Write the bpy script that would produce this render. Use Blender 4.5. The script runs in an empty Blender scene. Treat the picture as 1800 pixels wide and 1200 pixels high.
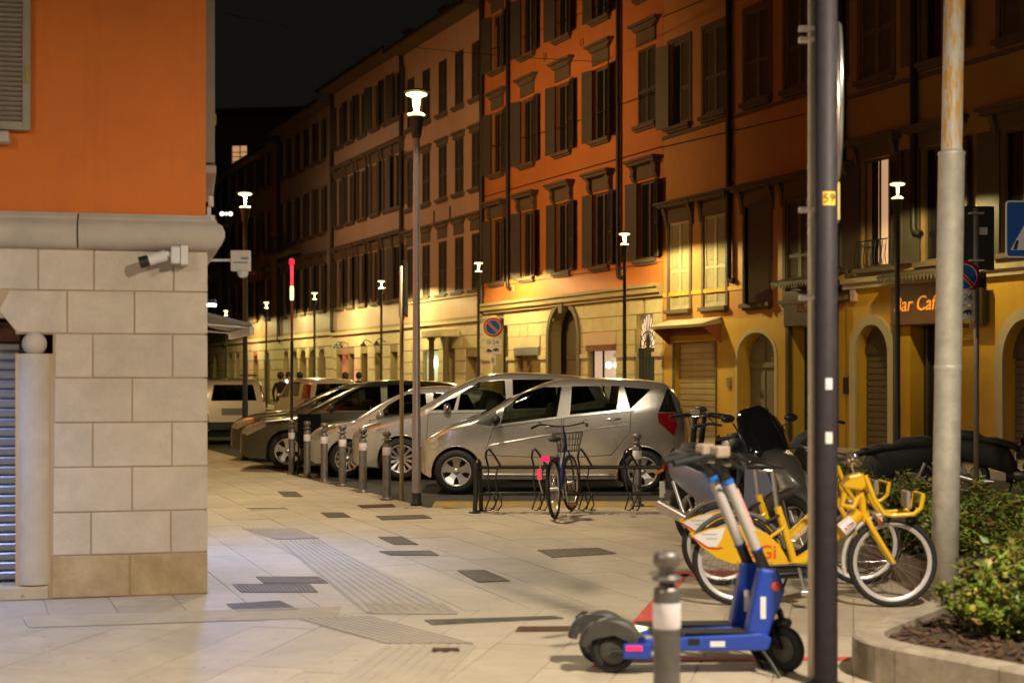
import bpy, bmesh, math, random
from mathutils import Vector, Matrix
R = math.radians
random.seed(7)
sc = bpy.context.scene
col = sc.collection

# ------------------------------------------------------------------ camera
EYE, HOR, FPX = 1.62, 661.0, 2500.0          # eye height (m), horizon row and focal length in photo pixels
cam = bpy.data.cameras.new('camera'); cam_ob = bpy.data.objects.new('camera', cam); col.objects.link(cam_ob)
cam.sensor_width = 36; cam.lens = 50; cam.shift_y = 61 / 1800.0
cam_ob.location = (0, 0, EYE); cam_ob.rotation_euler = (R(90), 0, 0)
cam.clip_start = .1; cam.clip_end = 600
cam.dof.use_dof = True; cam.dof.focus_distance = 18.0; cam.dof.aperture_fstop = 2.0
sc.camera = cam_ob

# ------------------------------------------------------------------ night sky
world = bpy.data.worlds.new('World'); sc.world = world; world.use_nodes = True
wn = world.node_tree; bg = wn.nodes['Background']
sky = wn.nodes.new('ShaderNodeTexSky'); sky.sky_type = 'NISHITA'; sky.sun_disc = False
sky.sun_elevation = R(-7); sky.sun_rotation = R(200)
mixw = wn.nodes.new('ShaderNodeMixRGB'); mixw.blend_type = 'ADD'; mixw.inputs[0].default_value = 1
mixw.inputs[2].default_value = (.085, .08, .062, 1)      # city glow on the night sky
wn.links.new(sky.outputs[0], mixw.inputs[1]); wn.links.new(mixw.outputs[0], bg.inputs[0])
bg.inputs[1].default_value = .05
vs = sc.view_settings; vs.view_transform = 'Standard'; vs.look = 'None'; vs.gamma = 1; vs.exposure = .38; vs.use_curve_mapping = False
sc.cycles.use_denoising = True
sc.cycles.max_bounces = 6; sc.cycles.diffuse_bounces = 3; sc.cycles.glossy_bounces = 3
sc.cycles.transmission_bounces = 4; sc.cycles.transparent_max_bounces = 12
sc.cycles.sample_clamp_indirect = 4; sc.cycles.caustics_reflective = False; sc.cycles.caustics_refractive = False
WARM = (1.0, .77, .36); ORANGE = (1.0, .60, .25); COOL = (.74, .80, 1.0)

# ------------------------------------------------------------------ helpers
def G(x, y, z=0.0):
    """ground (or height z) point seen at photo pixel x, y"""
    s = (y - HOR) / (EYE - z)
    return Vector(((x - 900) / s, FPX / s, z))
TH = math.atan(.44); CD, SD = math.cos(TH), math.sin(TH)      # street axis, 23.7 degrees left of the view
DIRS = Vector((-SD, CD, 0)); NRM = Vector((CD, SD, 0)); DF = 18.6
RZF = math.atan2(-CD, SD)                                    # facade objects: local x runs along the wall towards the viewer
def FY(x): return FPX * DF / CD / (x + 200)
def FT(x): return (FY(x) - DF * SD) / CD
def FZ(x, y): return EYE + (HOR - y) * FY(x) / FPX
def FP(t, off=0.0, z=0.0):
    p = NRM * (DF - off) + DIRS * t; return Vector((p.x, p.y, z))

class MB:
    def __init__(s): s.v = []; s.f = []; s.sm = []; s.mi = []
    def add(s, vs_, fs, smooth=False, mi=0):
        b = len(s.v); s.v += [tuple(p) for p in vs_]
        for f in fs: s.f.append(tuple(b + i for i in f)); s.sm.append(smooth); s.mi.append(mi)
        return s
    def box(s, x0, x1, y0, y1, z0, z1, mi=0, M=None):
        P = [Vector((x, y, z)) for z in (z0, z1) for y in (y0, y1) for x in (x0, x1)]
        if M is not None: P = [M @ p for p in P]
        return s.add(P, [(0, 2, 3, 1), (4, 5, 7, 6), (0, 1, 5, 4), (2, 6, 7, 3), (0, 4, 6, 2), (1, 3, 7, 5)], False, mi)
    def path(s, pts, r, n=8, closed=False, mi=0, caps=True, flat=1.0):
        pts = [Vector(p) for p in pts]; m = len(pts)
        rr = r if isinstance(r, (list, tuple)) else [r] * m
        T = []
        for i in range(m):
            a = pts[(i - 1) % m] if (closed or i > 0) else pts[i]
            b = pts[(i + 1) % m] if (closed or i < m - 1) else pts[i]
            d = (b - a); T.append(d.normalized() if d.length > 1e-9 else Vector((0, 0, 1)))
        up = Vector((0, 0, 1)) if abs(T[0].z) < .9 else Vector((0, 1, 0))
        nx = T[0].cross(up).normalized(); V = []
        for i in range(m):
            nx = (nx - T[i] * nx.dot(T[i]))
            nx = nx.normalized() if nx.length > 1e-6 else T[i].orthogonal().normalized()
            ny = T[i].cross(nx)
            for k in range(n):
                a = 2 * math.pi * k / n
                V.append(pts[i] + nx * (math.cos(a) * rr[i]) + ny * (math.sin(a) * rr[i] * flat))
        F = []
        for i in range(m if closed else m - 1):
            j = (i + 1) % m
            for k in range(n):
                l = (k + 1) % n; F.append((i * n + k, i * n + l, j * n + l, j * n + k))
        s.add(V, F, True, mi)
        if caps and not closed:
            s.add(V[:n], [tuple(range(n - 1, -1, -1))], False, mi); s.add(V[-n:], [tuple(range(n))], False, mi)
        return s
    def tube(s, p0, p1, r0, r1=None, n=8, mi=0): return s.path([p0, p1], [r0, r0 if r1 is None else r1], n, mi=mi)
    def lathe(s, prof, n=16, c=(0, 0, 0), axis='z', mi=0, smooth=True, a0=0.0, a1=2 * math.pi):
        c = Vector(c); V = []; full = abs(a1 - a0 - 2 * math.pi) < 1e-6; N = n if full else n + 1
        for (r, z) in prof:
            for k in range(N):
                a = a0 + (a1 - a0) * k / n; ca, sa = math.cos(a) * r, math.sin(a) * r
                V.append(c + (Vector((ca, sa, z)) if axis == 'z' else Vector((ca, z, sa)) if axis == 'y' else Vector((z, ca, sa))))
        F = []
        for i in range(len(prof) - 1):
            for k in range(n):
                l = (k + 1) % N; F.append((i * N + k, i * N + l, (i + 1) * N + l, (i + 1) * N + k))
        return s.add(V, F, smooth, mi)
    def prism(s, poly, a, b, axis='y', mi=0, M=None):
        """polygon in the plane across axis, extruded from a to b; 'y': (x,z)  'x': (y,z)  'z': (x,y)"""
        def P(u, v, w): return Vector((u, w, v)) if axis == 'y' else Vector((w, u, v)) if axis == 'x' else Vector((u, v, w))
        n = len(poly); V = [P(u, v, a) for u, v in poly] + [P(u, v, b) for u, v in poly]
        if M is not None: V = [M @ p for p in V]
        F = [tuple(range(n)), tuple(range(2 * n - 1, n - 1, -1))]
        F += [(i, i + n, (i + 1) % n + n, (i + 1) % n) for i in range(n)]
        return s.add(V, F, False, mi)
    def ball(s, c, r, n=12, sz=1.0, mi=0, M=None):
        m = n // 2; V = []; c = Vector(c)
        for i in range(m + 1):
            t = math.pi * i / m
            for k in range(n):
                a = 2 * math.pi * k / n
                p = Vector((math.sin(t) * math.cos(a) * r, math.sin(t) * math.sin(a) * r, math.cos(t) * r * sz))
                V.append(c + (M @ p if M is not None else p))
        F = [(i * n + k, (i + 1) * n + k, (i + 1) * n + (k + 1) % n, i * n + (k + 1) % n) for i in range(m) for k in range(n)]
        return s.add(V, F, True, mi)
    def torus(s, c, Rr, r, n=28, m=8, axis='y', mi=0, a0=0, a1=2 * math.pi):
        full = abs(a1 - a0 - 2 * math.pi) < 1e-6; c = Vector(c); pts = []
        for k in range(n if full else n + 1):
            a = a0 + (a1 - a0) * k / n; u, v = math.cos(a) * Rr, math.sin(a) * Rr
            pts.append(c + (Vector((u, 0, v)) if axis == 'y' else Vector((u, v, 0)) if axis == 'z' else Vector((0, u, v))))
        return s.path(pts, r, m, closed=full, mi=mi)
    def mesh(s, name):
        me = bpy.data.meshes.new(name); me.from_pydata(s.v, [], s.f)
        me.polygons.foreach_set('use_smooth', s.sm); me.polygons.foreach_set('material_index', s.mi)
        bm = bmesh.new(); bm.from_mesh(me); bmesh.ops.recalc_face_normals(bm, faces=bm.faces); bm.to_mesh(me); bm.free()
        return me
    def build(s, name, mat, parent=None, bevel=0, loc=None, rz=None, seg=2):
        o = bpy.data.objects.new(name, s.mesh(name)); col.objects.link(o)
        for m in (mat if isinstance(mat, (list, tuple)) else [mat]): o.data.materials.append(m)
        if parent is not None: o.parent = parent
        if loc is not None: o.location = loc
        if rz is not None: o.rotation_euler.z = rz
        if bevel:
            b = o.modifiers.new('b', 'BEVEL'); b.width = bevel; b.segments = seg; b.limit_method = 'ANGLE'; b.angle_limit = R(40)
        return o
def tag(o, label, cat=None, group=None, kind=None):
    o['label'] = label
    if cat: o['category'] = cat
    if group: o['group'] = group
    if kind: o['kind'] = kind
    return o
def empty(name, loc=(0, 0, 0), rz=0, parent=None):
    o = bpy.data.objects.new(name, None); o.empty_display_size = .1; col.objects.link(o)
    o.location = loc; o.rotation_euler.z = rz
    if parent is not None: o.parent = parent
    return o
KIDS = {}
def kids(o): return [c for c in o.children if c.type != 'LIGHT']
def copy_tree(o, parent=None):
    c = o.copy(); col.objects.link(c); c.parent = parent
    for ch in kids(o): copy_tree(ch, c)
    return c
def share(o, parent, loc=None):
    c = o.copy(); col.objects.link(c); c.parent = parent
    if loc is not None: c.location = loc
    return c
def text(name, s, size, mat, parent=None, ext=.002, loc=(0, 0, 0), rot=(R(90), 0, 0), align='CENTER', shear=0, bold=0.0, sx=1.0):
    cu = bpy.data.curves.new(name, 'FONT'); cu.body = s; cu.size = size; cu.extrude = ext; cu.align_x = align; cu.align_y = 'CENTER'
    cu.shear = shear; cu.offset = bold; cu.resolution_u = 3
    tmp = bpy.data.objects.new(name, cu)
    me = bpy.data.meshes.new_from_object(tmp); bpy.data.objects.remove(tmp)
    o = bpy.data.objects.new(name, me); col.objects.link(o); o.data.materials.clear(); o.data.materials.append(mat)
    if parent is not None: o.parent = parent
    o.location = loc; o.rotation_euler = rot; o.scale = (sx, 1, 1)
    return o

# ------------------------------------------------------------------ materials
MATS = {}
def mat(name, c, rough=.6, metal=0.0, var=0.0, vscale=3.0, bump=0.0, bscale=40.0, coat=0.0, emit=None, es=0.0, c2=None, stretch=(1, 1, 1), spec=.5, detail=5):
    if name in MATS: return MATS[name]
    m = bpy.data.materials.new(name); m.use_nodes = True; nt = m.node_tree; b = nt.nodes['Principled BSDF']
    b.inputs['Base Color'].default_value = (*c, 1); b.inputs['Roughness'].default_value = rough
    b.inputs['Metallic'].default_value = metal; b.inputs['Coat Weight'].default_value = coat; b.inputs['Coat Roughness'].default_value = .08
    b.inputs['Specular IOR Level'].default_value = spec
    if emit: b.inputs['Emission Color'].default_value = (*emit, 1); b.inputs['Emission Strength'].default_value = es
    if var or bump:
        tc = nt.nodes.new('ShaderNodeTexCoord'); mp = nt.nodes.new('ShaderNodeMapping'); mp.inputs['Scale'].default_value = stretch
        nt.links.new(tc.outputs['Object'], mp.inputs[0])
    if var:
        n = nt.nodes.new('ShaderNodeTexNoise'); n.inputs['Scale'].default_value = vscale; n.inputs['Detail'].default_value = detail; n.inputs['Roughness'].default_value = .65
        nt.links.new(mp.outputs[0], n.inputs['Vector'])
        cr = nt.nodes.new('ShaderNodeValToRGB'); e = cr.color_ramp.elements
        d = c2 if c2 else tuple(max(0, x * (1 - var)) for x in c); l = c if c2 else tuple(min(1, x * (1 + var * .6)) for x in c)
        e[0].position = .3; e[0].color = (*d, 1); e[1].position = .7; e[1].color = (*l, 1)
        nt.links.new(n.outputs[0], cr.inputs[0]); nt.links.new(cr.outputs[0], b.inputs['Base Color'])
        mr = nt.nodes.new('ShaderNodeMapRange'); mr.inputs[3].default_value = max(0, rough - .12); mr.inputs[4].default_value = min(1, rough + .12)
        nt.links.new(n.outputs[0], mr.inputs[0]); nt.links.new(mr.outputs[0], b.inputs['Roughness'])
    if bump:
        n2 = nt.nodes.new('ShaderNodeTexNoise'); n2.inputs['Scale'].default_value = bscale; n2.inputs['Detail'].default_value = 4
        nt.links.new(mp.outputs[0], n2.inputs['Vector'])
        bp = nt.nodes.new('ShaderNodeBump'); bp.inputs['Strength'].default_value = bump; bp.inputs['Distance'].default_value = .02
        nt.links.new(n2.outputs[0], bp.inputs['Height']); nt.links.new(bp.outputs[0], b.inputs['Normal'])
    MATS[name] = m; return m
def rand_tint(m, amt=.12):
    """vary the base colour a little from object to object"""
    nt = m.node_tree; b = nt.nodes['Principled BSDF']; oi = nt.nodes.new('ShaderNodeObjectInfo')
    hs = nt.nodes.new('ShaderNodeHueSaturation'); mr = nt.nodes.new('ShaderNodeMapRange')
    mr.inputs[3].default_value = 1 - amt; mr.inputs[4].default_value = 1 + amt
    nt.links.new(oi.outputs['Random'], mr.inputs[0]); nt.links.new(mr.outputs[0], hs.inputs['Value'])
    s = b.inputs['Base Color']
    if s.is_linked:
        src = s.links[0].from_socket; nt.links.new(src, hs.inputs['Color'])
    else: hs.inputs['Color'].default_value = s.default_value
    nt.links.new(hs.outputs[0], s); return m
def glass(name, tint, refl=.06):
    if name in MATS: return MATS[name]
    m = bpy.data.materials.new(name); m.use_nodes = True; nt = m.node_tree; nt.nodes.clear()
    out = nt.nodes.new('ShaderNodeOutputMaterial'); mx = nt.nodes.new('ShaderNodeMixShader')
    t = nt.nodes.new('ShaderNodeBsdfTransparent'); t.inputs[0].default_value = (*tint, 1)
    g = nt.nodes.new('ShaderNodeBsdfGlossy'); g.inputs['Roughness'].default_value = .03
    fr = nt.nodes.new('ShaderNodeLayerWeight'); fr.inputs[0].default_value = .5; last = fr.outputs['Facing']
    for op, v in (('POWER', 4.0), ('MULTIPLY', .85), ('ADD', .05)):
        q = nt.nodes.new('ShaderNodeMath'); q.operation = op; q.inputs[1].default_value = v; nt.links.new(last, q.inputs[0]); last = q.outputs[0]
    nt.links.new(last, mx.inputs[0]); nt.links.new(t.outputs[0], mx.inputs[1]); nt.links.new(g.outputs[0], mx.inputs[2])
    nt.links.new(mx.outputs[0], out.inputs[0]); MATS[name] = m; return m
def emis(name, c, s):
    return mat(name, tuple(min(1, x) for x in c), .5, emit=c, es=s)

def weathered(name, c, dark, rust=None, rough=.6, scale=2.0, bump=.15, bscale=60, base_z=None):
    """plaster or metal with blotches, fine grain and drip streaks (wear with its own shape)"""
    m = mat(name, c, rough, var=.12, vscale=scale, bump=bump, bscale=bscale)
    nt = m.node_tree; b = nt.nodes['Principled BSDF']; tc = nt.nodes.new('ShaderNodeTexCoord')
    mp = nt.nodes.new('ShaderNodeMapping'); mp.inputs['Scale'].default_value = (3.2, 3.2, .22)
    nt.links.new(tc.outputs['Object'], mp.inputs[0])
    n = nt.nodes.new('ShaderNodeTexNoise'); n.inputs['Scale'].default_value = 2.2; n.inputs['Detail'].default_value = 7; n.inputs['Roughness'].default_value = .7
    nt.links.new(mp.outputs[0], n.inputs['Vector'])
    cr = nt.nodes.new('ShaderNodeValToRGB'); cr.color_ramp.elements[0].position = .5; cr.color_ramp.elements[1].position = .78
    nt.links.new(n.outputs[0], cr.inputs[0])
    mu = nt.nodes.new('ShaderNodeMath'); mu.operation = 'MULTIPLY'; mu.inputs[1].default_value = .55; nt.links.new(cr.outputs[0], mu.inputs[0])
    mx = nt.nodes.new('ShaderNodeMixRGB'); mx.inputs[2].default_value = (*dark, 1)
    src = b.inputs['Base Color'].links[0].from_socket
    nt.links.new(src, mx.inputs[1]); nt.links.new(mu.outputs[0], mx.inputs[0]); nt.links.new(mx.outputs[0], b.inputs['Base Color'])
    return m

def soil_marks(m, amt=.28, scale=.9, spots=0.0):
    """broad stains and small dark gum spots with shapes of their own"""
    nt = m.node_tree; b = nt.nodes['Principled BSDF']; tc = nt.nodes.new('ShaderNodeTexCoord')
    n = nt.nodes.new('ShaderNodeTexNoise'); n.inputs['Scale'].default_value = scale; n.inputs['Detail'].default_value = 9; n.inputs['Roughness'].default_value = .72; n.inputs['Distortion'].default_value = .6
    nt.links.new(tc.outputs['Object'], n.inputs['Vector'])
    mr = nt.nodes.new('ShaderNodeMapRange'); mr.inputs[1].default_value = .35; mr.inputs[2].default_value = .68; mr.inputs[3].default_value = 1 - amt; mr.inputs[4].default_value = 1.04
    nt.links.new(n.outputs[0], mr.inputs[0]); last = mr.outputs[0]
    if spots:
        v = nt.nodes.new('ShaderNodeTexVoronoi'); v.inputs['Scale'].default_value = 5.5; nt.links.new(tc.outputs['Object'], v.inputs['Vector'])
        m2 = nt.nodes.new('ShaderNodeMapRange'); m2.inputs[1].default_value = spots * .6; m2.inputs[2].default_value = spots; m2.inputs[3].default_value = .62; m2.inputs[4].default_value = 1
        nt.links.new(v.outputs['Distance'], m2.inputs[0]); mm = nt.nodes.new('ShaderNodeMath'); mm.operation = 'MULTIPLY'
        nt.links.new(last, mm.inputs[0]); nt.links.new(m2.outputs[0], mm.inputs[1]); last = mm.outputs[0]
    mx = nt.nodes.new('ShaderNodeMixRGB'); mx.blend_type = 'MULTIPLY'; mx.inputs[0].default_value = 1
    src = b.inputs['Base Color'].links[0].from_socket; nt.links.new(src, mx.inputs[1]); nt.links.new(last, mx.inputs[2]); nt.links.new(mx.outputs[0], b.inputs['Base Color'])
    return m
M = {}
M['asphalt'] = mat('asphalt', (.055, .052, .048), .8, var=.35, vscale=1.2, bump=.35, bscale=180)
M['slab'] = rand_tint(mat('granite_slab', (.56, .48, .365), .6, var=.12, vscale=7, bump=.10, bscale=220), .055)
M['slab_mass'] = mat('granite_mass', (.54, .46, .35), .58, var=.22, vscale=1.3, bump=.10, bscale=220)
M['grout'] = mat('grout', (.34, .295, .23), .9)
M['tactile'] = mat('tactile_stone', (.46, .40, .31), .6, var=.16, vscale=4, bump=.2, bscale=160)
M['iron'] = mat('cast_iron', (.15, .125, .10), .6, .35, var=.4, vscale=9, bump=.4, bscale=90)
M['rust'] = mat('rusty_iron', (.13, .06, .03), .8, .2, var=.5, vscale=14, bump=.5, bscale=90)
M['ashlar'] = rand_tint(mat('ashlar', (.65, .56, .465), .75, var=.09, vscale=5, bump=.22, bscale=55), .035)
M['ashlar_base'] = mat('ashlar_base', (.60, .47, .30), .75, var=.3, vscale=3, bump=.22, bscale=55, c2=(.42, .29, .13))
M['mortar'] = mat('mortar', (.48, .35, .22), .9)
M['cornice'] = mat('cornice_stone', (.58, .51, .44), .7, var=.1, vscale=4, bump=.12, bscale=60)
M['left_orange'] = weathered('left_orange_plaster', (.74, .185, .016), (.60, .135, .012), scale=1.6, bump=.12)
M['shutter_grey'] = mat('shutter_grey', (.36, .31, .25), .55, var=.1, vscale=6)
M['roller'] = mat('roller_metal', (.36, .36, .38), .38, .6, var=.15, vscale=3, stretch=(1, 1, 8))
M['white_plastic'] = mat('white_plastic', (.78, .76, .76), .4)
M['black_plastic'] = mat('black_plastic', (.014, .014, .015), .42)
M['black_rubber'] = mat('black_rubber', (.016, .016, .016), .75, var=.3, vscale=20)
M['dark_metal'] = mat('dark_grey_paint', (.026, .021, .027), .62, .0, spec=.25, var=.25, vscale=14, bump=.08, bscale=60)
M['bollard'] = mat('bollard_paint', (.21, .195, .185), .40, .5, var=.3, vscale=9, bump=.15, bscale=70)
M['lamp_pole'] = mat('lamp_pole_paint', (.42, .37, .36), .4, .4, var=.12, vscale=5)
M['lamp_dark'] = mat('lamp_dark', (.03, .032, .03), .45, .3)
M['galv'] = mat('galvanised', (.56, .53, .46), .55, .35, var=.2, vscale=9, bump=.1, bscale=60)
M['steel'] = mat('chrome', (.75, .74, .72), .16, 1.0)
M['alu'] = mat('brushed_aluminium', (.62, .61, .60), .32, .9)
M['white_band'] = mat('reflective_band', (.82, .76, .82), .5, var=.12, vscale=30)
M['glass_win'] = mat('window_glass', (.012, .012, .013), .06, spec=.6)
M['glass_car'] = glass('car_glass', (.42, .45, .38))
M['glass_dark'] = glass('privacy_glass', (.10, .11, .10))
M['glass_clear'] = glass('clear_glass', (.8, .82, .8))
M['lamp_glow'] = emis('lamp_glow', (1.0, .93, .42), 2.0)
M['lamp_stem'] = emis('lamp_stem_glow', (.95, .93, .30), 1.25)
soil_marks(M['slab'], .22, .8, .10); soil_marks(M['slab_mass'], .25, .8, .10); soil_marks(M['ashlar'], .16, 1.6); soil_marks(M['ashlar_base'], .25, 2.2); soil_marks(M['cornice'], .14, 2)
M['lamp_base'] = emis('lamp_base_glow', (.92, .98, .36), 1.05)
for k in ('lamp_glow', 'lamp_stem', 'lamp_base'): M[k].cycles.emission_sampling = 'NONE'

# ------------------------------------------------------------------ street lamps (the light of the place)
def lamp_light(name, loc, power, color, radius=.06, parent=None):
    l = bpy.data.lights.new(name, 'POINT'); l.energy = power; l.color = color; l.shadow_soft_size = radius
    o = bpy.data.objects.new(name, l); col.objects.link(o); o.location = loc
    if parent is not None: o.parent = parent
    return o
def make_lamp(dark=False):
    t = empty('street_lamp')
    pm = M['lamp_dark'] if dark else M['lamp_pole']
    MB().lathe([(.056, 0.14), (.056, 1.1), (.050, 1.12), (.043, 4.66)], 14).build('pole', pm, t)
    MB().lathe([(0, 0), (.075, 0), (.075, .03), (.062, .035), (.062, .15), (.056, .16)], 14).build('base_collar', M['lamp_dark'], t)
    MB().lathe([(.044, 4.60), (.058, 4.62), (.095, 4.86), (.10, 4.872), (0, 4.873)], 16).build('lamp_housing', M['lamp_dark'], t)
    MB().lathe([(0, 4.876), (.085, 4.878), (.112, 4.888), (.112, 4.900), (.085, 4.912), (0, 4.915)], 18).build('lower_lens', M['lamp_base'], t)
    for s in (-1, 1):
        MB().path([(s * .016, 0, 4.91), (s * .026, 0, 5.0), (s * .036, 0, 5.13)], [.011, .014, .018], 8).build('light_stem', M['lamp_stem'], t)
    MB().lathe([(0, 5.125), (.10, 5.128), (.135, 5.142), (.135, 5.158), (.10, 5.17), (0, 5.172)], 20).build('upper_lens', M['lamp_glow'], t)
    MB().lathe([(0, 5.174), (.165, 5.176), (.172, 5.186), (.165, 5.198), (0, 5.21)], 20).build('cap', M['lamp_dark'], t)
    return t
LAMP = make_lamp(False); LAMPD = make_lamp(True); used = {id(LAMP): 0, id(LAMPD): 0}
def put_lamp(proto, x, y, power, label, group, color=WARM, rz=0.0, z=0.0, cut=True):
    o = proto if not used[id(proto)] else copy_tree(proto)
    used[id(proto)] = 1
    o.location = (x, y, z); o.rotation_euler.z = rz
    if cut:                       # full cut-off optic: nothing above the horizontal
        l = bpy.data.lights.new('lamp_light', 'AREA'); l.energy = power; l.color = color; l.shape = 'DISK'; l.size = .30
        q = bpy.data.objects.new('lamp_light', l); col.objects.link(q); q.parent = o; q.location = (0, 0, 5.118)
    else:                         # far row: wide beam, cut just below the horizontal
        l = bpy.data.lights.new('lamp_light', 'SPOT'); l.energy = power; l.color = color; l.shadow_soft_size = .04; l.spot_size = R(172); l.spot_blend = .18
        q = bpy.data.objects.new('lamp_light', l); col.objects.link(q); q.parent = o; q.location = (0, 0, 5.11)
    tag(o, label, 'street lamp', group); return o
NEAR = 'slim street lamps on the near pavement'; FAR = 'slim street lamps along the far facades'
put_lamp(LAMP, -1.20, 17.85, 370, 'tall pale street lamp with glowing twin stem head beside the silver cars', NEAR, (1, .82, .54), rz=.25)
put_lamp(LAMPD, -5.18, 27.6, 200, 'lit street lamp on a dark pole just past the stone corner building', NEAR, rz=1.3)
# same lamps standing outside the picture
put_lamp(LAMP, 3.05, 4.6, 800, 'street lamp standing on the pavement beside the granite planter', NEAR, (1, .85, .64))
put_lamp(LAMP, -4.6, 2.6, 310, 'street lamp standing on the pavement in front of the stone corner building', NEAR, (1, .85, .64))
fl = [(7.1, 26.2, 250, 'lit street lamp in front of the bar with the script sign', .9), (2.8, 35.4, 330, 'lit street lamp with a split stem between arch and small arched window', 0.0),
      (-1.05, 44.5, 360, 'lit street lamp carrying the round no parking sign', 1.1), (-4.87, 53, 360, 'lit street lamp seen just left of the tall pale lamp pole', 1.4),
      (-8.4, 60.5, 340, 'lit street lamp right of the red topped marker pole', 1.5), (-11.8, 68.3, 320, 'small lit street lamp left of the red topped marker pole', 1.4),
      (-15.5, 77, 320, 'smallest lit street lamp, just above the awning', 1.4)]
for x, y, p, lb, rz in fl: put_lamp(LAMPD, x, y, p * (4.2 if x < 0 else 3.3 if x < 6 else 2.2), lb, FAR, (1, .82, .34), rz, cut=False)

# ------------------------------------------------------------------ ground
def sheet(name, poly, z, m, label, parent=None, kind='structure'):
    o = MB().add([(x, y, z) for x, y in poly], [tuple(range(len(poly)))]).build(name, m, parent)
    if parent is None: tag(o, label, 'ground', kind=kind)
    return o
sheet('road', [(-200, -120), (200, -120), (200, 260), (-200, 260)], -.014, M['asphalt'], 'dark asphalt road and parking bays under the cars')
PAVE = [(-14, -8), (16, -8), (16, 17.55), (-1.05, 17.55), (-11.2, 42.4), (-13.5, 42.4)]
pv = sheet('pavement', PAVE, -.010, M['grout'], 'pale granite slab pavement in front of the corner building')
pv['category'] = 'pavement'
def clip(poly, n, d):            # keep n.p <= d
    out = []
    for i in range(len(poly)):
        a, b = poly[i], poly[(i + 1) % len(poly)]
        da, db = a[0] * n[0] + a[1] * n[1] - d, b[0] * n[0] + b[1] * n[1] - d
        if da <= 0: out.append(a)
        if (da < 0) != (db < 0) and abs(da - db) > 1e-9:
            f = da / (da - db); out.append((a[0] + (b[0] - a[0]) * f, a[1] + (b[1] - a[1]) * f))
    return out
A0 = (-1.2, 9.67); AL = R(10.6); NA = (-math.sin(AL), math.cos(AL)); DA = NA[0] * A0[0] + NA[1] * A0[1]
LBA = R(12.8); SIDE = R(15)
CX, CY = -2.27, 10.6
def in_left_building(x, y):
    ux, uy = x - CX, y - CY
    front = -math.sin(LBA) * ux + math.cos(LBA) * uy       # >0 behind the front wall
    right = math.cos(SIDE) * ux + math.sin(SIDE) * uy       # >0 right of the side wall
    return front > .02 and right < -.02
def slabs(ang, w, l, zone, x0, x1, y0, y1, gap):
    """rectangular slabs laid at an angle, clipped to the zone; returns (distance, polygon)"""
    out = []; ca, sa = math.cos(ang), math.sin(ang)         # long axis = (sin, cos)
    ex, ey = (ca, -sa), (sa, ca); i = 0
    rng = random.Random(3)
    for a in range(-60, 60):
        off = rng.random() * l
        for b in range(-46, 46):
            lx0, lx1 = a * w + gap, (a + 1) * w - gap; ly0, ly1 = b * l + off + gap, (b + 1) * l + off - gap
            P = [(lx * ex[0] + ly * ey[0], 9 + lx * ex[1] + ly * ey[1]) for lx, ly in ((lx0, ly0), (lx1, ly0), (lx1, ly1), (lx0, ly1))]
            cx, cy = sum(p[0] for p in P) / 4, sum(p[1] for p in P) / 4
            if not (x0 < cx < x1 and y0 < cy < y1): continue
            for n, d in zone:
                P = clip(P, n, d)
                if len(P) < 3: break
            if len(P) < 3 or all(in_left_building(*p) for p in P): continue
            out.append((math.hypot(cx, cy), P))
    return out
bl = Vector((-11.2, 42.4)) - Vector((-1.05, 17.55)); bn = Vector((-bl.y, bl.x)).normalized(); bn = bn if bn.x > 0 else -bn
zB1 = [((-NA[0], -NA[1]), -DA - .004), ((0, 1), 17.54)]
zB2 = [((bn.x, bn.y), bn.x * -1.05 + bn.y * 17.55), ((0, -1), -17.546)]
zA = [(NA, DA - .004)]
SL = slabs(R(13.5), .42, 1.3, zA, -6, 6, 1.5, 11.5, .0028) + slabs(R(-21), .45, .9, zB1, -6.5, 8, 8, 17.6, .0028)
SL2 = slabs(R(-21), .45, .9, zB2, -14, 1, 17, 42, .0028)
def visible(P): 
    cx, cy = sum(p[0] for p in P) / len(P), sum(p[1] for p in P) / len(P)
    px = 900 + FPX * cx / max(cy, .1); py = HOR + EYE * FPX / max(cy, .1); return -120 < px < 1900 and py < 1290
SL.sort(key=lambda q: (not visible(q[1]), q[0]))
def slab_mb(P, mb=None):
    mb = mb or MB(); n = len(P); h = random.uniform(-.0012, .0008)
    V = [(x, y, -.0095) for x, y in P] + [(x, y, h) for x, y in P]
    return mb.add(V, [tuple(range(n, 2 * n))] + [(i, (i + 1) % n, (i + 1) % n + n, i + n) for i in range(n)])
for i, (d, P) in enumerate(SL[:300]): slab_mb(P).build('paving_slab', M['slab'], pv)
mb = MB()
for d, P in SL[300:] + SL2: slab_mb(P, mb)
o = mb.build('paving_slabs', M['slab_mass'], pv); o['kind'] = 'stuff'
o['label'] = 'granite slabs further along the pavement'

# far pavement with kerb along the facades
mb = MB()
ta, tb = 8, 125
a, b = FP(ta, 2.5), FP(tb, 2.5); c_, d_ = FP(tb, -.3), FP(ta, -.3)
mb.add([(p.x, p.y, .11) for p in (a, b, c_, d_)], [(0, 1, 2, 3)])
o = mb.build('far_pavement', M['slab_mass']); tag(o, 'raised pavement along the foot of the far facades', 'pavement', kind='structure')
mb = MB(); K = Matrix.Translation(FP(ta, 2.5)) @ Matrix.Rotation(math.atan2(CD, -SD), 4, 'Z')
for i in range(78): mb.box(i * 1.5, i * 1.5 + 1.49, -.02, .14, -.012, .118, M=K)
o = mb.build('kerb', M['slab_mass']); tag(o, 'granite kerb stones edging the far pavement', 'kerb', kind='structure')

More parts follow.
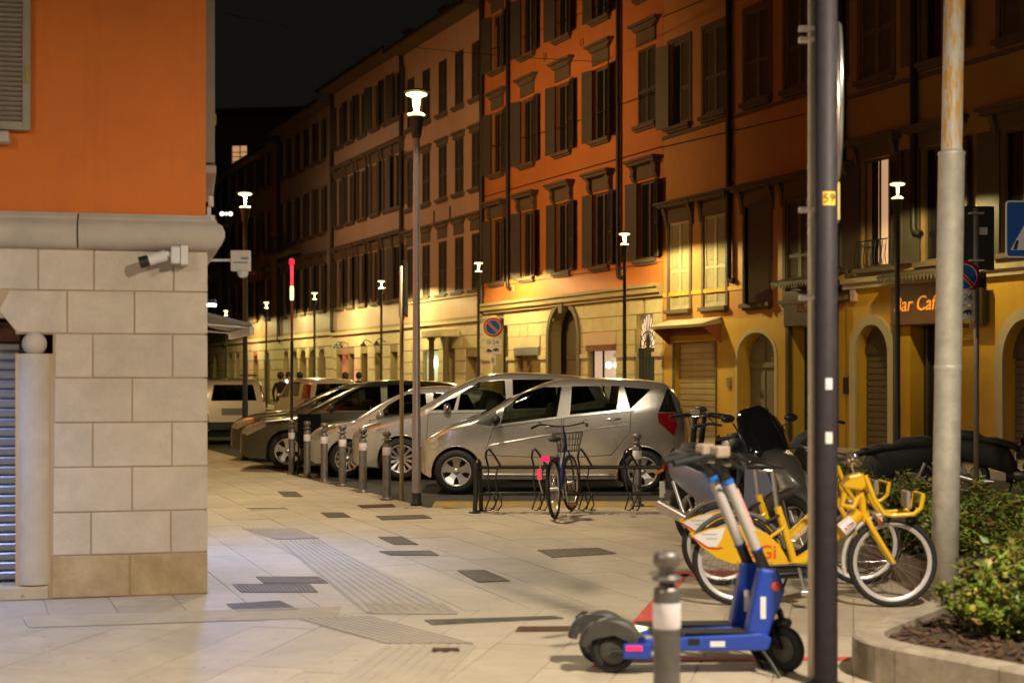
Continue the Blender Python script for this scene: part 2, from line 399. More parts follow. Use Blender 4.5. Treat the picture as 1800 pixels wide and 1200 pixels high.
# tactile guide paving: flat sheet with raised ribs
def tactile(px, ribs, label, along=True):
    Q = [G(*p) for p in px]                                # start-left, start-right, end-right, end-left
    mb = MB(); mb.add([(q.x, q.y, .0035) for q in Q], [(0, 1, 2, 3)])
    A, B, C, D = Q
    if not along: A, B, C, D = B, C, D, A
    for k in range(ribs):
        f0, f1 = (k + .22) / ribs, (k + .72) / ribs
        p = [A.lerp(B, f0), A.lerp(B, f1), D.lerp(C, f1), D.lerp(C, f0)]
        i0, i1 = A.lerp(B, f0 + .1 / ribs), A.lerp(B, f1 - .1 / ribs); j1, j0 = D.lerp(C, f1 - .1 / ribs), D.lerp(C, f0 + .1 / ribs)
        V = [(q.x, q.y, .0036) for q in p] + [(q.x, q.y, .0095) for q in (i0, i1, j1, j0)]
        mb.add(V, [(4, 5, 6, 7), (0, 1, 5, 4), (1, 2, 6, 5), (2, 3, 7, 6), (3, 0, 4, 7)])
    o = mb.build('tactile_paving', M['tactile']); tag(o, label, 'tactile paving', kind='structure'); return o
tactile([(490, 951), (564, 949), (806, 1077), (640, 1077)], 9, 'ribbed guide strip running back from the crossing point to the bollards')
tactile([(425, 929), (522, 929), (562, 946), (486, 948)], 12, 'ribbed warning pad at the far end of the guide strip')
tactile([(38, 1084), (50, 1103), (594, 1085), (600, 1066)], 6, 'ribbed guide strip running along the foot of the stone wall', True)
tactile([(640, 1061), (780, 1061), (806, 1079), (655, 1079)], 7, 'ribbed warning pad where the guide strips meet', False)
tactile([(524, 1088), (655, 1083), (836, 1131), (678, 1131)], 9, 'ribbed guide strip turning from the wall towards the viewer')
tactile([(672, 1137), (838, 1134), (760, 1215), (560, 1215)], 8, 'ribbed guide strip nearest the viewer at the bottom edge')

# iron covers and drains let into the pavement: (photo corners, material, pattern)
def cover(px, m, label, bars=0, cat='manhole cover', name='manhole_cover'):
    Q = [G(*p) for p in px]; c = sum(Q, Vector()) / 4
    t = empty(name, (c.x, c.y, 0)); P = [q - c for q in Q]
    def ring(f, z): return [(p.x * f, p.y * f, z) for p in P]
    mb = MB(); mb.add(ring(1, .002) + ring(1, .007) + ring(.93, .007) + ring(.93, .003),
                      [(i, (i + 1) % 4, (i + 1) % 4 + 4, i + 4) for i in range(4)] + [(i + 4, (i + 1) % 4 + 4, (i + 1) % 4 + 8, i + 8) for i in range(4)] +
                      [(i + 8, (i + 1) % 4 + 8, (i + 1) % 4 + 12, i + 12) for i in range(4)])
    mb.build('frame', m, t)
    mb = MB(); mb.add(ring(.925, .0025), [(0, 1, 2, 3)]); A, B, C, D = [Vector(p) for p in ring(.91, .003)]
    n = bars or 9
    for k in range(n):
        f0, f1 = (k + .2) / n, (k + .75) / n
        p = [A.lerp(B, f0), A.lerp(B, f1), D.lerp(C, f1), D.lerp(C, f0)]
        V = [(q.x, q.y, .0028) for q in p] + [(q.x, q.y, .0065) for q in p]
        mb.add(V, [(4, 5, 6, 7), (0, 1, 5, 4), (1, 2, 6, 5), (2, 3, 7, 6), (3, 0, 4, 7)])
    mb.build('plate', m, t)
    tag(t, label, cat, 'iron covers set in the pavement'); return t
I_, U_ = M['iron'], M['rust']
cover([(488, 864), (520, 864), (533, 873), (500, 873)], I_, 'iron cover furthest back along the left of the pavement')
cover([(563, 901), (603, 901), (617, 909), (577, 910)], I_, 'small dark iron cover second from the back on the left')
cover([(628, 888), (690, 886), (696, 891), (636, 893)], U_, 'thin brown cover close to the row of bollards')
cover([(660, 907), (745, 905), (760, 911), (672, 914)], I_, 'long dark iron cover in front of the lamp post foot')
cover([(664, 944), (706, 943), (736, 957), (692, 957)], I_, 'ribbed iron cover right of the guide strip, mid pavement')
cover([(666, 969), (757, 968), (772, 976), (686, 976)], I_, 'ribbed iron grate just in front of the ribbed cover, mid pavement', 16)
cover([(944, 967), (1052, 963), (1084, 973), (971, 980)], I_, 'large brown iron cover in the middle of the pavement')
cover([(804, 1003), (852, 1002), (897, 1021), (840, 1023)], I_, 'dark iron cover left of the blue scooters, mid pavement')
cover([(450, 1014), (560, 1014), (577, 1025), (464, 1025)], I_, 'iron cover just right of the stone corner, farther of two', 14)
cover([(409, 1027), (545, 1027), (559, 1041), (424, 1041)], I_, 'iron cover just right of the stone corner, nearer of two', 16)
cover([(398, 1062), (492, 1056), (524, 1071), (416, 1075)], I_, 'iron cover lying across the wall guide strip', 14)
cover([(746, 1090), (975, 1083), (991, 1087), (760, 1098)], I_, 'long slotted drain left of the scooter wheel', 34, 'drain', 'slot_drain')
cover([(912, 1102), (1030, 1101), (1034, 1109), (906, 1110)], U_, 'short rusty drain behind the scooter rear wheel', 14, 'drain', 'slot_drain')
cover([(760, 1142), (806, 1142), (808, 1146), (761, 1147)], U_, 'tiny rusty cover on the nearest guide strip', 5).location.z = .0085

# painted markings
def stripe(name, pts, m, label, z=.0015):
    o = MB().add([(p.x, p.y, z) for p in pts], [tuple(range(len(pts)))]).build(name, m)
    tag(o, label, 'road marking', kind='structure'); return o
def worn(name, c, under, lo, hi, sc_=3.5):
    m = mat(name, c, .7, var=.5, vscale=sc_, bump=.1, c2=under, detail=9)
    for n in m.node_tree.nodes:
        if n.type == 'VALTORGB': n.color_ramp.elements[0].position = lo; n.color_ramp.elements[1].position = hi
    return m
YP = worn('worn_yellow', (.50, .30, .02), (.30, .24, .13), .40, .60); RP = worn('worn_red', (.62, .07, .06), (.5, .3, .24), .25, .42)
stripe('yellow_parking_line', [Vector(p) for p in ((-1.0, 17.62, 0), (7, 17.62, 0), (7, 18.55, 0), (-1.0, 18.55, 0))], YP, 'worn yellow parking bay line behind the bike rack', -.008)
stripe('red_line', [G(1185, 1010), G(1212, 1008), G(1135, 1108), G(1098, 1108)], RP, 'red painted bay edge running towards the viewer')
stripe('red_line', [G(1185, 1004), G(1500, 998), G(1500, 1006), G(1187, 1013)], RP, 'red painted bay edge under the yellow bikes')
stripe('red_line', [G(1090, 1108), G(1130, 1106), G(1085, 1172), G(1040, 1172)], RP, 'red painted bay edge behind the scooter wheel', .0022)
stripe('red_line', [G(1040, 1155), G(1492, 1154), G(1492, 1160), G(1040, 1161)], RP, 'thin red painted line under the blue scooters', .0029)
# ------------------------------------------------------------------ corner building on the left
lb = empty('corner_building', (CX, CY, 0), LBA)
tag(lb, 'orange plastered corner building on a cream stone block base', 'building')
_c, _s = math.cos(LBA), math.sin(LBA)
def LP(x, y):
    rx = (x - 900) / FPX; u = (rx * CY - CX) / (_c - rx * _s); k = CY + u * _s
    return u, EYE + k * (HOR - y) / FPX
def LU(x): return LP(x, 700)[0]
def LZ(y): return LP(230, y)[1]
SDX, SDY = math.cos(R(105) - LBA), math.sin(R(105) - LBA)      # side wall direction in local space
ZC0, ZC1 = LZ(440), LZ(376)
# core of the stone base, built around the shop opening
wall = MB()
uD = LU(27)
D0 = .0
uN = LU(93)
poly = [(uN, D0), (0 - .022, D0), (-.022 + SDX * 58, SDY * 58), (uD - 5, SDY * 58), (uD - 5, .30), (uN, .30)]
for z0, z1 in ((0, LZ(622)), (LZ(588), ZC0 + .05)): wall.prism([(uD, D0), (uN, D0), (uN, .30), (uD, .30)], z0, z1, 'z')
wall.prism(poly, 0, ZC0 + .05, 'z')
wall.prism([(uD - 5, D0), (uD, D0), (uD, .30), (uD - 5, .30)], LZ(560), ZC0 + .05, 'z')
w0 = wall.build('base_wall', M['mortar'], lb)
rows = [(436, 512, [-400, -180, -40, 67, 165, 305, 366]), (512, 587, [14, 118, 236, 366]), (587, 664, [96, 163, 303, 366]), (664, 742, [95, 232, 366]),
        (742, 820, [94, 163, 302, 366]), (820, 898, [93, 232, 366]), (898, 973, [92, 160, 300, 366]), (973, 1047, [90, 228, 366])]
for r, (y0, y1, xs) in enumerate(rows):
    z1, z0 = LZ(y0), max(LZ(y1), .002)
    for i in range(len(xs) - 1):
        a, b = LU(xs[i]) + .0045, LU(xs[i + 1]) - .0045
        if xs[i + 1] == 366: b = 0.0
        if r == 1 and i == 0:
            # haunch stone of the shop opening, cut on the slant
            a0 = LP(0, 512)[0]
            P = [(LP(30, 587)[0], z0 + .005), (b, z0 + .005), (b, z1 - .005), (LP(16, 512)[0], z1 - .005), (LP(-2, 548)[0], LZ(548))]
            MB().prism(P, -.012, .2).build('stone_block', M['ashlar'], w0, bevel=.008)
            P = [(LP(-2, 548)[0] - .01, LZ(556)), (LP(-2, 548)[0] - .01, LZ(512)), (uD - 5, LZ(512)), (uD - 5, LZ(556))]
            MB().prism(P, .0, .2).build('stone_block', M['ashlar'], w0, bevel=.008)
            continue
        o = MB().box(a, b, -.009 - .003 * ((r + i) % 2), .12 if b < 0 else .3, z0 + .0045, z1 - .0045).build('stone_block', M['ashlar_base'] if r == 7 else M['ashlar'], w0, bevel=.006)
# corner return stones on the side wall
for r, (y0, y1, xs) in enumerate(rows):
    z1, z0 = LZ(y0), max(LZ(y1), .002); L = (.45, .8)[r % 2]
    a = .31
    while a < 9:
        p0, p1 = (SDX * a, SDY * a), (SDX * (a + L - .01), SDY * (a + L - .01))
        MB().prism([p0, p1, (p1[0] - .12, p1[1]), (p0[0] - .12, p0[1])], z0 + .005, z1 - .005, 'z').build('stone_block', M['ashlar'], w0); a += L; L = .85
# pilaster beside the shutter, with niche and ball
ux0, ux1 = LU(30), LU(90)
prof = []
for k in range(13):
    a = math.pi * k / 12; prof.append(((ux0 + ux1) / 2 - math.cos(a) * (ux1 - ux0) / 2, .04 - math.sin(a) * .085))
P = prof + [(ux1, .2), (ux0, .2)]
o = MB().prism(P, LZ(1022), LZ(622), 'z').build('pilaster', M['cornice'], lb, bevel=.006)
o.data.polygons.foreach_set('use_smooth', [False] * len(o.data.polygons))
MB().box(uD + .002, uN - .002, .20, .24, LZ(622) + .002, LZ(588) - .002).build('niche_back', mat('niche_shade', (.05, .04, .03), .9), lb)  # back coloured dark for the shade inside the recess
MB().ball((LU(60), .02, LZ(605)), .088, 20).build('stone_ball', M['cornice'], lb)
MB().box(uD - 3, LU(85), -.03, .3, .002, LZ(1024)).build('doorstep', M['slab'], lb, bevel=.01)
# roller shutter: separate slats
rs = MB().box(uD - 2.6, uD + .02, .27, .29, LZ(1020), LZ(560)).build('roller_shutter', M['black_plastic'], lb)
zz = LZ(1020); i = 0
pr = [(.245, 0), (.232, .012), (.232, .052), (.245, .066), (.258, .066), (.258, 0)]
slat0 = None
while zz < LZ(604):
    if slat0 is None: slat0 = MB().prism([(a, b) for a, b in pr], uD - 2.6, uD + .015, 'x').build('slat', M['roller'], rs); slat0.location.z = zz
    else: share(slat0, rs, (0, 0, zz))
    zz += .0705
MB().box(uD - 2.6, uD + .01, .18, .285, LZ(600), LZ(566)).build('shutter_box', M['rust'], lb)
# cornice: profile swept along the front and round the corner
zc = ZC0; hh = (ZC1 - ZC0)
CP = [(.0, 0), (.03, .004), (.085, .012), (.125, .05), (.145, .10), (.145, .14), (.125, .19), (.09, .215), (.085, .225), (.085, .24), (.05, .245), (.04, .272), (.0, .275)]
CP = [(d, zc + z * hh / .275) for d, z in CP]
def cornice(ua, ub, corner, name):
    mb = MB(); V = []; n = len(CP)
    st = [('f', ua), ('f', ub)] if not corner else [('f', ua), ('c', 0), ('s', 14)]
    for kind, u in st:
        for d, z in CP:
            if kind == 'f': V.append((u, -d + .02, z))
            elif kind == 'c': V.append((d - .02, -d + .02, z))
            else: V.append((SDX * u + d - .02, SDY * u, z))
    F = [(i * n + k, i * n + k + 1, (i + 1) * n + k + 1, (i + 1) * n + k) for i in range(len(st) - 1) for k in range(n - 1)]
    F += [tuple(range(n)), tuple(range((len(st) - 1) * n, len(st) * n))]
    mb.add(V, F, True); o = mb.build(name, M['cornice'], lb); o.data.set_sharp_from_angle(angle=R(38)); return o
uj = LU(138)
cornice(uj + .006, 0, True, 'cornice'); cornice(uD - 5, uj - .006, False, 'cornice')
# orange storeys
MB().prism([(uD - 5, 0.012), (-.012, 0.012), (-.012 + SDX * 58, SDY * 58), (uD - 5, SDY * 58)], ZC1 - .02, 13.5, 'z').build('plaster_wall', M['left_orange'], lb)
MB().prism([(uD - 5.3, -.5), (.5, -.5), (.5 + SDX * 58, SDY * 58), (uD - 5.3, SDY * 58)], 13.5, 13.75, 'z').build('roof_eave', M['shutter_grey'], lb)
# louvred shutter on the front, folded back against the plaster
zs0 = LZ(238); su1 = LP(55, 150)[0]; sw = .52; sh = 1.75
wn_ = MB().box(su1 - sw - .95, su1 - sw, -.004, .03, zs0 + .02, zs0 + sh).build('window', M['glass_win'], lb)
MB().box(su1 - sw - 1.1, su1 - sw + .38, -.13, .03, zs0 - .10, zs0 - .02).build('sill', M['cornice'], wn_, bevel=.01)
sh_o = MB().box(su1 - .055, su1, -.062, -.018, zs0, zs0 + sh).box(su1 - sw, su1 - sw + .055, -.062, -.018, zs0, zs0 + sh) \
    .box(su1 - sw + .055, su1 - .055, -.061, -.019, zs0, zs0 + .06).box(su1 - sw + .055, su1 - .055, -.061, -.019, zs0 + sh - .06, zs0 + sh).build('shutter', M['shutter_grey'], wn_, bevel=.004)
z = zs0 + .065; sl0 = None
rot = Matrix.Rotation(R(-35), 4, 'X')
while z < zs0 + sh - .07:
    if sl0 is None: sl0 = MB().box(-sw / 2 + .057, sw / 2 - .057, -.022, .022, -.005, .005, M=rot).build('slat', M['shutter_grey'], sh_o); sl0.location = (su1 - sw / 2, -.04, z + .012)
    else: share(sl0, sh_o, (su1 - sw / 2, -.04, z + .012))
    z += .0355
MB().box(su1 - .03, su1 - .012, -.075, -.06, LZ(158), LZ(128)).build('hinge', mat('brass', (.45, .28, .06), .4, .8), wn_)
# shutters on the side wall, seen edge on
for k, (a, zt) in enumerate(((.55, 0), (1.7, 0))):
    px, py = SDX * a, SDY * a
    s = MB().box(px - .02, px + .085, py, py + .5, LZ(262), LZ(262) + 1.9).build('shutter', M['shutter_grey'], lb, bevel=.004)
    MB().box(px + .086, px + .097, py + .02, py + .05, LZ(190), LZ(170)).build('hinge', MATS['brass'], s)
MB().box(-.05, .075, SDY * .5, SDY * 2.4, LZ(284), LZ(268)).build('sill', M['cornice'], lb, bevel=.015)
# small fixtures bolted on above the cornice at the corner
MB().box(-.02, .06, .25, .33, LZ(392), LZ(368)).box(.0, .03, .27, .30, LZ(368), LZ(352)).box(.01, .05, .25, .31, LZ(352), LZ(333)).build('junction_box', M['white_plastic'], lb, bevel=.004)

# CCTV camera on the stone
def at_lb(u, y, z): return lb.matrix_basis @ Vector((u, y, z)) if False else Vector((CX + u * _c - y * _s, CY + u * _s + y * _c, z))
cu0, cz0 = LP(331, 452)
cc = empty('security_camera', at_lb(cu0, -.012, cz0), LBA)
tag(cc, 'white security camera bolted under the stone cornice', 'camera')
MB().box(-.055, .0, -.13, 0, -.065, .075).build('mount_plate', M['white_plastic'], cc, bevel=.006)
MB().box(-.125, -.058, -.15, -.02, -.06, .065).build('junction_box', M['white_plastic'], cc, bevel=.012)
MB().path([(-.125, -.09, .01), (-.15, -.10, .012), (-.175, -.105, .005)], .022, 10).build('arm', M['white_plastic'], cc)
o = MB().path([(-.16, -.11, .0), (-.30, -.13, -.045)], .040, 16).build('camera_body', M['white_plastic'], cc, bevel=.006)
MB().path([(-.285, -.128, -.040), (-.345, -.136, -.060)], [.041, .043], 16).build('lens_hood', M['black_plastic'], cc)
# small white box on an arm, reaching out from the side wall
ax = Vector((-2.62, 12.0, 2.57))
bx = empty('alarm_box', (-2.27, 12.0, 2.58)); tag(bx, 'small white box sign on an arm beyond the corner', 'alarm box')
MB().box(-.10, .065, -.03, .03, -.075, .10).build('case', M['white_plastic'], bx, bevel=.008)
MB().lathe([(0, -.13), (.03, -.125), (.045, -.105), (.048, -.076)], 14).build('sensor_dome', M['white_plastic'], bx)
MB().tube((-.40, 0, .018), (-.10, 0, .018), .012).build('arm', M['white_plastic'], bx)
ink = mat('ink', (.05, .05, .06), .6)
text('lettering', 'AREA', .028, ink, bx, .001, (.02, -.032, .03)); text('lettering', 'VIDEOSORVEGLIATA', .013, ink, bx, .001, (-.015, -.032, -.005))
# white LED floodlight on the side wall
fx = empty('floodlight', (-2.73, 13.0, 2.27)); tag(fx, 'bright white floodlight bar on the side of the corner building', 'light')
MB().box(-.22, .02, -.06, .06, .012, .05).build('case', M['dark_metal'], fx, bevel=.006)
MB().box(-.16, .015, -.05, .05, -.012, .010).build('led_panel', emis('led_white', (.75, .85, 1.0), 18), fx)
MATS['led_white'].cycles.emission_sampling = 'NONE'
l = bpy.data.lights.new('flood', 'SPOT'); l.energy = 185; l.color = (.22, .38, 1.0); l.spot_size = R(158); l.spot_blend = .6; l.shadow_soft_size = .07
lo = bpy.data.objects.new('flood', l); col.objects.link(lo); lo.parent = fx; lo.location = (.0, 0, -.02); lo.rotation_euler = (R(-14), R(16), 0)
# the same kind of light over the shop door, left of the picture
fx2 = empty('floodlight', at_lb(uD - .60, -.50, 2.62), LBA); tag(fx2, 'white floodlight bar above the roller shutter', 'light')
MB().box(-.15, .15, -.05, .52, .012, .05).build('case', M['dark_metal'], fx2, bevel=.006)
MB().box(-.12, .12, -.045, .045, -.01, .010).build('led_panel', MATS['led_white'], fx2)
l = bpy.data.lights.new('flood', 'SPOT'); l.energy = 190; l.color = (.36, .5, 1.0); l.spot_size = R(150); l.spot_blend = .8; l.shadow_soft_size = .07
lo = bpy.data.objects.new('flood', l); col.objects.link(lo); lo.parent = fx2; lo.location = (0, 0, -.02); lo.rotation_euler = (R(-12), R(20), 0)
# awning beyond the corner
aw = empty('awning', (-3.1, 15.0, 2.2), R(17)); tag(aw, 'grey awning with a white edge beyond the stone corner', 'awning')
MB().prism([(-.5, .18), (.36, -.02), (.36, -.05), (-.5, .14)], 0, 2.2, 'y').build('canopy', mat('awning_cloth', (.33, .30, .27), .8, var=.15), aw)
MB().box(.33, .375, -.01, 2.21, -.135, -.052).build('valance', M['white_plastic'], aw)
for y in (.1, 2.1): MB().tube((-.5, y, .0), (.33, y, -.06), .012).build('arm', M['alu'], aw)
# unseen bracket lanterns added behind the corner building to light the far upper walls
def fill_lantern(loc, aim, power, color, label):
    wl = empty('fill_lantern', loc); tag(wl, label, 'street lamp', 'unseen bracket lanterns added for light')
    MB().tube((-.9, -.1, .12), (-.12, 0, .12), .03).build('bracket', M['lamp_dark'], wl)
    MB().lathe([(0, .16), (.16, .15), (.24, .02), (.25, 0), (.22, .01), (.13, .09), (0, .10)], 16).build('reflector', M['lamp_dark'], wl)
    MB().ball((0, 0, .02), .06, 10).build('bulb', emis('sodium', ORANGE, 20), wl); MATS['sodium'].cycles.emission_sampling = 'NONE'
    l = bpy.data.lights.new('fill_light', 'SPOT'); l.energy = power; l.color = color; l.spot_size = R(128); l.spot_blend = .9; l.shadow_soft_size = .08
    lo = bpy.data.objects.new('fill_light', l); col.objects.link(lo); lo.parent = wl; lo.location = (0, 0, -.08)
    lo.rotation_euler = (aim - Vector(loc)).to_track_quat('-Z', 'Y').to_euler()
fill_lantern((-8.75, 36.6, 9.2), FP(42, 0, 6.4), 2700, ORANGE, 'unseen bracket lantern added to light the orange house, nearer one')
fill_lantern((-13.75, 56.0, 9.2), FP(57, 0, 7.5), 750, (1.0, .64, .36), 'unseen bracket lantern added to light the rose houses, farther one')
# ------------------------------------------------------------------ far row of houses
def plaster(name, c, dark): return weathered(name, c, dark, scale=.8, bump=.1, bscale=30)
M['orange3'] = plaster('orange_plaster', (.62, .20, .045), (.46, .13, .03))
M['stone3'] = mat('rusticated_stone', (.60, .49, .26), .8, var=.14, vscale=2.5, bump=.15, bscale=30)
M['stone3j'] = mat('stone_joint', (.30, .23, .11), .9)
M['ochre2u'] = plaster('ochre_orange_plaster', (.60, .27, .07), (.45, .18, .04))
M['ochre2l'] = plaster('ochre_plaster_lamp_yellow', (.70, .42, .055), (.52, .29, .04))  # same ochre wall, yellow lamp light put into the lower storey's colour
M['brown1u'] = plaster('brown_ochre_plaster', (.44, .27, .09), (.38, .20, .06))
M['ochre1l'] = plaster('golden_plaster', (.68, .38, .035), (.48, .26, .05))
M['pink4'] = plaster('rose_beige_plaster', (.58, .36, .23), (.35, .19, .11))
M['stone4'] = mat('pale_rusticated', (.60, .51, .30), .8, var=.12, vscale=2, bump=.1, bscale=30)
M['pink5'] = plaster('grey_rose_plaster', (.52, .36, .25), (.33, .21, .14))
M['grey6'] = plaster('grey_plaster', (.36, .29, .23), (.27, .21, .16))
M['brown7'] = plaster('rust_plaster', (.42, .24, .13), (.31, .16, .08))
M['trim'] = mat('grey_trim', (.145, .10, .06), .75, var=.15, vscale=3, bump=.1)
M['trim_l'] = mat('pale_trim', (.56, .46, .28), .75, var=.12, vscale=3, bump=.1)
M['shut_d'] = mat('brown_grey_shutter', (.075, .058, .042), .6, var=.18, vscale=5)
M['shut_p'] = mat('pale_green_shutter', (.50, .43, .24), .6, var=.12, vscale=5)
M['shut_m'] = mat('mid_brown_shutter', (.15, .11, .07), .6, var=.15, vscale=5)
M['reveal'] = mat('reveal_paint', (.50, .40, .29), .7)
M['door_w'] = mat('grey_green_door', (.22, .19, .125), .5, var=.15, vscale=4)
M['door_d'] = mat('brown_door', (.085, .06, .035), .5, var=.2, vscale=4)
M['gutter'] = mat('dark_gutter', (.030, .025, .02), .5, .3)
M['tile_roof'] = mat('clay_tiles', (.20, .10, .06), .85, var=.3, vscale=3, bump=.5, bscale=8, stretch=(4, 1, 1))
M['roll_y'] = mat('painted_roller', (.52, .42, .22), .5, .2, var=.15, vscale=2)
M['dark_room'] = mat('dark_interior', (.012, .010, .009), .9)
M['awn_red'] = mat('rust_awning', (.34, .11, .04), .8)

def facade(W, H, z0, ops, depth, name, m, parent, y=0.0):
    """wall face with real openings and reveals; an opening is (x0, x1, z0, z1, arch_rise)"""
    xs = sorted({0, W, *[o[0] for o in ops], *[o[1] for o in ops]}); zs = sorted({z0, H, *[o[2] for o in ops if o[2] > z0], *[o[3] for o in ops]})
    xs = [x for x in xs if 0 <= x <= W]; zs = [z for z in zs if z0 <= z <= H]
    mb = MB()
    for i in range(len(xs) - 1):
        for j in range(len(zs) - 1):
            cx, cz = (xs[i] + xs[i + 1]) / 2, (zs[j] + zs[j + 1]) / 2
            if any(o[0] < cx < o[1] and o[2] < cz < o[3] for o in ops): continue
            mb.add([(xs[i], y, zs[j]), (xs[i + 1], y, zs[j]), (xs[i + 1], y, zs[j + 1]), (xs[i], y, zs[j + 1])], [(0, 1, 2, 3)])
    for o in ops:
        x0, x1, a, b, rise = o
        if a >= H or b <= z0: continue
        if rise <= 0:
            L = [(x0, a), (x0, b), (x1, b), (x1, a)]
        else:
            n = 14; cx, rx = (x0 + x1) / 2, (x1 - x0) / 2; zs_ = b - rise
            arc = [(cx - rx * math.cos(math.pi * k / n), zs_ + rise * math.sin(math.pi * k / n)) for k in range(n + 1)]
            for k in range(n):
                p, q = arc[k], arc[k + 1]
                mb.add([(p[0], y, p[1]), (q[0], y, q[1]), (q[0], y, b), (p[0], y, b)], [(0, 1, 2, 3)])
            L = [(x0, a)] + arc + [(x1, a)]
        for k in range(len(L) - 1 if a <= z0 + .01 else len(L)):
            p, q = L[k], L[(k + 1) % len(L)]
            mb.add([(p[0], y, p[1]), (q[0], y, q[1]), (q[0], y + depth, q[1]), (p[0], y + depth, p[1])], [(0, 1, 2, 3)])
    mb.box(0, W, y + depth + .25, y + depth + .3, z0, H)                # back of the rooms, closes the wall
    me_o = mb.build(name, m, parent); return me_o

CACHE = {}
def cached(key, fn):
    if key not in CACHE: CACHE[key] = fn()
    return CACHE[key]
def obj(name, me, parent, loc=(0, 0, 0), rz=0.0):
    o = bpy.data.objects.new(name, me); col.objects.link(o); o.parent = parent; o.location = loc; o.rotation_euler.z = rz; return o
def meshof(mb, name, m):
    me = mb.mesh(name)
    for k in (m if isinstance(m, (list, tuple)) else [m]): me.materials.append(k)
    return me
def shutter_mesh(w, h, m):
    def f():
        mb = MB(); fr = .055
        mb.box(0, fr, -.02, .02, 0, h).box(w - fr, w, -.02, .02, 0, h).box(fr, w - fr, -.019, .019, 0, .09).box(fr, w - fr, -.019, .019, h - .07, h).box(fr, w - fr, -.019, .019, h * .42, h * .42 + .07)
        z = .10
        while z < h - .09:
            if not (h * .42 - .03 < z < h * .42 + .08): mb.add([(fr, -.016, z), (w - fr, -.016, z), (w - fr, .014, z + .042), (fr, .014, z + .042)], [(0, 1, 2, 3)])
            z += .056
        mb.box(fr, w - fr, .016, .0175, .09, h - .07)
        return meshof(mb, 'shutter', m)
    return cached(('sh', round(w, 3), round(h, 3), m.name), f)
def frame_mesh(w, h, m):
    def f():
        mb = MB(); t = .06
        mb.box(-w / 2, -w / 2 + t, 0, .05, 0, h).box(w / 2 - t, w / 2, 0, .05, 0, h).box(-w / 2 + t, w / 2 - t, 0, .05, h - t, h).box(-w / 2 + t, w / 2 - t, 0, .05, 0, t)
        mb.box(-.035, .035, -.002, .05, t, h - t)
        return meshof(mb, 'window', m)
    return cached(('fr', round(w, 3), round(h, 3), m.name), f)
def pane_mesh(w, h, m):
    def f():
        mb = MB(); mb.box(-w / 2 + .06, w / 2 - .06, .025, .035, .06, h - .06); return meshof(mb, 'pane', m)
    return cached(('pa', round(w, 3), round(h, 3), m.name), f)
def sill_mesh(w, m):
    def f():
        mb = MB(); mb.box(-w / 2 - .12, w / 2 + .12, -.14, .10, -.10, -.004).box(-w / 2 - .06, w / 2 + .06, -.08, .02, -.16, -.1); return meshof(mb, 'sill', m)
    return cached(('si', round(w, 3), m.name), f)
def hood_mesh(w, kind, m):
    def f():
        mb = MB(); a = w / 2
        if kind == 'flare':        # neck block and flaring cornice
            mb.box(-a - .02, a + .02, -.05, .0, .10, .46)
            mb.prism([(-a - .02, .46), (a + .02, .46), (a + .2, .62), (-a - .2, .62)], -.12, 0).prism([(-a - .24, .62), (a + .24, .62), (a + .27, .70), (-a - .27, .70)], -.20, 0)
        elif kind == 'console':    # cornice carried on two scrolled brackets
            mb.box(-a - .06, a + .06, -.04, 0, .06, .44)
            for s in (-1, 1):
                x = s * (a + .11)
                mb.prism([(-.02, .02), (-.10, .06), (-.16, .20), (-.13, .33), (-.20, .44), (0, .44), (0, .0)], x - .085, x + .085, 'x')
            mb.box(-a - .26, a + .26, -.24, 0, .45, .53).box(-a - .32, a + .32, -.30, 0, .53, .60)
        elif kind == 'plain':
            mb.box(-a - .1, a + .1, -.05, 0, .0, .16).box(-a - .18, a + .18, -.12, 0, .16, .24)
        elif kind == 'hood':       # hood on small brackets
            mb.box(-a - .08, a + .08, -.04, 0, .0, .28)
            for s in (-1, 1): mb.prism([(0, -.25), (-.05, -.22), (-.10, .1), (-.18, .28), (0, .28)], s * (a + .12) - .06, s * (a + .12) + .06, 'x')
            mb.box(-a - .30, a + .30, -.26, 0, .285, .36).box(-a - .36, a + .36, -.32, 0, .36, .42)
        return meshof(mb, 'lintel', m)
    return cached(('ho', round(w, 3), kind, m.name), f)
def surround_mesh(w, h, m, t=.11):
    def f():
        mb = MB(); a = w / 2
        mb.box(-a - t, -a, -.035, 0, 0, h + t).box(a, a + t, -.035, 0, 0, h + t).box(-a, a, -.035, 0, h, h + t); return meshof(mb, 'surround', m)
    return cached(('su', round(w, 3), round(h, 3), m.name), f)
rngw = random.Random(11)
WD = .09                                              # depth of the sash behind the wall face
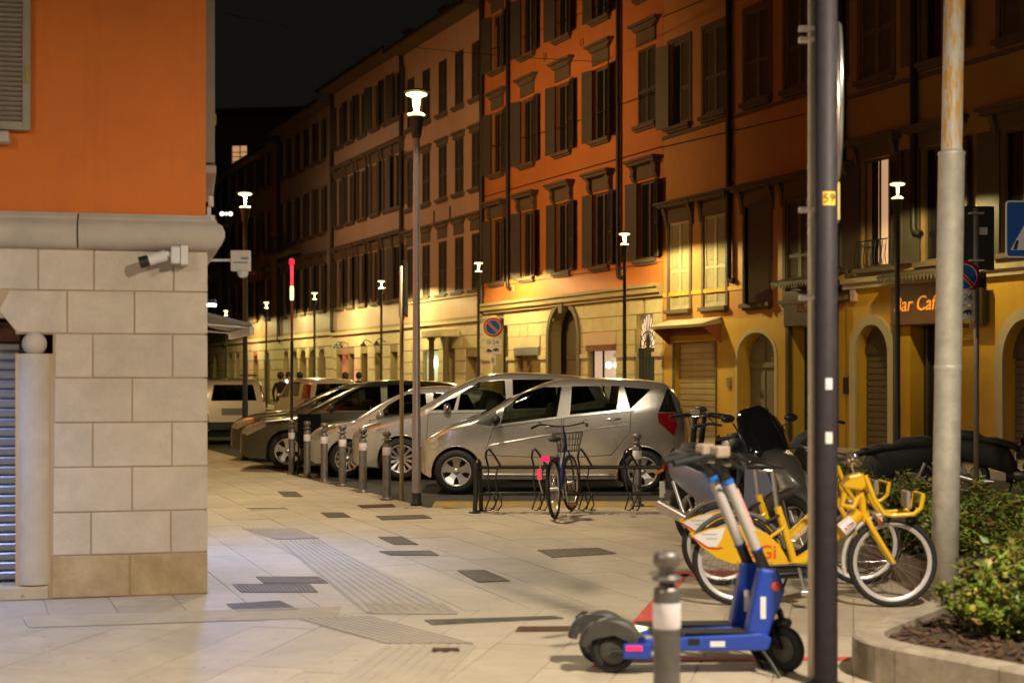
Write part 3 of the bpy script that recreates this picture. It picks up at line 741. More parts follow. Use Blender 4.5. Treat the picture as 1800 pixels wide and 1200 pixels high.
def window(bld, x, z, w, h, shutter='open', sm=None, hood=None, tm=None, lit=None, surround=None, sill=True, left=None, right=None):
    sm = sm or M['shut_d']; tm = tm or M['trim']
    win = obj('window', frame_mesh(w, h, M['shut_m']), bld, (x, WD, z))
    obj('pane', pane_mesh(w, h, lit or M['glass_win']), win)
    if sill: obj('sill', sill_mesh(w, tm), win, (0, -WD, 0))
    if hood: obj('lintel', hood_mesh(w, hood, tm), win, (0, -WD, h + (.11 if surround else 0)))
    if surround: obj('surround', surround_mesh(w, h, surround), win, (0, -WD, 0))
    sw = w / 2 - .004
    if shutter == 'open' and rngw.random() < .5:
        cw = rngw.choice((.07, .10, .16)); s_ = rngw.choice((-1, 1, 1)); dz = rngw.choice((0, 0, .25))
        def f(): return meshof(MB().box(-cw / 2, cw / 2, .016, .022, .07, h - .07 - dz), 'curtain', mat('curtain_cloth', (.34, .22, .15), .85, var=.2, vscale=6, stretch=(8, 1, .3)))
        obj('curtain', cached(('cu', cw, dz, round(h, 2)), f), win, (s_ * (w / 2 - .07 - cw / 2), 0, 0))
    if shutter == 'open':
        al = R(left if left is not None else rngw.uniform(5, 20)); ar = R(right if right is not None else rngw.uniform(8, 30))
        obj('shutter', shutter_mesh(sw, h, sm), win, (-w / 2, -WD - .035, 0), math.pi + al)
        obj('shutter', shutter_mesh(sw, h, sm), win, (w / 2, -WD - .035, 0), -ar)
    elif shutter == 'closed':
        obj('shutter', shutter_mesh(sw, h, sm), win, (-w / 2 + .003, -WD + .03, 0)); obj('shutter', shutter_mesh(sw, h, sm), win, (.002, -WD + .03, 0))
    elif shutter == 'ajar':
        obj('shutter', shutter_mesh(sw, h, sm), win, (-w / 2 + .01, -WD - .01, 0), -R(38)); obj('shutter', shutter_mesh(sw, h, sm), win, (w / 2 - .01, -WD - .02, 0), math.pi + R(35))
    elif shutter == 'half':
        obj('shutter', shutter_mesh(sw, h, sm), win, (-w / 2, -WD - .035, 0), math.pi + R(12)); obj('shutter', shutter_mesh(sw, h, sm), win, (.002, -WD + .03, 0))
    return win
def blocks(bld, wall, W, z0, z1, ops, rowh, lens, m, proud=.03, gap=.02):
    """rusticated stones between the openings, each a stone of its own"""
    z = z0; r = 0
    while z < z1 - .1:
        zt = min(z + rowh, z1); zm = (z + zt) / 2; spans = [(0.0, W)]
        for (a, b, c, d, rise) in ops:
            if zt <= c or z >= d: continue
            if rise > 0 and zm > d - rise:
                k = (zm - (d - rise)) / rise; f = math.sqrt(max(0, 1 - k * k)); cx, rx = (a + b) / 2, (b - a) / 2
                a, b = cx - rx * f, cx + rx * f
            a -= .06; b += .06
            ns = []
            for (p, q) in spans:
                if b <= p or a >= q: ns.append((p, q)); continue
                if a > p: ns.append((p, a))
                if b < q: ns.append((b, q))
            spans = ns
        for (p, q) in spans:
            x = p; k = 0
            while x < q - .12:
                L = lens[(r + k) % len(lens)]; e = q if q - (x + L) < .35 else x + L
                def f(): return meshof(MB().box(gap / 2, (e - x) - gap / 2, -proud, .01, gap / 2, zt - z - gap / 2), 'stone_block', m)
                obj('stone_block', cached(('blk', round(e - x, 2), round(zt - z, 2), m.name), f), wall, (x, 0, z)); x = e; k += 1
        z = zt; r += 1
def arch_trim(x0, x1, z1, rise, z0, t, proud, m, name, parent, n=16):
    cx, rx = (x0 + x1) / 2, (x1 - x0) / 2; zs_ = z1 - rise; mb = MB()
    I = [(x0, z0)] + [(cx - rx * math.cos(math.pi * k / n), zs_ + rise * math.sin(math.pi * k / n)) for k in range(n + 1)] + [(x1, z0)]
    O = [(x0 - t, z0)] + [(cx - (rx + t) * math.cos(math.pi * k / n), zs_ + (rise + t) * math.sin(math.pi * k / n)) for k in range(n + 1)] + [(x1 + t, z0)]
    N = len(I); V = [(x, -proud, z) for x, z in I] + [(x, -proud, z) for x, z in O] + [(x, .03, z) for x, z in I] + [(x, .0, z) for x, z in O]
    F = []
    for k in range(N - 1): F += [(k, k + 1, N + k + 1, N + k), (N + k, N + k + 1, 3 * N + k + 1, 3 * N + k), (k, k + 1, 2 * N + k + 1, 2 * N + k)]
    return mb.add(V, F).build(name, m, parent)
def pipe(bld, x, z0, z1, r=.065, kick=True):
    pts = [(x, -.10, z1), (x, -.10, z0 + .15)] + ([(x + .03, -.10, z0 + .05), (x + .16, -.06, z0)] if kick else [(x, -.1, z0)])
    return MB().path(pts, r, 8).build('drainpipe', M['gutter'], bld)
def house(name, label, xl, xr, H):
    t1, t0 = FT(xl), FT(xr); b = empty(name, FP(t1), RZF); tag(b, label, 'building', 'tall plastered houses along the far side'); b['W'] = t1 - t0
    def X(px): return t1 - FT(px)
    return b, t1 - t0, X
def eaves(b, W, H, over=.75, dz=.0):
    MB().box(-.02, W + .02, -over, .4, H, H + .10).build('eaves', M['trim'], b)
    MB().path([(0, -over - .04, H + .08), (W, -over - .04, H + .08)], .08, 8).build('gutter', M['gutter'], b)
    MB().prism([(-over, H + .10), (5.2, H + 2.2), (10.5, H + .10)], -.02, W + .02, 'x').build('roof', M['tile_roof'], b)
    for f in (.28, .74): MB().box(W * f - .35, W * f + .35, 2.6, 3.2, H + .9, H + 2.5).box(W * f - .42, W * f + .42, 2.53, 3.27, H + 2.5, H + 2.62).build('chimney', M['trim'], b)
    MB().tube((W * .5, 4, H + 1.5), (W * .5, 4, H + 3.6), .025, n=5).tube((W * .5 - .6, 4, H + 3.4), (W * .5 + .6, 4, H + 3.4), .012, n=4).tube((W * .5 - .4, 4, H + 3.1), (W * .5 + .4, 4, H + 3.1), .012, n=4).build('aerial', M['gutter'], b)
def body(b, W, H, m):
    """side and rear walls behind the street face"""
    mb = MB()
    mb.box(0.0, .25, .62, 10, 0, H).box(W - .25, W, .62, 10, 0, H).box(.25, W - .25, 9.75, 10, 0, H)
    mb.box(0, .02, .0, .62, 0, H).box(W - .02, W, .0, .62, 0, H)
    mb.build('rear_wall', m, b)
def win_ops(xs, floors): return [(x - w / 2, x + w / 2, z, z + h, 0) for x in xs for (z, h, w) in floors]

# ---- house with orange plaster over a rusticated ground floor
b3, W3, X3 = house('orange_house', 'bright orange house with shuttered windows over a rusticated stone ground floor', 850, 1166, 15.2)
xs3 = [X3(p) for p in (875, 928, 990, 1057, 1137)]; wd = .98
fl3 = [(4.75, 2.08, wd), (8.35, 2.05, wd), (11.8, 1.85, wd)]
facade(W3, 15.2, 4.05, win_ops(xs3, fl3), .2, 'upper_wall', M['orange3'], b3)
for i, x in enumerate(xs3):
    window(b3, x, 4.75, wd, 2.08, 'open', hood='console', surround=M['reveal'] if False else None)
    window(b3, x, 8.35, wd, 2.05, 'closed' if i == 4 else 'open', hood='flare')
    window(b3, x, 11.8, wd, 1.85, 'closed' if i == 4 else 'open', hood='flare')
op3 = [(X3(868), X3(893), 0, 3.55, .6), (X3(908), X3(950), 0, 2.52, 0), (X3(968), X3(1018), 0, 3.75, .98), (X3(1037), X3(1083), 0, 2.50, 0), (X3(1119), X3(1150), 0, 3.30, .5)]
g3 = facade(W3, 4.05, 0, op3, .35, 'ground_wall', M['stone3j'], b3)
blocks(b3, g3, W3, .45, 3.72, [(a - .02, b, c, d + (.36 if i in (1, 3) else 0), r) for i, (a, b, c, d, r) in enumerate(op3)], .405, (.95, .62, 1.15), M['stone3'])
MB().box(0, W3, -.05, .01, 0, .44).build('plinth', M['trim'], b3)
mb = MB().box(-.02, W3 + .02, -.12, .02, 3.72, 3.82).box(-.02, W3 + .02, -.2, .02, 3.82, 3.97).box(-.02, W3 + .02, -.26, .02, 3.97, 4.06); mb.build('cornice', mat('cornice_brown', (.40, .29, .13), .75, var=.15, vscale=3), b3)
for a, bb in ((0, op3[0][0]), (op3[0][1], op3[1][0]), (op3[1][1], op3[2][0] - .2), (op3[2][1] + .2, op3[3][0]), (op3[3][1], op3[4][0]), (op3[4][1], W3)):
    if bb - a > .1: MB().box(a, bb, -.085, .0, 2.14, 2.26).build('string_course', M['trim_l'], b3)
MB().box(0, W3, -.05, .01, 4.62, 4.74).build('sill_band', M['orange3'], b3)
arch_trim(op3[2][0], op3[2][1], 3.75, .98, 0, .17, .09, M['trim'], 'arch_moulding', b3); 
MB().prism([(-.11, 3.5), (.11, 3.5), (.17, 3.98), (-.17, 3.98)], -.16, 0).build('keystone', M['trim'], b3).location.x = (op3[2][0] + op3[2][1]) / 2
dr = MB().box(op3[2][0], op3[2][1], .55, .58, 0, 3.75).build('door', M['door_w'], b3)
xc = (op3[2][0] + op3[2][1]) / 2
for s in (-1, 1):
    for (z0, z1) in ((.3, 1.2), (1.35, 2.1), (2.25, 3.3)):
        MB().box(xc + s * .52 - .3, xc + s * .52 + .3, .53, .55, z0, z1).build('panel', M['door_w'], dr, bevel=.012)
MB().box(xc - .9, xc + .9, .50, .56, 2.14, 2.24).build('rail', M['door_w'], dr)
# roller shuttered window with white box lintel
a, b_ = op3[1][:2]; MB().box(a - .06, b_ + .06, -.06, .3, 2.53, 2.875).build('lintel_box', M['trim_l'], b3)
MB().box(a, b_, -.1, .3, 2.28, 2.52).build('shutter_housing', M['roller'], b3)
def roller(bld, a, b_, z0, z1, y, m, pitch=.11):
    r = MB().box(a, b_, y + .02, y + .03, z0, z1).build('roller_shutter', m, bld); z = z0
    def f(): return meshof(MB().prism([(0, .004), (-.022, .02), (-.022, pitch - .025), (0, pitch - .006)], 0, b_ - a, 'x'), 'slat', m)
    me = cached(('rs', round(b_ - a, 2), m.name, pitch), f)
    while z < z1 - .05: obj('slat', me, r, (a, y + .018, z)); z += pitch
    return r
roller(b3, a, b_, .9, 2.28, .2, M['roll_y'])
MB().box(a, b_, 0.0, .3, 0, .9).build('window_apron', M['stone3'], b3)
# lit shop window
a, b_ = op3[3][:2]; MB().box(a - .08, b_ + .05, -.06, .33, 2.51, 2.875).build('lintel_box', mat('pinkish_stone', (.62, .42, .28), .7), b3)
MB().box(a, b_, -.14, .3, 2.34, 2.50).build('shop_awning', mat('dull_red_cloth', (.22, .07, .04), .8), b3)
sh = MB().box(a, b_, .14, .16, .2, 2.4).build('shop_interior', emis('shop_light', (1.0, .66, .48), .8), b3)
MB().box(a, b_, .03, .13, .0, .55).build('shop_counter', M['trim_l'], b3)
MB().box(a, b_, .02, .025, .55, 2.36).build('shop_glass', M['glass_clear'], b3)
for f in (.12, .5): MB().box(a + (b_ - a) * f - .02, a + (b_ - a) * f + .02, .0, .05, .55, 2.36).build('shop_frame', M['dark_metal'], b3)
for k in range(6): MB().lathe([(.05, .56), (.09, .8), (.03, .95), (0, 1.0 + .08 * (k % 3))], 8, (a + .2 + k * .22, .09, 0)).build('display_vase', M['shut_m'], b3)
MB().ball((b_ - .25, -.1, 1.93), .09, 12).build('globe_light', emis('globe_green', (.65, 1.0, .85), 6), b3)
# small arched door with lit fan grille
a, b_ = op3[4][:2]; xc = (a + b_) / 2
MB().box(a, b_, .16, .18, .2, 3.3).build('lit_hall', emis('hall_light', (1.0, .72, .48), .75), b3)
mb = MB()
for k in range(11):
    an = math.pi * (k + .5) / 11; mb.tube((xc, .08, 2.35), (xc - math.cos(an) * .46, .08, 2.35 + math.sin(an) * .9), .014, n=5)
for rr in (.22, .42): mb.torus((xc, .08, 2.4), rr, .016, 14, 5, 'y', a0=0, a1=math.pi)
mb.build('fan_grille', M['lamp_dark'], b3)
MB().box(a, b_, .06, .12, 2.14, 2.38).build('transom', M['lamp_dark'], b3)
mb = MB()
for k in range(6): mb.box(a + k * .17 + .03, a + k * .17 + .12, .06, .11, .1, 2.14)
mb.build('door', M['lamp_dark'], b3)
MB().box(op3[0][0], op3[0][1], .4, .42, 0, 3.55).build('door', M['door_d'], b3)
for p, zb in ((897, 4.45), (1092, 4.32)): pipe(b3, X3(p), zb, 15.2)
pipe(b3, .06, 3.75, 15.2, .09)
# wall ties and cable lines across the facade
for p, q, z in ((928, 990, 11.35), (990, 1057, 11.25), (1057, 1137, 4.35), (875, 928, 4.35)):
    xm = X3((p + q) / 2)
    MB().box(xm - .1, xm - .06, -.02, 0, z, z + .22).box(xm + .06, xm + .1, -.02, 0, z, z + .22).build('wall_plaque', M['trim_l'] if z < 5 else M['trim'], b3)
MB().path([(0, -.03, 7.70), (W3, -.03, 7.62)], .012, 5).path([(0, -.03, 9.35), (W3 * .5, -.03, 9.1), (W3, -.03, 9.12)], .012, 5).path([(0, -.03, 12.6), (W3, -.03, 11.95)], .012, 5).build('wall_cable', M['gutter'], b3)
eaves(b3, W3, 15.2); body(b3, W3, 15.2, M['orange3'])

# ---- ochre house with the roller shutter, arched door and closed louvres
b2, W2, X2 = house('ochre_house', 'ochre house with pale closed louvred shutters, roller shutter and arched door', 1166, 1487, 15.2)
w2 = 1.0
x2 = [X2(p) for p in (1195, 1257, 1332, 1405, 1462)]
z1 = FZ(1257, 540) + .02; h1 = 2.25
fl2 = [(8.05, 2.15, w2), (11.55, 2.0, w2)]
g2ops = [(X2(1186), X2(1258), 0, FZ(1222, 600), 0), (X2(1297), X2(1362), 0, FZ(1330, 584), .55), (X2(1392), X2(1468), 0, FZ(1430, 572), 0)]
ops = win_ops(x2, fl2) + [(x - w2 / 2, x + w2 / 2, z1, z1 + h1, 0) for x in x2]
zs2 = FZ(1257, 520)
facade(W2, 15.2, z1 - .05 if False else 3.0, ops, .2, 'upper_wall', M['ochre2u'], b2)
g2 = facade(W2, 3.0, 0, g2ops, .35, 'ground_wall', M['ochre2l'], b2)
for i, x in enumerate(x2):
    window(b2, x, z1, w2, h1, ('closed', 'closed', 'ajar', 'closed', 'closed')[i], sm=(M['shut_p'], M['shut_p'], M['shut_m'], M['shut_m'], M['shut_m'])[i], hood='hood', tm=M['trim'], surround=M['trim'])
    window(b2, x, 8.05, w2, 2.15, ('half', 'closed', 'closed', 'closed', 'closed')[i], sm=M['shut_m'], surround=M['trim'])
    window(b2, x, 11.55, w2, 2.0, ('open', 'open', 'closed', 'closed', 'open')[i], sm=M['shut_m'])
MB().box(0, W2, -.03, .01, z1 + .35, z1 + .45).build('string_course', M['ochre2l'], b2)
# sill ledge of the upper storey
MB().box(0, W2, -.05, .01, 7.78, 7.86).build('string_course', M['trim'], b2)
a, b_ = g2ops[0][:2]; zt = g2ops[0][3]
roller(b2, a, b_, .1, zt, .15, M['roll_y'], .15)
MB().box(a - .1, a, -.02, .02, 0, zt).box(b_, b_ + .06, -.02, .02, 0, zt).build('door_frame', M['trim'], b2)
MB().prism([(0, zt + .42), (-.55, zt + .33), (-.58, zt + .40), (0, zt + .58)], a - .28, b_ + .30, 'x').build('canopy', M['trim_l'], b2)
MB().box(a - .22, b_ + .25, -.03, .01, zt + .16, zt + .42).build('shop_fascia', M['awn_red'], b2)
for s in (a - .24, b_ + .26): MB().prism([(0, zt + .42), (-.5, zt + .32), (-.04, zt - .05), (0, zt - .05)], s - .012, s + .012, 'x').build('canopy_bracket', M['awn_red'], b2)
a, b_, _, zt, rise = g2ops[1]; xc = (a + b_) / 2
arch_trim(a, b_, zt, rise, 0, .1, .02, M['trim_l'], 'door_surround', b2)
dr = MB().box(a, b_, .36, .40, 0, zt).build('door', M['door_w'], b2)
for s in (-1, 1):
    for (z0, zz1) in ((.25, 1.75), (2.0, 2.45)):
        MB().box(xc + s * (b_ - a) / 4 - .27, xc + s * (b_ - a) / 4 + .27, .335, .36, z0, zz1).build('panel', M['door_w'], dr, bevel=.012)
MB().box(a, b_, .31, .37, 1.82, 1.94).build('rail', M['door_w'], dr); MB().torus((xc - .25, .33, 1.15), .05, .012, 14, 6).build('knocker', M['lamp_dark'], dr)
pl = MB().box(xc + .35, xc + .55, .32, .334, 1.05, 1.55).build('notice_plate', M['white_plastic'], dr)
RED = mat('sign_red', (.62, .03, .03), .45); BLU = mat('sign_blue', (.01, .10, .42), .45); WHT = mat('sign_white', (.80, .78, .80), .45)
MB().lathe([(0, -.003), (.075, -.003), (.075, 0)], 16, (xc + .45, .318, 1.42), 'y').build('disc', RED, pl); MB().lathe([(0, -.003), (.052, -.003), (.052, 0)], 16, (xc + .45, .3145, 1.42), 'y').build('disc', BLU, pl)
MB().box(xc + .38, xc + .52, .317, .3195, 1.1, 1.2).build('print', RED, pl)
MB().box(b_ - 1.98, b_ - 1.84, -.05, 0, 1.35, 1.6).build('intercom', M['alu'], b2, bevel=.01)
def shopfront(bld, a, b_, zt, fascia_m, label_text, tm, size, fringe=True, zf=None, sx=1.0):
    for q in (a - .12, b_): MB().box(q, q + .12, -.10, .05, 0, zt).build('shop_pilaster', M['door_d'], bld, bevel=.01)
    MB().box(a - .14, b_ + .14, -.13, .0, zt, zt + .78).build('shop_sign', fascia_m, bld, bevel=.012)
    MB().box(a, b_, .34, .36, 0, zt).build('shop_door', M['dark_room'], bld)
    for f in (.33, .66): MB().box(a + (b_ - a) * f - .03, a + (b_ - a) * f + .03, .26, .33, 0, zt).build('shop_frame', M['door_d'], bld)
    MB().prism([(-.02, zt + 1.02), (-.42, zt + .93), (-.42, zt + .98), (-.02, zt + 1.10)], a - .22, b_ + .22, 'x').build('awning_roll', M['shut_d'], bld)
    if fringe:
        mb = MB(); x = a - .2
        while x < b_ + .2: mb.prism([(x, zt + .94), (x + .1, zt + .94), (x + .05, zt + .82)], -.425, -.412, 'y'); x += .105
        mb.build('awning_fringe', M['shut_m'], bld)
    text('lettering', label_text, size, tm, bld, .006, ((a + b_) / 2, -.14, zt + .40), shear=.25, sx=sx)
GOLD = mat('dim_gold', (.22, .10, .02), .5); SCR = emis('script_orange', (1.0, .36, .04), .38)
a, b_, _, zt, _ = g2ops[2]
shopfront(b2, a, b_, zt, mat('brown_fascia', (.075, .05, .035), .5, var=.2), 'Illumina', GOLD, .3)
pipe(b2, X2(1287), FZ(1287, 495), 15.2, .075); pipe(b2, W2 - .05, FZ(1487, 470), 15.2, .10, False)
MB().path([(0, -.03, 7.6), (W2, -.03, 7.35)], .012, 5).path([(0, -.03, 11.0), (W2, -.03, 10.8)], .012, 5).build('wall_cable', M['gutter'], b2)
eaves(b2, W2, 15.2); body(b2, W2, 15.2, M['ochre2u'])

# ---- bar house at the right
b1, W1, X1 = house('bar_house', 'dim brown ochre house with the bar, arched shop doors and a lit window', 1487, 2300, 14.8)
w1 = 1.0; x1 = [X1(p) for p in (1541, 1650, 1795, 1960, 2150)]
zb1 = FZ(1541, 470); 
fl1 = [(zb1, 2.25, w1), (7.75, 2.2, w1), (11.3, 2.0, w1)]
g1 = [(X1(1506), X1(1563), 0, FZ(1535, 570), .62), (X1(1600), X1(1662), 0, FZ(1630, 570), 0), (X1(1765), X1(1850), 0, FZ(1800, 560), .75), (X1(1930), X1(2060), 0, 2.7, 0)]
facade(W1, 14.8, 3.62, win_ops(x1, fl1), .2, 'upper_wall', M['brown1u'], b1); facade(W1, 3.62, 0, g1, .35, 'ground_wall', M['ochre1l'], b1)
curtain = emis('curtain_light', (1.0, .62, .34), .36)
for i, x in enumerate(x1):
    window(b1, x, zb1, w1, 2.25, 'open', sm=M['shut_d'], hood='hood', lit=None, left=10, right=14)
    window(b1, x, 7.75, w1, 2.2, 'closed' if i != 1 else 'open', sm=M['shut_m'], surround=M['trim'])
    window(b1, x, 11.3, w1, 2.0, 'closed' if i % 2 else 'open', sm=M['shut_d'])
MB().box(x1[0] - .06, x1[0] + .24, WD + .005, WD + .012, zb1 + .06, zb1 + 2.19).build('lit_curtain', curtain, b1)
MB().box(x1[0] - .42, x1[0] - .28, WD + .005, WD + .012, zb1 + .06, zb1 + 2.19).build('lit_curtain', mat('pale_curtain', (.35, .27, .2), .8), b1)
mb = MB(); mb.path([(x1[0] - .5, -.12, zb1 + .55), (x1[0] + .5, -.12, zb1 + .55)], .014, 6)
for k in range(9): mb.path([(x1[0] - .46 + k * .115, -.12, zb1), (x1[0] - .46 + k * .115, -.16, zb1 + .2), (x1[0] - .46 + k * .115, -.12, zb1 + .55)], .008, 5)
mb.build('balcony_rail', M['lamp_dark'], b1)
MB().box(0, W1, -.16, .01, 3.56, 3.66).box(0, W1, -.10, .01, 3.44, 3.56).build('string_course', M['trim_l'], b1)
MB().box(0, W1, -.06, .01, 7.45, 7.53).build('string_course', M['trim'], b1)
for i in (0, 2):
    a, b_, _, zt, rise = g1[i]
    arch_trim(a, b_, zt, rise, 0, .20, .05, M['trim_l'], 'door_surround', b1)
    roller(b1, a, b_, .1, zt - rise * .9, .25, M['shut_m'], .13); MB().box(a, b_, .2, .24, zt - rise * .95, zt).build('tympanum', M['door_d'], b1)
a, b_, _, zt, _ = g1[1]
shopfront(b1, a - .3, b_ + .1, zt, mat('brown_fascia2', (.16, .07, .03), .5, var=.2), 'Bar Caffè', SCR, .42, sx=.95)
dec = MB()
for k in range(6): dec.tube(((a + b_) / 2 + .1, .24, 2.05), ((a + b_) / 2 + .1 + .13 * math.cos(k * math.pi / 3), .24, 2.05 + .13 * math.sin(k * math.pi / 3)), .016, n=5)
dec.torus(((a + b_) / 2 + .1, .24, 2.05), .13, .014, 16, 5); dec.build('star_ornament', mat('white_paint', (.8, .78, .7), .5), b1)
# dark sign board with gold letters at the corner of the bar
ts = MB().box(X1(1692), X1(1742), -.20, -.10, FZ(1715, 572), FZ(1715, 500)).build('sign_board', mat('board_brown', (.045, .03, .02), .5), b1)
GL = mat('sign_gold', (.60, .38, .07), .5); xm, zm = X1(1719), FZ(1715, 500)
text('letter', 'T', .52, GL, ts, .004, (xm, -.206, zm - .34), bold=.015); text('lettering', 'TABACCHI', .10, GL, ts, .004, (xm + .02, -.206, zm - .70)); text('lettering', 'LOTTO', .11, GL, ts, .004, (xm, -.206, zm - 1.0))
MB().box(X1(1499), X1(1508), -.08, 0, FZ(1503, 530), FZ(1503, 507)).build('alarm_box', mat('pink_box', (.7, .5, .45), .5), b1, bevel=.01)
MB().box(X1(1484), X1(1493), -.03, 0, 1.25, 1.6).build('letter_box', M['lamp_dark'], b1)
MB().path([(0, -.03, 10.6), (W1, -.03, 9.6)], .012, 5).build('wall_cable', M['gutter'], b1)
for p in (1668,): pipe(b1, X1(p) - .9, 4.4, 14.8, .075)
eaves(b1, W1, 14.8); body(b1, W1, 14.8, M['brown1u'])

# ---- rose beige house
b4, W4, X4 = house('rose_house', 'rose beige house with plain dark windows and a columned porch', 708, 850, 14.2)
x4 = [X4(p) for p in (722, 749, 778, 807, 837)]; w4 = .86
fl4 = [(4.6, 1.95, w4), (8.1, 1.95, w4), (11.2, 1.95, w4)]
g4 = [(X4(745), X4(770), 0, 2.55, 0), (X4(783), X4(800), 0, 2.85, .4), (X4(820), X4(838), 0, 2.3, 0)]
facade(W4, 14.2, 3.7, win_ops(x4, fl4), .2, 'upper_wall', M['pink4'], b4); f4 = facade(W4, 3.7, 0, g4, .35, 'ground_wall', M['stone3j'], b4)
blocks(b4, f4, W4, .4, 3.5, g4, .44, (1.3, .9), M['stone4'], gap=.028)
for x in x4:
    window(b4, x, 4.6, w4, 1.95, 'closed', sm=M['shut_d'], hood='flare'); window(b4, x, 8.1, w4, 1.95, 'closed', sm=M['shut_d'], hood='plain'); window(b4, x, 11.2, w4, 1.95, 'closed', sm=M['shut_d'])
for k in range(3): MB().box(x4[k + 1] - .95, x4[k + 1] - .8, -.012, .0, 7.2, 7.75).build('vent', M['gutter'], b4)
MB().box(0, W4, -.14, .01, 3.5, 3.6).box(0, W4, -.09, .01, 4.42, 4.54).build('string_course', M['trim_l'], b4)
MB().box(g4[0][0], g4[0][1], .14, .16, 0, 2.55).build('lit_doorway', emis('cold_door', (.55, .62, .42), .35), b4)
MB().box(g4[0][0] + .5, g4[0][0] + 1.1, .05, .11, 1.95, 2.25).build('lit_sign', emis('pharmacy_glow', (.7, 1.0, .85), 7), b4)
for i in (1, 2): MB().box(g4[i][0], g4[i][1], .34, .36, 0, g4[i][3]).build('door', M['door_w'], b4)
MB().box(g4[1][0] - .5, g4[1][1] + .5, -.75, .0, 3.02, 3.28).build('porch_roof', M['trim_l'], b4, bevel=.03)
for s in (g4[1][0] - .25, g4[1][1] + .25): MB().lathe([(.16, 0), (.16, .2), (.12, .25), (.10, 2.8), (.15, 2.85), (.17, 3.02)], 12, (s, -.45, .1)).build('column', M['trim'], b4)
pipe(b4, .06, 3.9, 14.2, .085); eaves(b4, W4, 14.2); body(b4, W4, 14.2, M['pink4'])

# ---- grey rose house with dark open shutters
b5, W5, X5 = house('grey_rose_house', 'long grey rose house with many dark shutters and small bracket lanterns', 586, 708, 14.4)
x5 = [X5(p) for p in (598, 617, 638, 661, 683, 700)]; w5 = 1.0
fl5 = [(4.68, 2.1, w5), (8.35, 2.05, w5), (11.9, 1.8, w5)]
g5 = [(X5(p) - .42, X5(p) + .42, .9 if k not in (2, 4) else 0, 2.6, 0) for k, p in enumerate((597, 607, 618, 641, 666, 693))]
facade(W5, 14.4, 3.7, win_ops(x5, fl5), .2, 'upper_wall', M['pink5'], b5); f5 = facade(W5, 3.7, 0, g5, .35, 'ground_wall', M['stone3j'], b5)
blocks(b5, f5, W5, .4, 3.45, g5, .5, (1.4, 1.0), M['stone4'], gap=.032)
for x in x5:
    for (z, h, w) in fl5: window(b5, x, z, w, h, 'open', sm=M['shut_d'], hood='console' if z < 10 else None)
for o_ in g5: MB().box(o_[0], o_[1], .3, .32, o_[2], o_[3]).build('door' if o_[2] == 0 else 'window', M['glass_win'], b5)
MB().box(0, W5, -.14, .01, 3.45, 3.58).build('string_course', M['trim_l'], b5)
for p in (607, 614, 655, 679):
    mb = MB().path([(X5(p), 0, 3.0), (X5(p), -.3, 3.15), (X5(p), -.42, 3.05)], .02, 6); mb.lathe([(.02, 3.06), (.12, 2.94), (.14, 2.86)], 10, (X5(p), -.42, 0)); mb.build('bracket_lantern', M['lamp_dark'], b5)
pipe(b5, .06, 3.6, 14.4, .085); eaves(b5, W5, 14.4); body(b5, W5, 14.4, M['pink5'])
# red uplights in the doorways
PINK = (1.0, .10, .22)
def uplight(px, power, lb_):
    u = empty('uplight'); p = FP(FT(px), .28, .12); u.location = p
    tag(u, lb_, 'light', 'red uplights at the doorways')
    MB().lathe([(.05, 0), (.06, .08), (.04, .1), (0, .1)], 10).build('case', M['lamp_dark'], u)
    l = bpy.data.lights.new('red', 'SPOT'); l.energy = power; l.color = PINK; l.spot_size = R(34); l.spot_blend = .8; l.shadow_soft_size = .03
    o = bpy.data.objects.new('red', l); col.objects.link(o); o.parent = u; o.location = (0, 0, .12); o.rotation_euler = (R(180), 0, 0)
    d = (FP(FT(px), -.05, 1.6) - p - Vector((0, 0, .12))); o.rotation_euler = d.to_track_quat('-Z', 'Y').to_euler()
for px, pw, lb_ in ((606, 800, 'red uplight left of the doorway with the bracket lanterns'), (623, 650, 'red uplight right of the doorway with the bracket lanterns'), (436, 900, 'fainter red uplight beside the lamp pole at the far left'), (452, 1500, 'brightest red uplight right of the lamp pole at the far left')): uplight(px, pw, lb_)

# ---- darker houses at the end of the row
def plain_house(name, label, xl, xr, H, m, px, sm, lo=3.8):
    b, W, X = house(name, label, xl, xr, H); xs = [X(p) for p in px]
    F = [(4.7, 2.1, 1.0), (8.3, 2.1, 1.0), (11.7, 1.8, 1.0)]
    gop = [(x - .6, x + .6, 0, 2.9, .55) for x in xs]
    facade(W, H, lo, win_ops(xs, F), .2, 'upper_wall', m, b); gw = facade(W, lo, 0, gop, .35, 'ground_wall', M['stone3j'], b)
    blocks(b, gw, W, .4, 3.5, gop, .52, (1.6, 1.1), M['stone4'], gap=.04)
    for x in xs:
        for (z, h, w) in F: window(b, x, z, w, h, 'open', sm=sm, hood='console' if z < 8 else None)
    for o_ in gop: MB().box(o_[0], o_[1], .3, .33, 0, 2.9).build('door', M['door_d'], b)
    MB().box(0, W, -.14, .01, 3.5, 3.65).build('string_course', M['trim_l'], b)
    pipe(b, .06, 3.4, H, .09); eaves(b, W, H); body(b, W, H, m); return b
b6 = plain_house('grey_house', 'dark grey house with open shutters near the end of the street', 492, 586, 14.0, M['grey6'], (503, 518, 533, 549, 566), M['shut_d'])
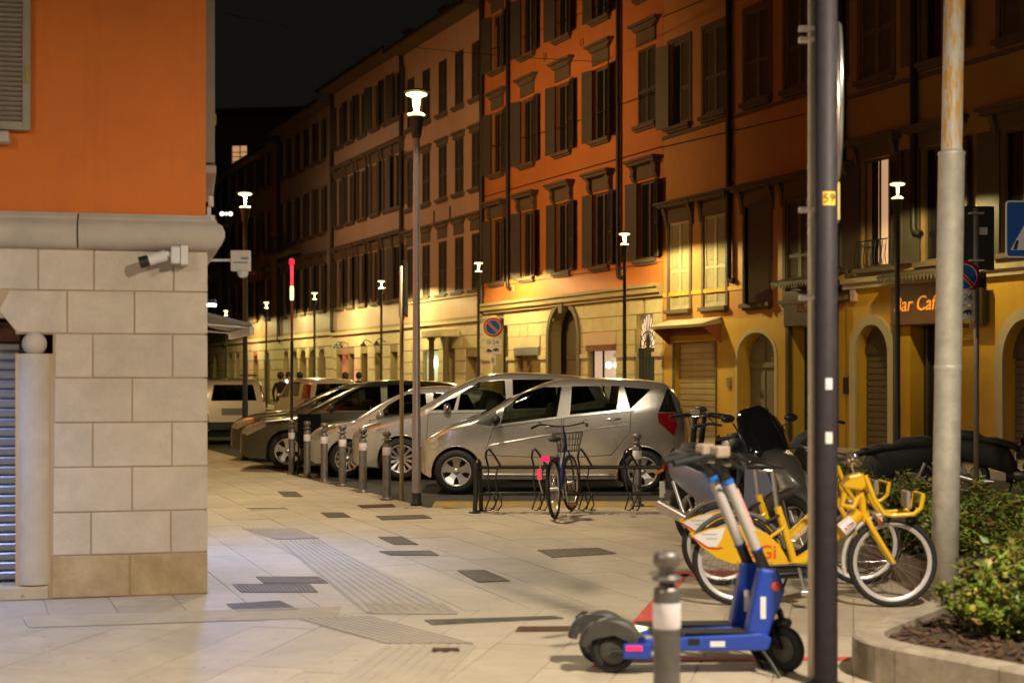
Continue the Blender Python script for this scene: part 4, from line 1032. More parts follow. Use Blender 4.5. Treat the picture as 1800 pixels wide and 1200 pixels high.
# balcony on the dark house
t1 = FT(492); xb = t1 - FT(515)
MB().box(xb - 1.8, xb + 1.8, -.85, .02, 7.6, 7.75).build('balcony', M['trim'], b6)
mb = MB()
for k in range(25): mb.tube((xb - 1.75 + k * .146, -.82, 7.75), (xb - 1.75 + k * .146, -.82, 8.6), .012, n=4)
mb.path([(xb - 1.8, 0, 8.6), (xb - 1.8, -.82, 8.6), (xb + 1.8, -.82, 8.6), (xb + 1.8, 0, 8.6)], .02, 5); mb.build('balcony_rail', M['lamp_dark'], b6)
plain_house('rust_house', 'rust coloured house furthest along the row, half hidden by the corner building', 395, 492, 13.4, M['brown7'], (405, 418, 433, 450, 470), M['shut_d'])
plain_house('end_house', 'last narrow house of the row behind the awning', 330, 395, 13.0, M['grey6'], (340, 352, 366, 380), M['shut_d'])
# tall block closing the street
eb = empty('end_block', (-31, 128, 0), R(-8)); tag(eb, 'tall dark block closing the end of the street, two windows lit', 'building')
o = facade(26, 25, 0, [(x, x + 1.4, z, z + 2.0, 0) for x in (2, 6, 10, 14, 18, 22) for z in (5, 8.8, 12.6, 16.4, 20.2)], .3, 'wall', M['grey6'], eb)
for x in (2, 6, 10, 14, 18, 22):
    for z in (5, 8.8, 12.6, 16.4, 20.2):
        lit = (z == 20.2 and x in (6, 10)); w = MB().box(x, x + 1.4, .25, .28, z, z + 2).build('window', emis('warm_window', (1.0, .50, .22), .4) if lit and x == 6 else emis('warm_window2', (1.0, .40, .15), .15) if lit else M['glass_win'], eb)
        MB().box(x + .66, x + .74, .2, .249, z, z + 2).build('frame', M['shut_m'], w)
        if lit: MB().box(x, x + 1.4, .15, .2, z + .6, z + .66).box(x, x + 1.4, .15, .2, z + 1.0, z + 1.06).box(x, x + 1.4, .15, .2, z + 1.4, z + 1.46).build('blind', M['shut_d'], w)
MB().box(0, 26, .6, 12, 0, 25).build('body', M['grey6'], eb); MB().box(-.5, 26.5, -.8, 12.5, 25, 25.4).build('roof', M['tile_roof'], eb)
# bracket with globe lamps near the end of the street
gl = empty('globe_lamp', (-6.5, 32.5, 0)); gl.location = (-6.43, 32.0, 3.0); tag(gl, 'lamp with small white globes beyond the corner cornice', 'street lamp')
MB().tube((0, 0, 2.0), (0, 0, 2.22), .02).tube((-.09, 0, 2.22), (.09, 0, 2.22), .012).tube((-.9, 0, 2.0), (.08, 0, 2.0), .02).build('bracket', M['lamp_dark'], gl)
for dx, r in ((-.095, .055), (0, .04), (.095, .055)): MB().ball((dx, 0, 2.27), r, 12).build('globe', emis('globe_white', (1.0, .92, .82), 1.6), gl)
# ------------------------------------------------------------------ cars
def paint(name, c, metal=.75, rough=.23): return mat(name, c, rough, metal, coat=.9)
CARMAT = {'seam': mat('seam_black', (.006, .006, .006), .9), 'trim': mat('car_trim', (.02, .02, .02), .6), 'seat': mat('car_seat', (.03, .028, .027), .8),
          'head': mat('head_lamp', (.55, .53, .46), .12, .7, var=.35, vscale=18), 'tail': mat('tail_lamp', (.26, .006, .008), .12, coat=1, var=.5, vscale=14), 'amber': mat('amber', (.75, .16, .02), .2, coat=.5),
          'plate': mat('number_plate', (.7, .7, .66), .5)}
def lerp_table(T, x):
    if x <= T[0][0]: return T[0][1]
    for (a, va), (b, vb) in zip(T, T[1:]):
        if x <= b:
            f = (x - a) / (b - a) if b > a else 0; return va + (vb - va) * f
    return T[-1][1]
def smooth_table(T, n=6):
    out = []
    for i in range(len(T) - 1):
        p0, p1, p2, p3 = T[max(i - 1, 0)], T[i], T[i + 1], T[min(i + 2, len(T) - 1)]
        for k in range(n):
            t = k / n; h = p2[0] - p1[0] or 1e-9
            m1 = (p2[1] - p0[1]) / ((p2[0] - p0[0]) or 1e-9); m2 = (p3[1] - p1[1]) / ((p3[0] - p1[0]) or 1e-9)
            lim = 3 * abs((p2[1] - p1[1]) / h); m1 = max(-lim, min(lim, m1)); m2 = max(-lim, min(lim, m2))
            v = (2 * t ** 3 - 3 * t ** 2 + 1) * p1[1] + (t ** 3 - 2 * t ** 2 + t) * h * m1 + (-2 * t ** 3 + 3 * t ** 2) * p2[1] + (t ** 3 - t ** 2) * h * m2
            out.append((p1[0] + h * t, v))
    out.append(T[-1]); return out
WHEELS = {}
def wheel_mesh(Rw, style):
    key = (Rw, style)
    if key in WHEELS: return WHEELS[key]
    r = Rw * .66; w = .20
    ty = MB().lathe([(r, -w / 2 + .01), (r + .02, -w / 2), (Rw - .035, -w / 2), (Rw - .008, -w / 2 + .03), (Rw, -w / 4), (Rw, w / 4), (Rw - .008, w / 2 - .03), (Rw - .035, w / 2), (r, w / 2 - .01)], 36, axis='y')
    ty = meshof(ty, 'tyre', M['black_rubber'])
    rm = MB().lathe([(r + .004, -w / 2 - .004), (r - .012, -w / 2 - .008), (r - .02, -w / 2 + .02), (r - .03, .06), (.02, .062)], 36, axis='y')
    n = 5 if style == 'five' else 12
    for k in range(n):
        a = 2 * math.pi * k / n + .3; ca, sa = math.cos(a), math.sin(a)
        if style == 'five': W0, W1, W2 = .055, .045, .10
        else: W0, W1, W2 = .016, .018, .026
        P = []
        for rad, hw, y in ((.03, W0 * .7, -.07), (.11 * Rw / .3, W1, -.082), (r - .012, W2 * .85, -.098)):
            for s in (-1, 1): P.append((ca * rad - sa * hw * s, y, sa * rad + ca * hw * s))
        B = [(p[0], p[1] + .035, p[2]) for p in P]
        rm.add(P + B, [(0, 1, 3, 2), (2, 3, 5, 4), (6, 8, 9, 7), (8, 10, 11, 9), (0, 2, 8, 6), (2, 4, 10, 8), (1, 7, 9, 3), (3, 9, 11, 5), (4, 5, 11, 10)], False)
    rm.lathe([(0, -.088), (.035, -.087), (.045, -.075), (.05, -.02)], 14, axis='y')
    rm = meshof(rm, 'rim', M['alu'])
    dk = meshof(MB().lathe([(0, .01), (r - .02, .01)], 24, axis='y').lathe([(.11, -.01), (.12, -.015), (.13, .005)], 20, axis='y'), 'brake', CARMAT['trim'])
    WHEELS[key] = (ty, rm, dk); return WHEELS[key]
def put_wheel(parent, loc, Rw, style, rz=0):
    ty, rm, dk = wheel_mesh(Rw, style); w = empty('wheel', loc, rz, parent)
    obj('tyre', ty, w); obj('rim', rm, w); obj('brake', dk, w); return w

def car(name, label, loc, rz, S, group='cars parked along the bays'):
    """body lofted from a side profile; x runs from the nose (0) to the tail (L)"""
    L, W, top = S['L'], S['W'], smooth_table(S['top']); wf, wr, Rw = S['wf'], S['wr'], S['Rw']; sill = S.get('sill', .20)
    belt = S['belt']; plan = smooth_table(S['plan']); tum = S.get('tumble', .26)
    root = empty(name, loc, rz); tag(root, label, 'car', group)
    pm = S['paint']; Ra = Rw + .045; bot = S.get('bot', [(0, .30), (.12, .22), (.35, sill), (L - .35, sill), (L - .1, .28), (L, .36)])
    def zbot(x):
        z = lerp_table(bot, x)
        for c in (wf, wr):
            if abs(x - c) < Ra: z = max(z, Rw + math.sqrt(max(0, Ra * Ra - (x - c) ** 2)))
        return z
    xs = set([0.0, L])
    for c in (wf, wr):
        for k in range(17):
            a = math.pi * k / 16; xs.add(round(c - Ra * math.cos(a), 4))
        xs.add(round(c - Ra - .0015, 4)); xs.add(round(c + Ra + .0015, 4))
    x = 0.0
    while x < L: xs.add(round(x, 4)); x += .07 if (x < .45 or x > L - .45) else .1
    for k in (.01, .03, .05): xs.add(k); xs.add(L - k)
    xs = sorted(xs); NQ = 22
    def section(x):
        zt = lerp_table(top, x); zb = min(zbot(x), zt - .02); w = W / 2 * lerp_table(plan, x); hb = min(lerp_table(belt, x), zt - .05)
        hb = max(hb, zb + .01) if zb < zt - .06 else zb + .005
        P = []
        for k in range(9):                                # body side with shoulder crease and tuck-under
            f = k / 8; z = zb + (hb - zb) * f; g = (z - .16) / max(.3, lerp_table(belt, x) - .16)
            y = w * (1 - .055 * (1 - min(1, max(0, g))) ** 2.2 - .018 * max(0, g) ** 4)
            P.append((y, z))
        yb = P[-1][0]; h = zt - hb; r = min(.16, h * .75) if h > .2 else h * .8
        yc = yb - tum * max(0, h - .05) - (.02 if h < .2 else 0)
        for k in range(1, 6):
            f = k / 5; z = hb + (h - r) * f; P.append((yb + (yc - yb) * f * ((h - r) / max(h, .01)), z))
        y0, z0 = P[-1]
        rr = min(r * (1.1 if h > .2 else 1.6), y0 * .6)
        for k in range(1, 5):
            a = math.pi / 2 * k / 4; P.append((y0 - rr * (1 - math.cos(a)), z0 + r * .86 * math.sin(a)))
        y1, z1 = P[-1]
        for k in range(1, 5):
            f = k / 4; P.append((y1 * (1 - f), z1 + (zt - z1) * (1 - (1 - f) ** 2)))
        return P                                           # 9+5+4+4 = 22
    secs = [section(x) for x in xs]; bm = bmesh.new(); grid = []
    for x, P in zip(xs, secs):
        row = [bm.verts.new((x, y, z)) for y, z in P]
        row += [bm.verts.new((x, -y, z)) for y, z in P[-2::-1]]
        grid.append(row)
    n = len(grid[0])
    for i in range(len(grid) - 1):
        for k in range(n - 1):
            try: bm.faces.new((grid[i][k], grid[i + 1][k], grid[i + 1][k + 1], grid[i][k + 1]))
            except ValueError: pass
    bm.faces.new(grid[0][::-1]); bm.faces.new(grid[-1])
    bmesh.ops.remove_doubles(bm, verts=bm.verts, dist=.0004)
    bmesh.ops.recalc_face_normals(bm, faces=bm.faces)
    def inside(poly, u, v):
        s = 0
        for i in range(len(poly)):
            (a, b), (c, d) = poly[i], poly[(i + 1) % len(poly)]
            cr = (c - a) * (v - b) - (d - b) * (u - a)
            if abs(cr) < 1e-9: continue
            if s == 0: s = 1 if cr > 0 else -1
            elif (cr > 0) != (s > 0): return False
        return True
    AX = {'xz': (0, 2), 'xy': (0, 1), 'yz': (1, 2)}
    def region(poly, plane, pred):
        i, j = AX[plane]; us = [p[0] for p in poly]; vs_ = [p[1] for p in poly]
        u0, u1, v0, v1 = min(us) - .02, max(us) + .02, min(vs_) - .02, max(vs_) + .02
        for k in range(len(poly)):
            (a, b), (c, d) = poly[k], poly[(k + 1) % len(poly)]
            F = [f for f in bm.faces if pred(f.calc_center_median()) and max(v.co[i] for v in f.verts) > u0 and min(v.co[i] for v in f.verts) < u1 and max(v.co[j] for v in f.verts) > v0 and min(v.co[j] for v in f.verts) < v1]
            if not F: return []
            co = [0, 0, 0]; co[i], co[j] = a, b; no = [0, 0, 0]; no[i], no[j] = -(d - b), (c - a)
            ge = list({e for f in F for e in f.edges}) + F + list({v for f in F for v in f.verts})
            bmesh.ops.bisect_plane(bm, geom=ge, plane_co=co, plane_no=no, dist=1e-5)
        out = []
        for f in bm.faces:
            c = f.calc_center_median()
            if pred(c) and inside(poly, c[i], c[j]): out.append(f)
        return out
    def take(faces, nm, m, parent, off=0.0):
        """lift faces off the body into a part of their own"""
        if not faces: return None
        V = {}; vl = []; fl_ = []
        for f in faces:
            ids = []
            for v in f.verts:
                if v not in V: V[v] = len(vl); nn = v.normal; vl.append(tuple(v.co + nn * off))
                ids.append(V[v])
            fl_.append(tuple(ids))
        me = bpy.data.meshes.new(nm); me.from_pydata(vl, [], fl_); me.polygons.foreach_set('use_smooth', [True] * len(fl_)); me.materials.append(m)
        o = bpy.data.objects.new(nm, me); col.objects.link(o); o.parent = parent
        bmesh.ops.delete(bm, geom=faces, context='FACES'); bm.normal_update()
        return o
    bm.normal_update(); hi = lambda zz: (lambda c: c.z > zz)
    zc = S.get('zcut', .8)
    parts = []
    # lamps before glass and doors
    for sd in (1, -1):
        for poly, plane, nm, m in S.get('lamps', []):
            sp = poly if plane == 'xz' else [(sd * u, v) for u, v in poly]
            nose = poly[0][0] < L / 2 if plane == 'xz' else nm == 'headlight'
            f = region(sp, plane, (lambda c, s=sd: c.y * s > .28 and (plane == 'xz' or (c.x < .5 if nose else c.x > L - .5))))
            take(f, nm, m, root, .004)
    for poly, nm, m in S.get('rear', []):                # panels on the tail, seen in y,z
        take(region(poly, 'yz', lambda c: c.x > L - .55), nm, m, root, .003 if nm != 'rear_window' else -.004)
    for poly, nm, m in S.get('front', []):
        take(region(poly, 'yz', lambda c: c.x < .4), nm, m, root, .003)
    for poly in S.get('screens', []):
        take(region(poly, 'xy', lambda c: c.z > zc + .12), 'windscreen', M['glass_car'], root, -.004)
    for sd in (1, -1):
        for w_ in S['windows']:
            poly, m = w_ if isinstance(w_, tuple) else (w_, M['glass_car'])
            f = region(poly, 'xz', lambda c, s=sd: c.z > zc and c.y * s > .3)
            take(f, 'window', m, root, -.006)
        for poly in S.get('corner_trims', []): take(region(poly, 'xz', lambda c, s=sd: c.z > zc - .1 and c.y * s > .3), 'corner_trim', CARMAT['trim'], root, .002)
        for poly, hx in S.get('doors', []):
            cx, cz = sum(p[0] for p in poly) / len(poly), sum(p[1] for p in poly) / len(poly); g = .008
            inner = [(u + (g if u < cx else -g), v + (g if v < cz else -g)) for u, v in poly]
            pr = lambda c, s=sd: c.y * s > .3
            region(poly, 'xz', pr); f = region(inner, 'xz', pr)
            d = take(f, 'door', pm, root)
            ring = [q for q in bm.faces if pr(q.calc_center_median()) and inside(poly, q.calc_center_median().x, q.calc_center_median().z)]
            for q in ring: q.material_index = 1
            if d is not None:
                hz = hx[1]; yy = [v.co.y for v in d.data.vertices if abs(v.co.x - hx[0]) < .15 and abs(v.co.z - hz) < .1]
                y = (max(yy) if sd > 0 else min(yy)) if yy else sd * W / 2
                MB().path([(hx[0] - .1, y - sd * .005, hz - .008), (hx[0] - .06, y + sd * .028, hz), (hx[0] + .06, y + sd * .03, hz + .008), (hx[0] + .1, y - sd * .005, hz + .012)], [.012, .016, .016, .012], 8).build('handle', S.get('handle', pm), d)
    me = bpy.data.meshes.new('body'); bm.to_mesh(me); bm.free(); me.polygons.foreach_set('use_smooth', [True] * len(me.polygons))
    me.materials.append(pm); me.materials.append(CARMAT['seam']); me.set_sharp_from_angle(angle=R(32))
    o = bpy.data.objects.new('body', me); col.objects.link(o); o.parent = root
    # underside, wheel housings, cabin
    ub = MB().box(.25, L - .25, -W / 2 + .22, W / 2 - .22, .17, .34)
    for c in (wf, wr): ub.box(c - Ra - .03, c + Ra + .03, -W / 2 + .26, W / 2 - .26, .2, Rw + Ra)
    ub.build('underbody', CARMAT['trim'], root)
    zr = lerp_table(top, (wf + wr) / 2)
    cab = MB().box(wf + .35, wr + .35, -W / 2 + .14, W / 2 - .14, .34, .55)
    cab.box(wf + .22, wf + .55, -W / 2 + .16, W / 2 - .16, .55, lerp_table(belt, wf + .3) - .06); cab.build('cabin_floor', CARMAT['trim'], root)
    for sx in (S.get('seat', wf + 1.05), S.get('seat', wf + 1.05) + .85):
        for s in (-1, 1):
            MB().prism([(sx - .1, .5), (sx + .35, .5), (sx + .52, zr - .55), (sx + .56, zr - .32), (sx + .46, zr - .32), (sx + .40, zr - .55), (sx + .22, .66), (sx - .1, .66)], s * .36 - .24, s * .36 + .24).build('seat', CARMAT['seat'], root, bevel=.03)
    MB().torus((0, 0, 0), .17, .014, 20, 6, 'x').build('steering_wheel', CARMAT['trim'], root).location = (S.get('seat', wf + 1.05) - .28, -.36 if True else .36, lerp_table(belt, wf + .8) + .0)
    for sd in (1, -1):
        put_wheel(root, (wf, -sd * (W / 2 - .115), Rw), Rw, S['style'], 0 if sd > 0 else math.pi); put_wheel(root, (wr, -sd * (W / 2 - .115), Rw), Rw, S['style'], 0 if sd > 0 else math.pi)
        # door mirror
        mx, mz = S['mirror']; yb = W / 2 * .93
        mr = MB().path([(mx + .02, -sd * (yb - .1), mz - .03), (mx + .01, -sd * (yb + .05), mz)], .022, 6); mr.build('mirror_arm', CARMAT['trim'], root)
        MB().ball((mx, -sd * (yb + .10), mz + .03), .082, 14, .85, M=Matrix.Diagonal((.75, 1.25, 1, 1))).build('mirror', S.get('mirror_m', pm), root)
        zs = sill + .06
        MB().path([(wf + Ra + .03, -sd * (W / 2 * .955), zs), (wr - Ra - .03, -sd * (W / 2 * .955), zs)], .028, 6).build('sill_trim', S.get('sill_m', pm), root)
        # raised arch lips
        for c in (wf, wr):
            pts = [(c - Ra * math.cos(math.pi * k / 18), -sd * (W / 2 * lerp_table(plan, c) * .985), Rw + Ra * math.sin(math.pi * k / 18)) for k in range(19)]
            MB().path(pts, .012, 6).build('arch_lip', pm, root)
    for (xa, za, xb, zb_) in S.get('crease', []):
        for sd in (1, -1):
            P = []
            for k in range(13):
                f = k / 12; x = xa + (xb - xa) * f; z = za + (zb_ - za) * f + .02 * math.sin(math.pi * f)
                sec = section(x); q = min(range(8), key=lambda i: abs(sec[i][1] - z)); i0 = q if sec[q][1] <= z else max(q - 1, 0); i1 = i0 + 1
                y = sec[i0][0] + (sec[i1][0] - sec[i0][0]) * max(0, min(1, (z - sec[i0][1]) / max(1e-4, sec[i1][1] - sec[i0][1])))
                P.append((x, -sd * (y - .004), z))
            MB().path(P, [.003] + [.011] * 11 + [.003], 6).build('body_crease', pm, root)
    return root
PL = [(0, .62), (.03, .74), (.12, .86), (.35, .95), (.8, .99), (1.3, 1.0)]
def planf(L): return PL + [(L - 1.2, 1.0), (L - .7, .985), (L - .3, .94), (L - .1, .86), (L - .03, .76), (L, .66)]
# silver compact in the middle (positions read off the photograph, 127.7 px per metre)
def sx_(px): return (px - 736) / 127.7
def sz_(py): return (868 - py) / 127.7
A = dict(L=3.76, W=1.76, wf=sx_(802), wr=sx_(1130), Rw=.305, style='five', paint=paint('silver_beige', (.68, .65, .60), .85), tumble=.20,
    top=[(0, .56), (.03, .66), (.10, .76), (.22, .84), (.50, .97), (.84, 1.10), (1.27, 1.33), (1.66, 1.50), (1.93, 1.575), (2.44, 1.60), (2.9, 1.59), (3.25, 1.565), (3.45, 1.52), (3.58, 1.40), (3.66, 1.20), (3.71, 1.0), (3.74, .82), (3.76, .55)],
    belt=[(0, .60), (.4, .86), (.84, .93), (sx_(882), sz_(746)), (sx_(1104), sz_(722)), (3.4, 1.22), (3.76, 1.0)], plan=planf(3.76),
    windows=[[(sx_(880), sz_(745)), (sx_(979), sz_(732)), (sx_(988), sz_(680)), (sx_(957), sz_(680)), (sx_(919), sz_(692)), (sx_(886), sz_(718))],
             [(sx_(1002), sz_(729)), (sx_(1084), sz_(720)), (sx_(1090), sz_(678)), (sx_(1006), sz_(679))], ([(sx_(1098), sz_(680)), (sx_(1146), sz_(684)), (sx_(1108), sz_(719))], M['glass_dark'])],
    corner_trims=[[(sx_(834), sz_(744)), (sx_(864), sz_(749)), (sx_(873), sz_(722))]],
    screens=[[(.86, -.66), (.86, .66), (1.84, .52), (1.84, -.52)]],
    doors=[([(sx_(851), sz_(800)), (sx_(985), sz_(806)), (sx_(988), sz_(735)), (sx_(866), sz_(752))], (sx_(969), sz_(750))), ([(sx_(988), sz_(806)), (sx_(1075), sz_(800)), (sx_(1108), sz_(760)), (sx_(1110), sz_(722)), (sx_(991), sz_(734))], (sx_(1078), sz_(737)))],
    lamps=[([(sx_(745), sz_(788)), (sx_(762), sz_(792)), (sx_(797), sz_(770)), (sx_(793), sz_(758)), (sx_(765), sz_(768))], 'xz', 'headlight', CARMAT['head']),
           ([(sx_(1156), sz_(726)), (sx_(1186), sz_(726)), (sx_(1191), sz_(748)), (sx_(1185), sz_(766)), (sx_(1158), sz_(742))], 'xz', 'taillight', CARMAT['tail']),
           ([(sx_(1158), sz_(724)), (sx_(1190), sz_(724)), (sx_(1178), sz_(684)), (sx_(1174), sz_(684))], 'xz', 'rear_corner_glass', M['glass_win'])],
    rear=[([(-.58, 1.02), (.58, 1.02), (.46, 1.47), (-.46, 1.47)], 'rear_window', M['glass_dark'])], mirror=(sx_(872), sz_(741)), mirror_m=CARMAT['trim'], seat=1.35, crease=[(sx_(852), sz_(784), sx_(1108), sz_(745))])
car('silver_compact', 'silver beige compact hatchback parked side on behind the bike rack', ((736 - 900) / 127.7, 19.6 + .86, 0), 0, A)
# larger silver people carrier right behind it
def gen(L, W, H, hood, scr0, scr1, nose=.62, deck=None, belt0=.95, belt1=1.08, **k):
    """profile of a one-and-a-half or two box car"""
    top = [(0, nose - .1), (.03, nose), (.12, nose + .12), (.3, nose + .20), (hood[0] * .6, hood[1] - .05), (hood[0], hood[1]), (scr0, hood[1] + .03), ((scr0 + scr1) / 2, (hood[1] + H) / 2 + .03), (scr1, H - .05), (scr1 + .45, H), (L - 1.3, H - .005), (L - .55, H - .07)]
    top += [(L - .3, H - .22), (L - .12, belt1 + .05), (L - .05, .9), (L, .6)]
    S = dict(L=L, W=W, top=top, plan=planf(L), belt=[(0, nose), (hood[0], hood[1] - .12), (scr0 + .2, belt0), (L - .6, belt1), (L, belt1 - .1)],
             screens=[[(scr0 + .06, -W * .39), (scr0 + .06, W * .39), (scr1 - .03, W * .31), (scr1 - .03, -W * .31)]], tumble=.24)
    S['lamps'] = [([(.04, nose - .02), (.16, nose - .06), (.5, nose + .10), (.46, nose + .20), (.16, nose + .10)], 'xz', 'headlight', CARMAT['head']),
                  ([(L - .30, belt1 - .08), (L - .02, belt1 - .12), (L - .03, belt1 - .38), (L - .26, belt1 - .30)], 'xz', 'taillight', CARMAT['tail'])]
    S['rear'] = [([(-.58, belt1 + .03), (.58, belt1 + .03), (.46, H - .14), (-.46, H - .14)], 'rear_window', M['glass_dark']), ([(-.26, .62), (.26, .62), (.26, .74), (-.26, .74)], 'number_plate', CARMAT['plate'])]
    S['front'] = [([(-.42, nose - .24), (.42, nose - .24), (.46, nose - .08), (-.46, nose - .08)], 'grille', CARMAT['trim'])]
    S.update(k); return S
B = gen(4.25, 1.82, 1.68, (.95, 1.04), .98, 2.05, nose=.70, belt0=1.03, belt1=1.12, wf=.80, wr=3.50, Rw=.33, style='multi', paint=paint('silver_grey', (.58, .57, .55), .65), mirror=(1.52, 1.10), mirror_m=M['steel'], seat=1.6,
    windows=[[(1.28, 1.09), (1.62, 1.09), (1.68, 1.30), (1.50, 1.24)], [(1.68, 1.09), (2.45, 1.10), (2.42, 1.56), (2.02, 1.53), (1.73, 1.36)], ([(2.55, 1.11), (3.25, 1.13), (3.2, 1.57), (2.54, 1.57)], M['glass_dark']), ([(3.36, 1.15), (3.85, 1.24), (3.7, 1.50), (3.32, 1.56)], M['glass_dark'])],
    doors=[([(1.18, .38), (2.46, .38), (2.50, 1.06), (1.22, 1.04)], (2.28, .98)), ([(2.5, .38), (3.15, .38), (3.36, .8), (3.36, 1.09), (2.53, 1.07)], (3.1, 1.0))])
pB = G(703, 843); car('silver_people_carrier', 'taller silver people carrier with multi spoke wheels behind the compact', (pB.x - .80, pB.y + .8, 0), R(1.5), B)
C = gen(3.6, 1.62, 1.46, (.78, .92), .80, 1.65, nose=.64, belt0=.92, belt1=1.02, wf=.66, wr=2.98, Rw=.29, style='multi', paint=paint('pearl_white', (.52, .50, .46), .3, .25), mirror=(1.20, .98), seat=1.3,
    windows=[[(1.12, .97), (1.95, .98), (1.92, 1.34), (1.62, 1.33), (1.32, 1.16)], [(2.05, .99), (2.75, 1.03), (2.6, 1.33), (2.04, 1.35)]], doors=[([(.98, .36), (1.98, .36), (2.0, .95), (1.02, .92)], (1.8, .88))])
pC = G(605, 838); car('white_hatchback', 'small white hatchback between the silver carrier and the dark cars', (pC.x - .64, pC.y + .75, 0), R(2), C)
D = gen(4.3, 1.80, 1.56, (1.08, .95), 1.10, 2.15, nose=.66, belt0=.98, belt1=1.06, wf=.86, wr=3.46, Rw=.33, style='five', paint=paint('dark_olive', (.085, .085, .062), .6, .28), mirror=(1.62, 1.05), seat=1.65,
    windows=[[(1.50, 1.03), (2.48, 1.03), (2.45, 1.46), (2.10, 1.43), (1.75, 1.22)], ([(2.58, 1.03), (3.3, 1.06), (3.22, 1.47), (2.57, 1.47)], M['glass_dark']), ([(3.4, 1.07), (3.8, 1.14), (3.62, 1.40), (3.36, 1.45)], M['glass_dark'])],
    doors=[([(1.3, .36), (2.50, .36), (2.53, 1.0), (1.34, .98)], (2.3, .92)), ([(2.54, .36), (3.1, .36), (3.34, .75), (3.36, 1.02), (2.57, 1.0)], (3.1, .94))])
pD = G(503, 826); car('dark_estate', 'dark olive car with a rounded bonnet behind the row of bollards', (pD.x - .86, pD.y + .8, 0), R(2), D)
E = gen(4.35, 1.78, 1.50, (1.15, .98), 1.2, 2.15, nose=.66, belt0=.99, belt1=1.06, wf=.88, wr=3.5, Rw=.32, style='five', paint=paint('dark_grey_green', (.10, .10, .075), .6, .28), mirror=(1.68, 1.06), seat=1.7,
    windows=[[(1.56, 1.03), (2.52, 1.03), (2.48, 1.40), (2.12, 1.38), (1.8, 1.2)], ([(2.62, 1.03), (3.4, 1.06), (3.3, 1.41), (2.61, 1.41)], M['glass_dark'])])
pE = G(480, 812); car('dark_saloon', 'dark car furthest back in the row, only bonnet and windscreen showing', (pE.x - .95, pE.y + 1.2, 0), R(2), E)
# pale cars in the road behind, seen from the rear
F_ = gen(3.75, 1.70, 1.58, (.85, .98), .88, 1.6, nose=.70, belt0=1.0, belt1=1.06, wf=.72, wr=3.06, Rw=.31, style='five', paint=paint('pale_cream', (.62, .52, .42), .2, .35), mirror=(1.3, 1.04), seat=1.3,
    windows=[[(1.2, 1.04), (2.0, 1.04), (1.98, 1.44), (1.66, 1.42), (1.36, 1.22)], ([(2.1, 1.05), (3.0, 1.07), (2.95, 1.45), (2.09, 1.46)], M['glass_dark'])])
F_['top'] = F_['top'][:-5] + [(3.25, 1.545), (3.5, 1.50), (3.60, 1.40), (3.66, 1.06), (3.72, .8), (3.75, .5)]
F_['lamps'] = [F_['lamps'][0], ([(-.84, .98), (-.60, .98), (-.54, 1.40), (-.72, 1.40)], 'yz', 'taillight', CARMAT['tail']), ]
F_['lamps'][1] = ([(.68, 1.0), (.84, 1.0), (.74, 1.40), (.62, 1.40)], 'yz', 'taillight', CARMAT['tail'])
F_['rear'] = [([(-.54, 1.04), (.54, 1.04), (.46, 1.42), (-.46, 1.42)], 'rear_window', M['glass_dark']), ([(-.30, .70), (.30, .70), (.30, .86), (-.30, .86)], 'number_plate', mat('dim_plate', (.16, .15, .14), .6)), ([(-.72, .36), (.72, .36), (.74, .54), (-.74, .54)], 'bumper', CARMAT['trim'])]
cf = car('pale_hatchback', 'pale cream hatchback seen from behind beside the stone corner, red tail lamps', (-7.85, 37.2, 0), R(90 + 180 + 20), F_, 'cars in the roadway')
MB().box(1.0, 3.2, -.62, -.57, 1.62, 1.66).box(1.0, 3.2, .57, .62, 1.62, 1.66).build('roof_rail', CARMAT['trim'], cf)
F2 = dict(F_); F2['paint'] = paint('pale_pearl', (.60, .53, .45), .25, .32)
car('pearl_hatchback', 'pearl car waiting in the roadway behind the dark cars', (-6.35, 42.2, 0), R(90 + 180 + 24), F2, 'cars in the roadway')
# ------------------------------------------------------------------ bollards
def make_bollard():
    t = empty('bollard')
    MB().lathe([(0, 0), (.088, 0), (.088, .012), (.075, .022), (.058, .03), (.055, .05), (.055, .735), (.050, .75), (.034, .755), (.032, .775)], 20).build('post', M['bollard'], t)
    MB().lathe([(.056, .585), (.0575, .59), (.0575, .685), (.056, .69)], 20).build('reflective_band', M['white_band'], t)
    MB().lathe([(.032, .775), (.058, .780), (.064, .788), (.058, .797), (.034, .802), (.031, .815), (.036, .83), (.055, .845), (.058, .87), (.052, .892), (.03, .904), (0, .907)], 20).build('head', M['bollard'], t)
    return t
BOL = make_bollard()
bolls = [(680, 878, 'bollard nearest the pale lamp post, in front of the multi spoke wheel'), (638, 865, 'second bollard left of the pale lamp post'), (602, 854, 'third bollard left of the pale lamp post'),
         (570, 846, 'fourth bollard left of the pale lamp post, beside the black panel'), (540, 839, 'bollard standing in front of the black panel'), (513, 833, 'bollard half hidden by the red topped pole'),
         (1120, 888, 'bollard standing behind the bike rack by the rear wheel of the compact'), (1172, 1352, 'nearest bollard, cut by the bottom edge in front of the blue scooters')]
for i, (x, y, lb_) in enumerate(bolls):
    o = BOL if i == 0 else copy_tree(BOL); g = G(x, y); o.location = (g.x, g.y, 0); o.rotation_euler.z = i * .7
    tag(o, lb_, 'bollard', 'grey bollards with a white band')
# ------------------------------------------------------------------ poles and signs
def pole(name, label, loc, H, r0, r1, m, cat='pole'):
    t = empty(name, loc); tag(t, label, cat); MB().lathe([(0, 0), (r0 * 1.0, 0), (r0, .02), (r1, H), (0, H + .004)], 20).build('shaft', m, t); return t
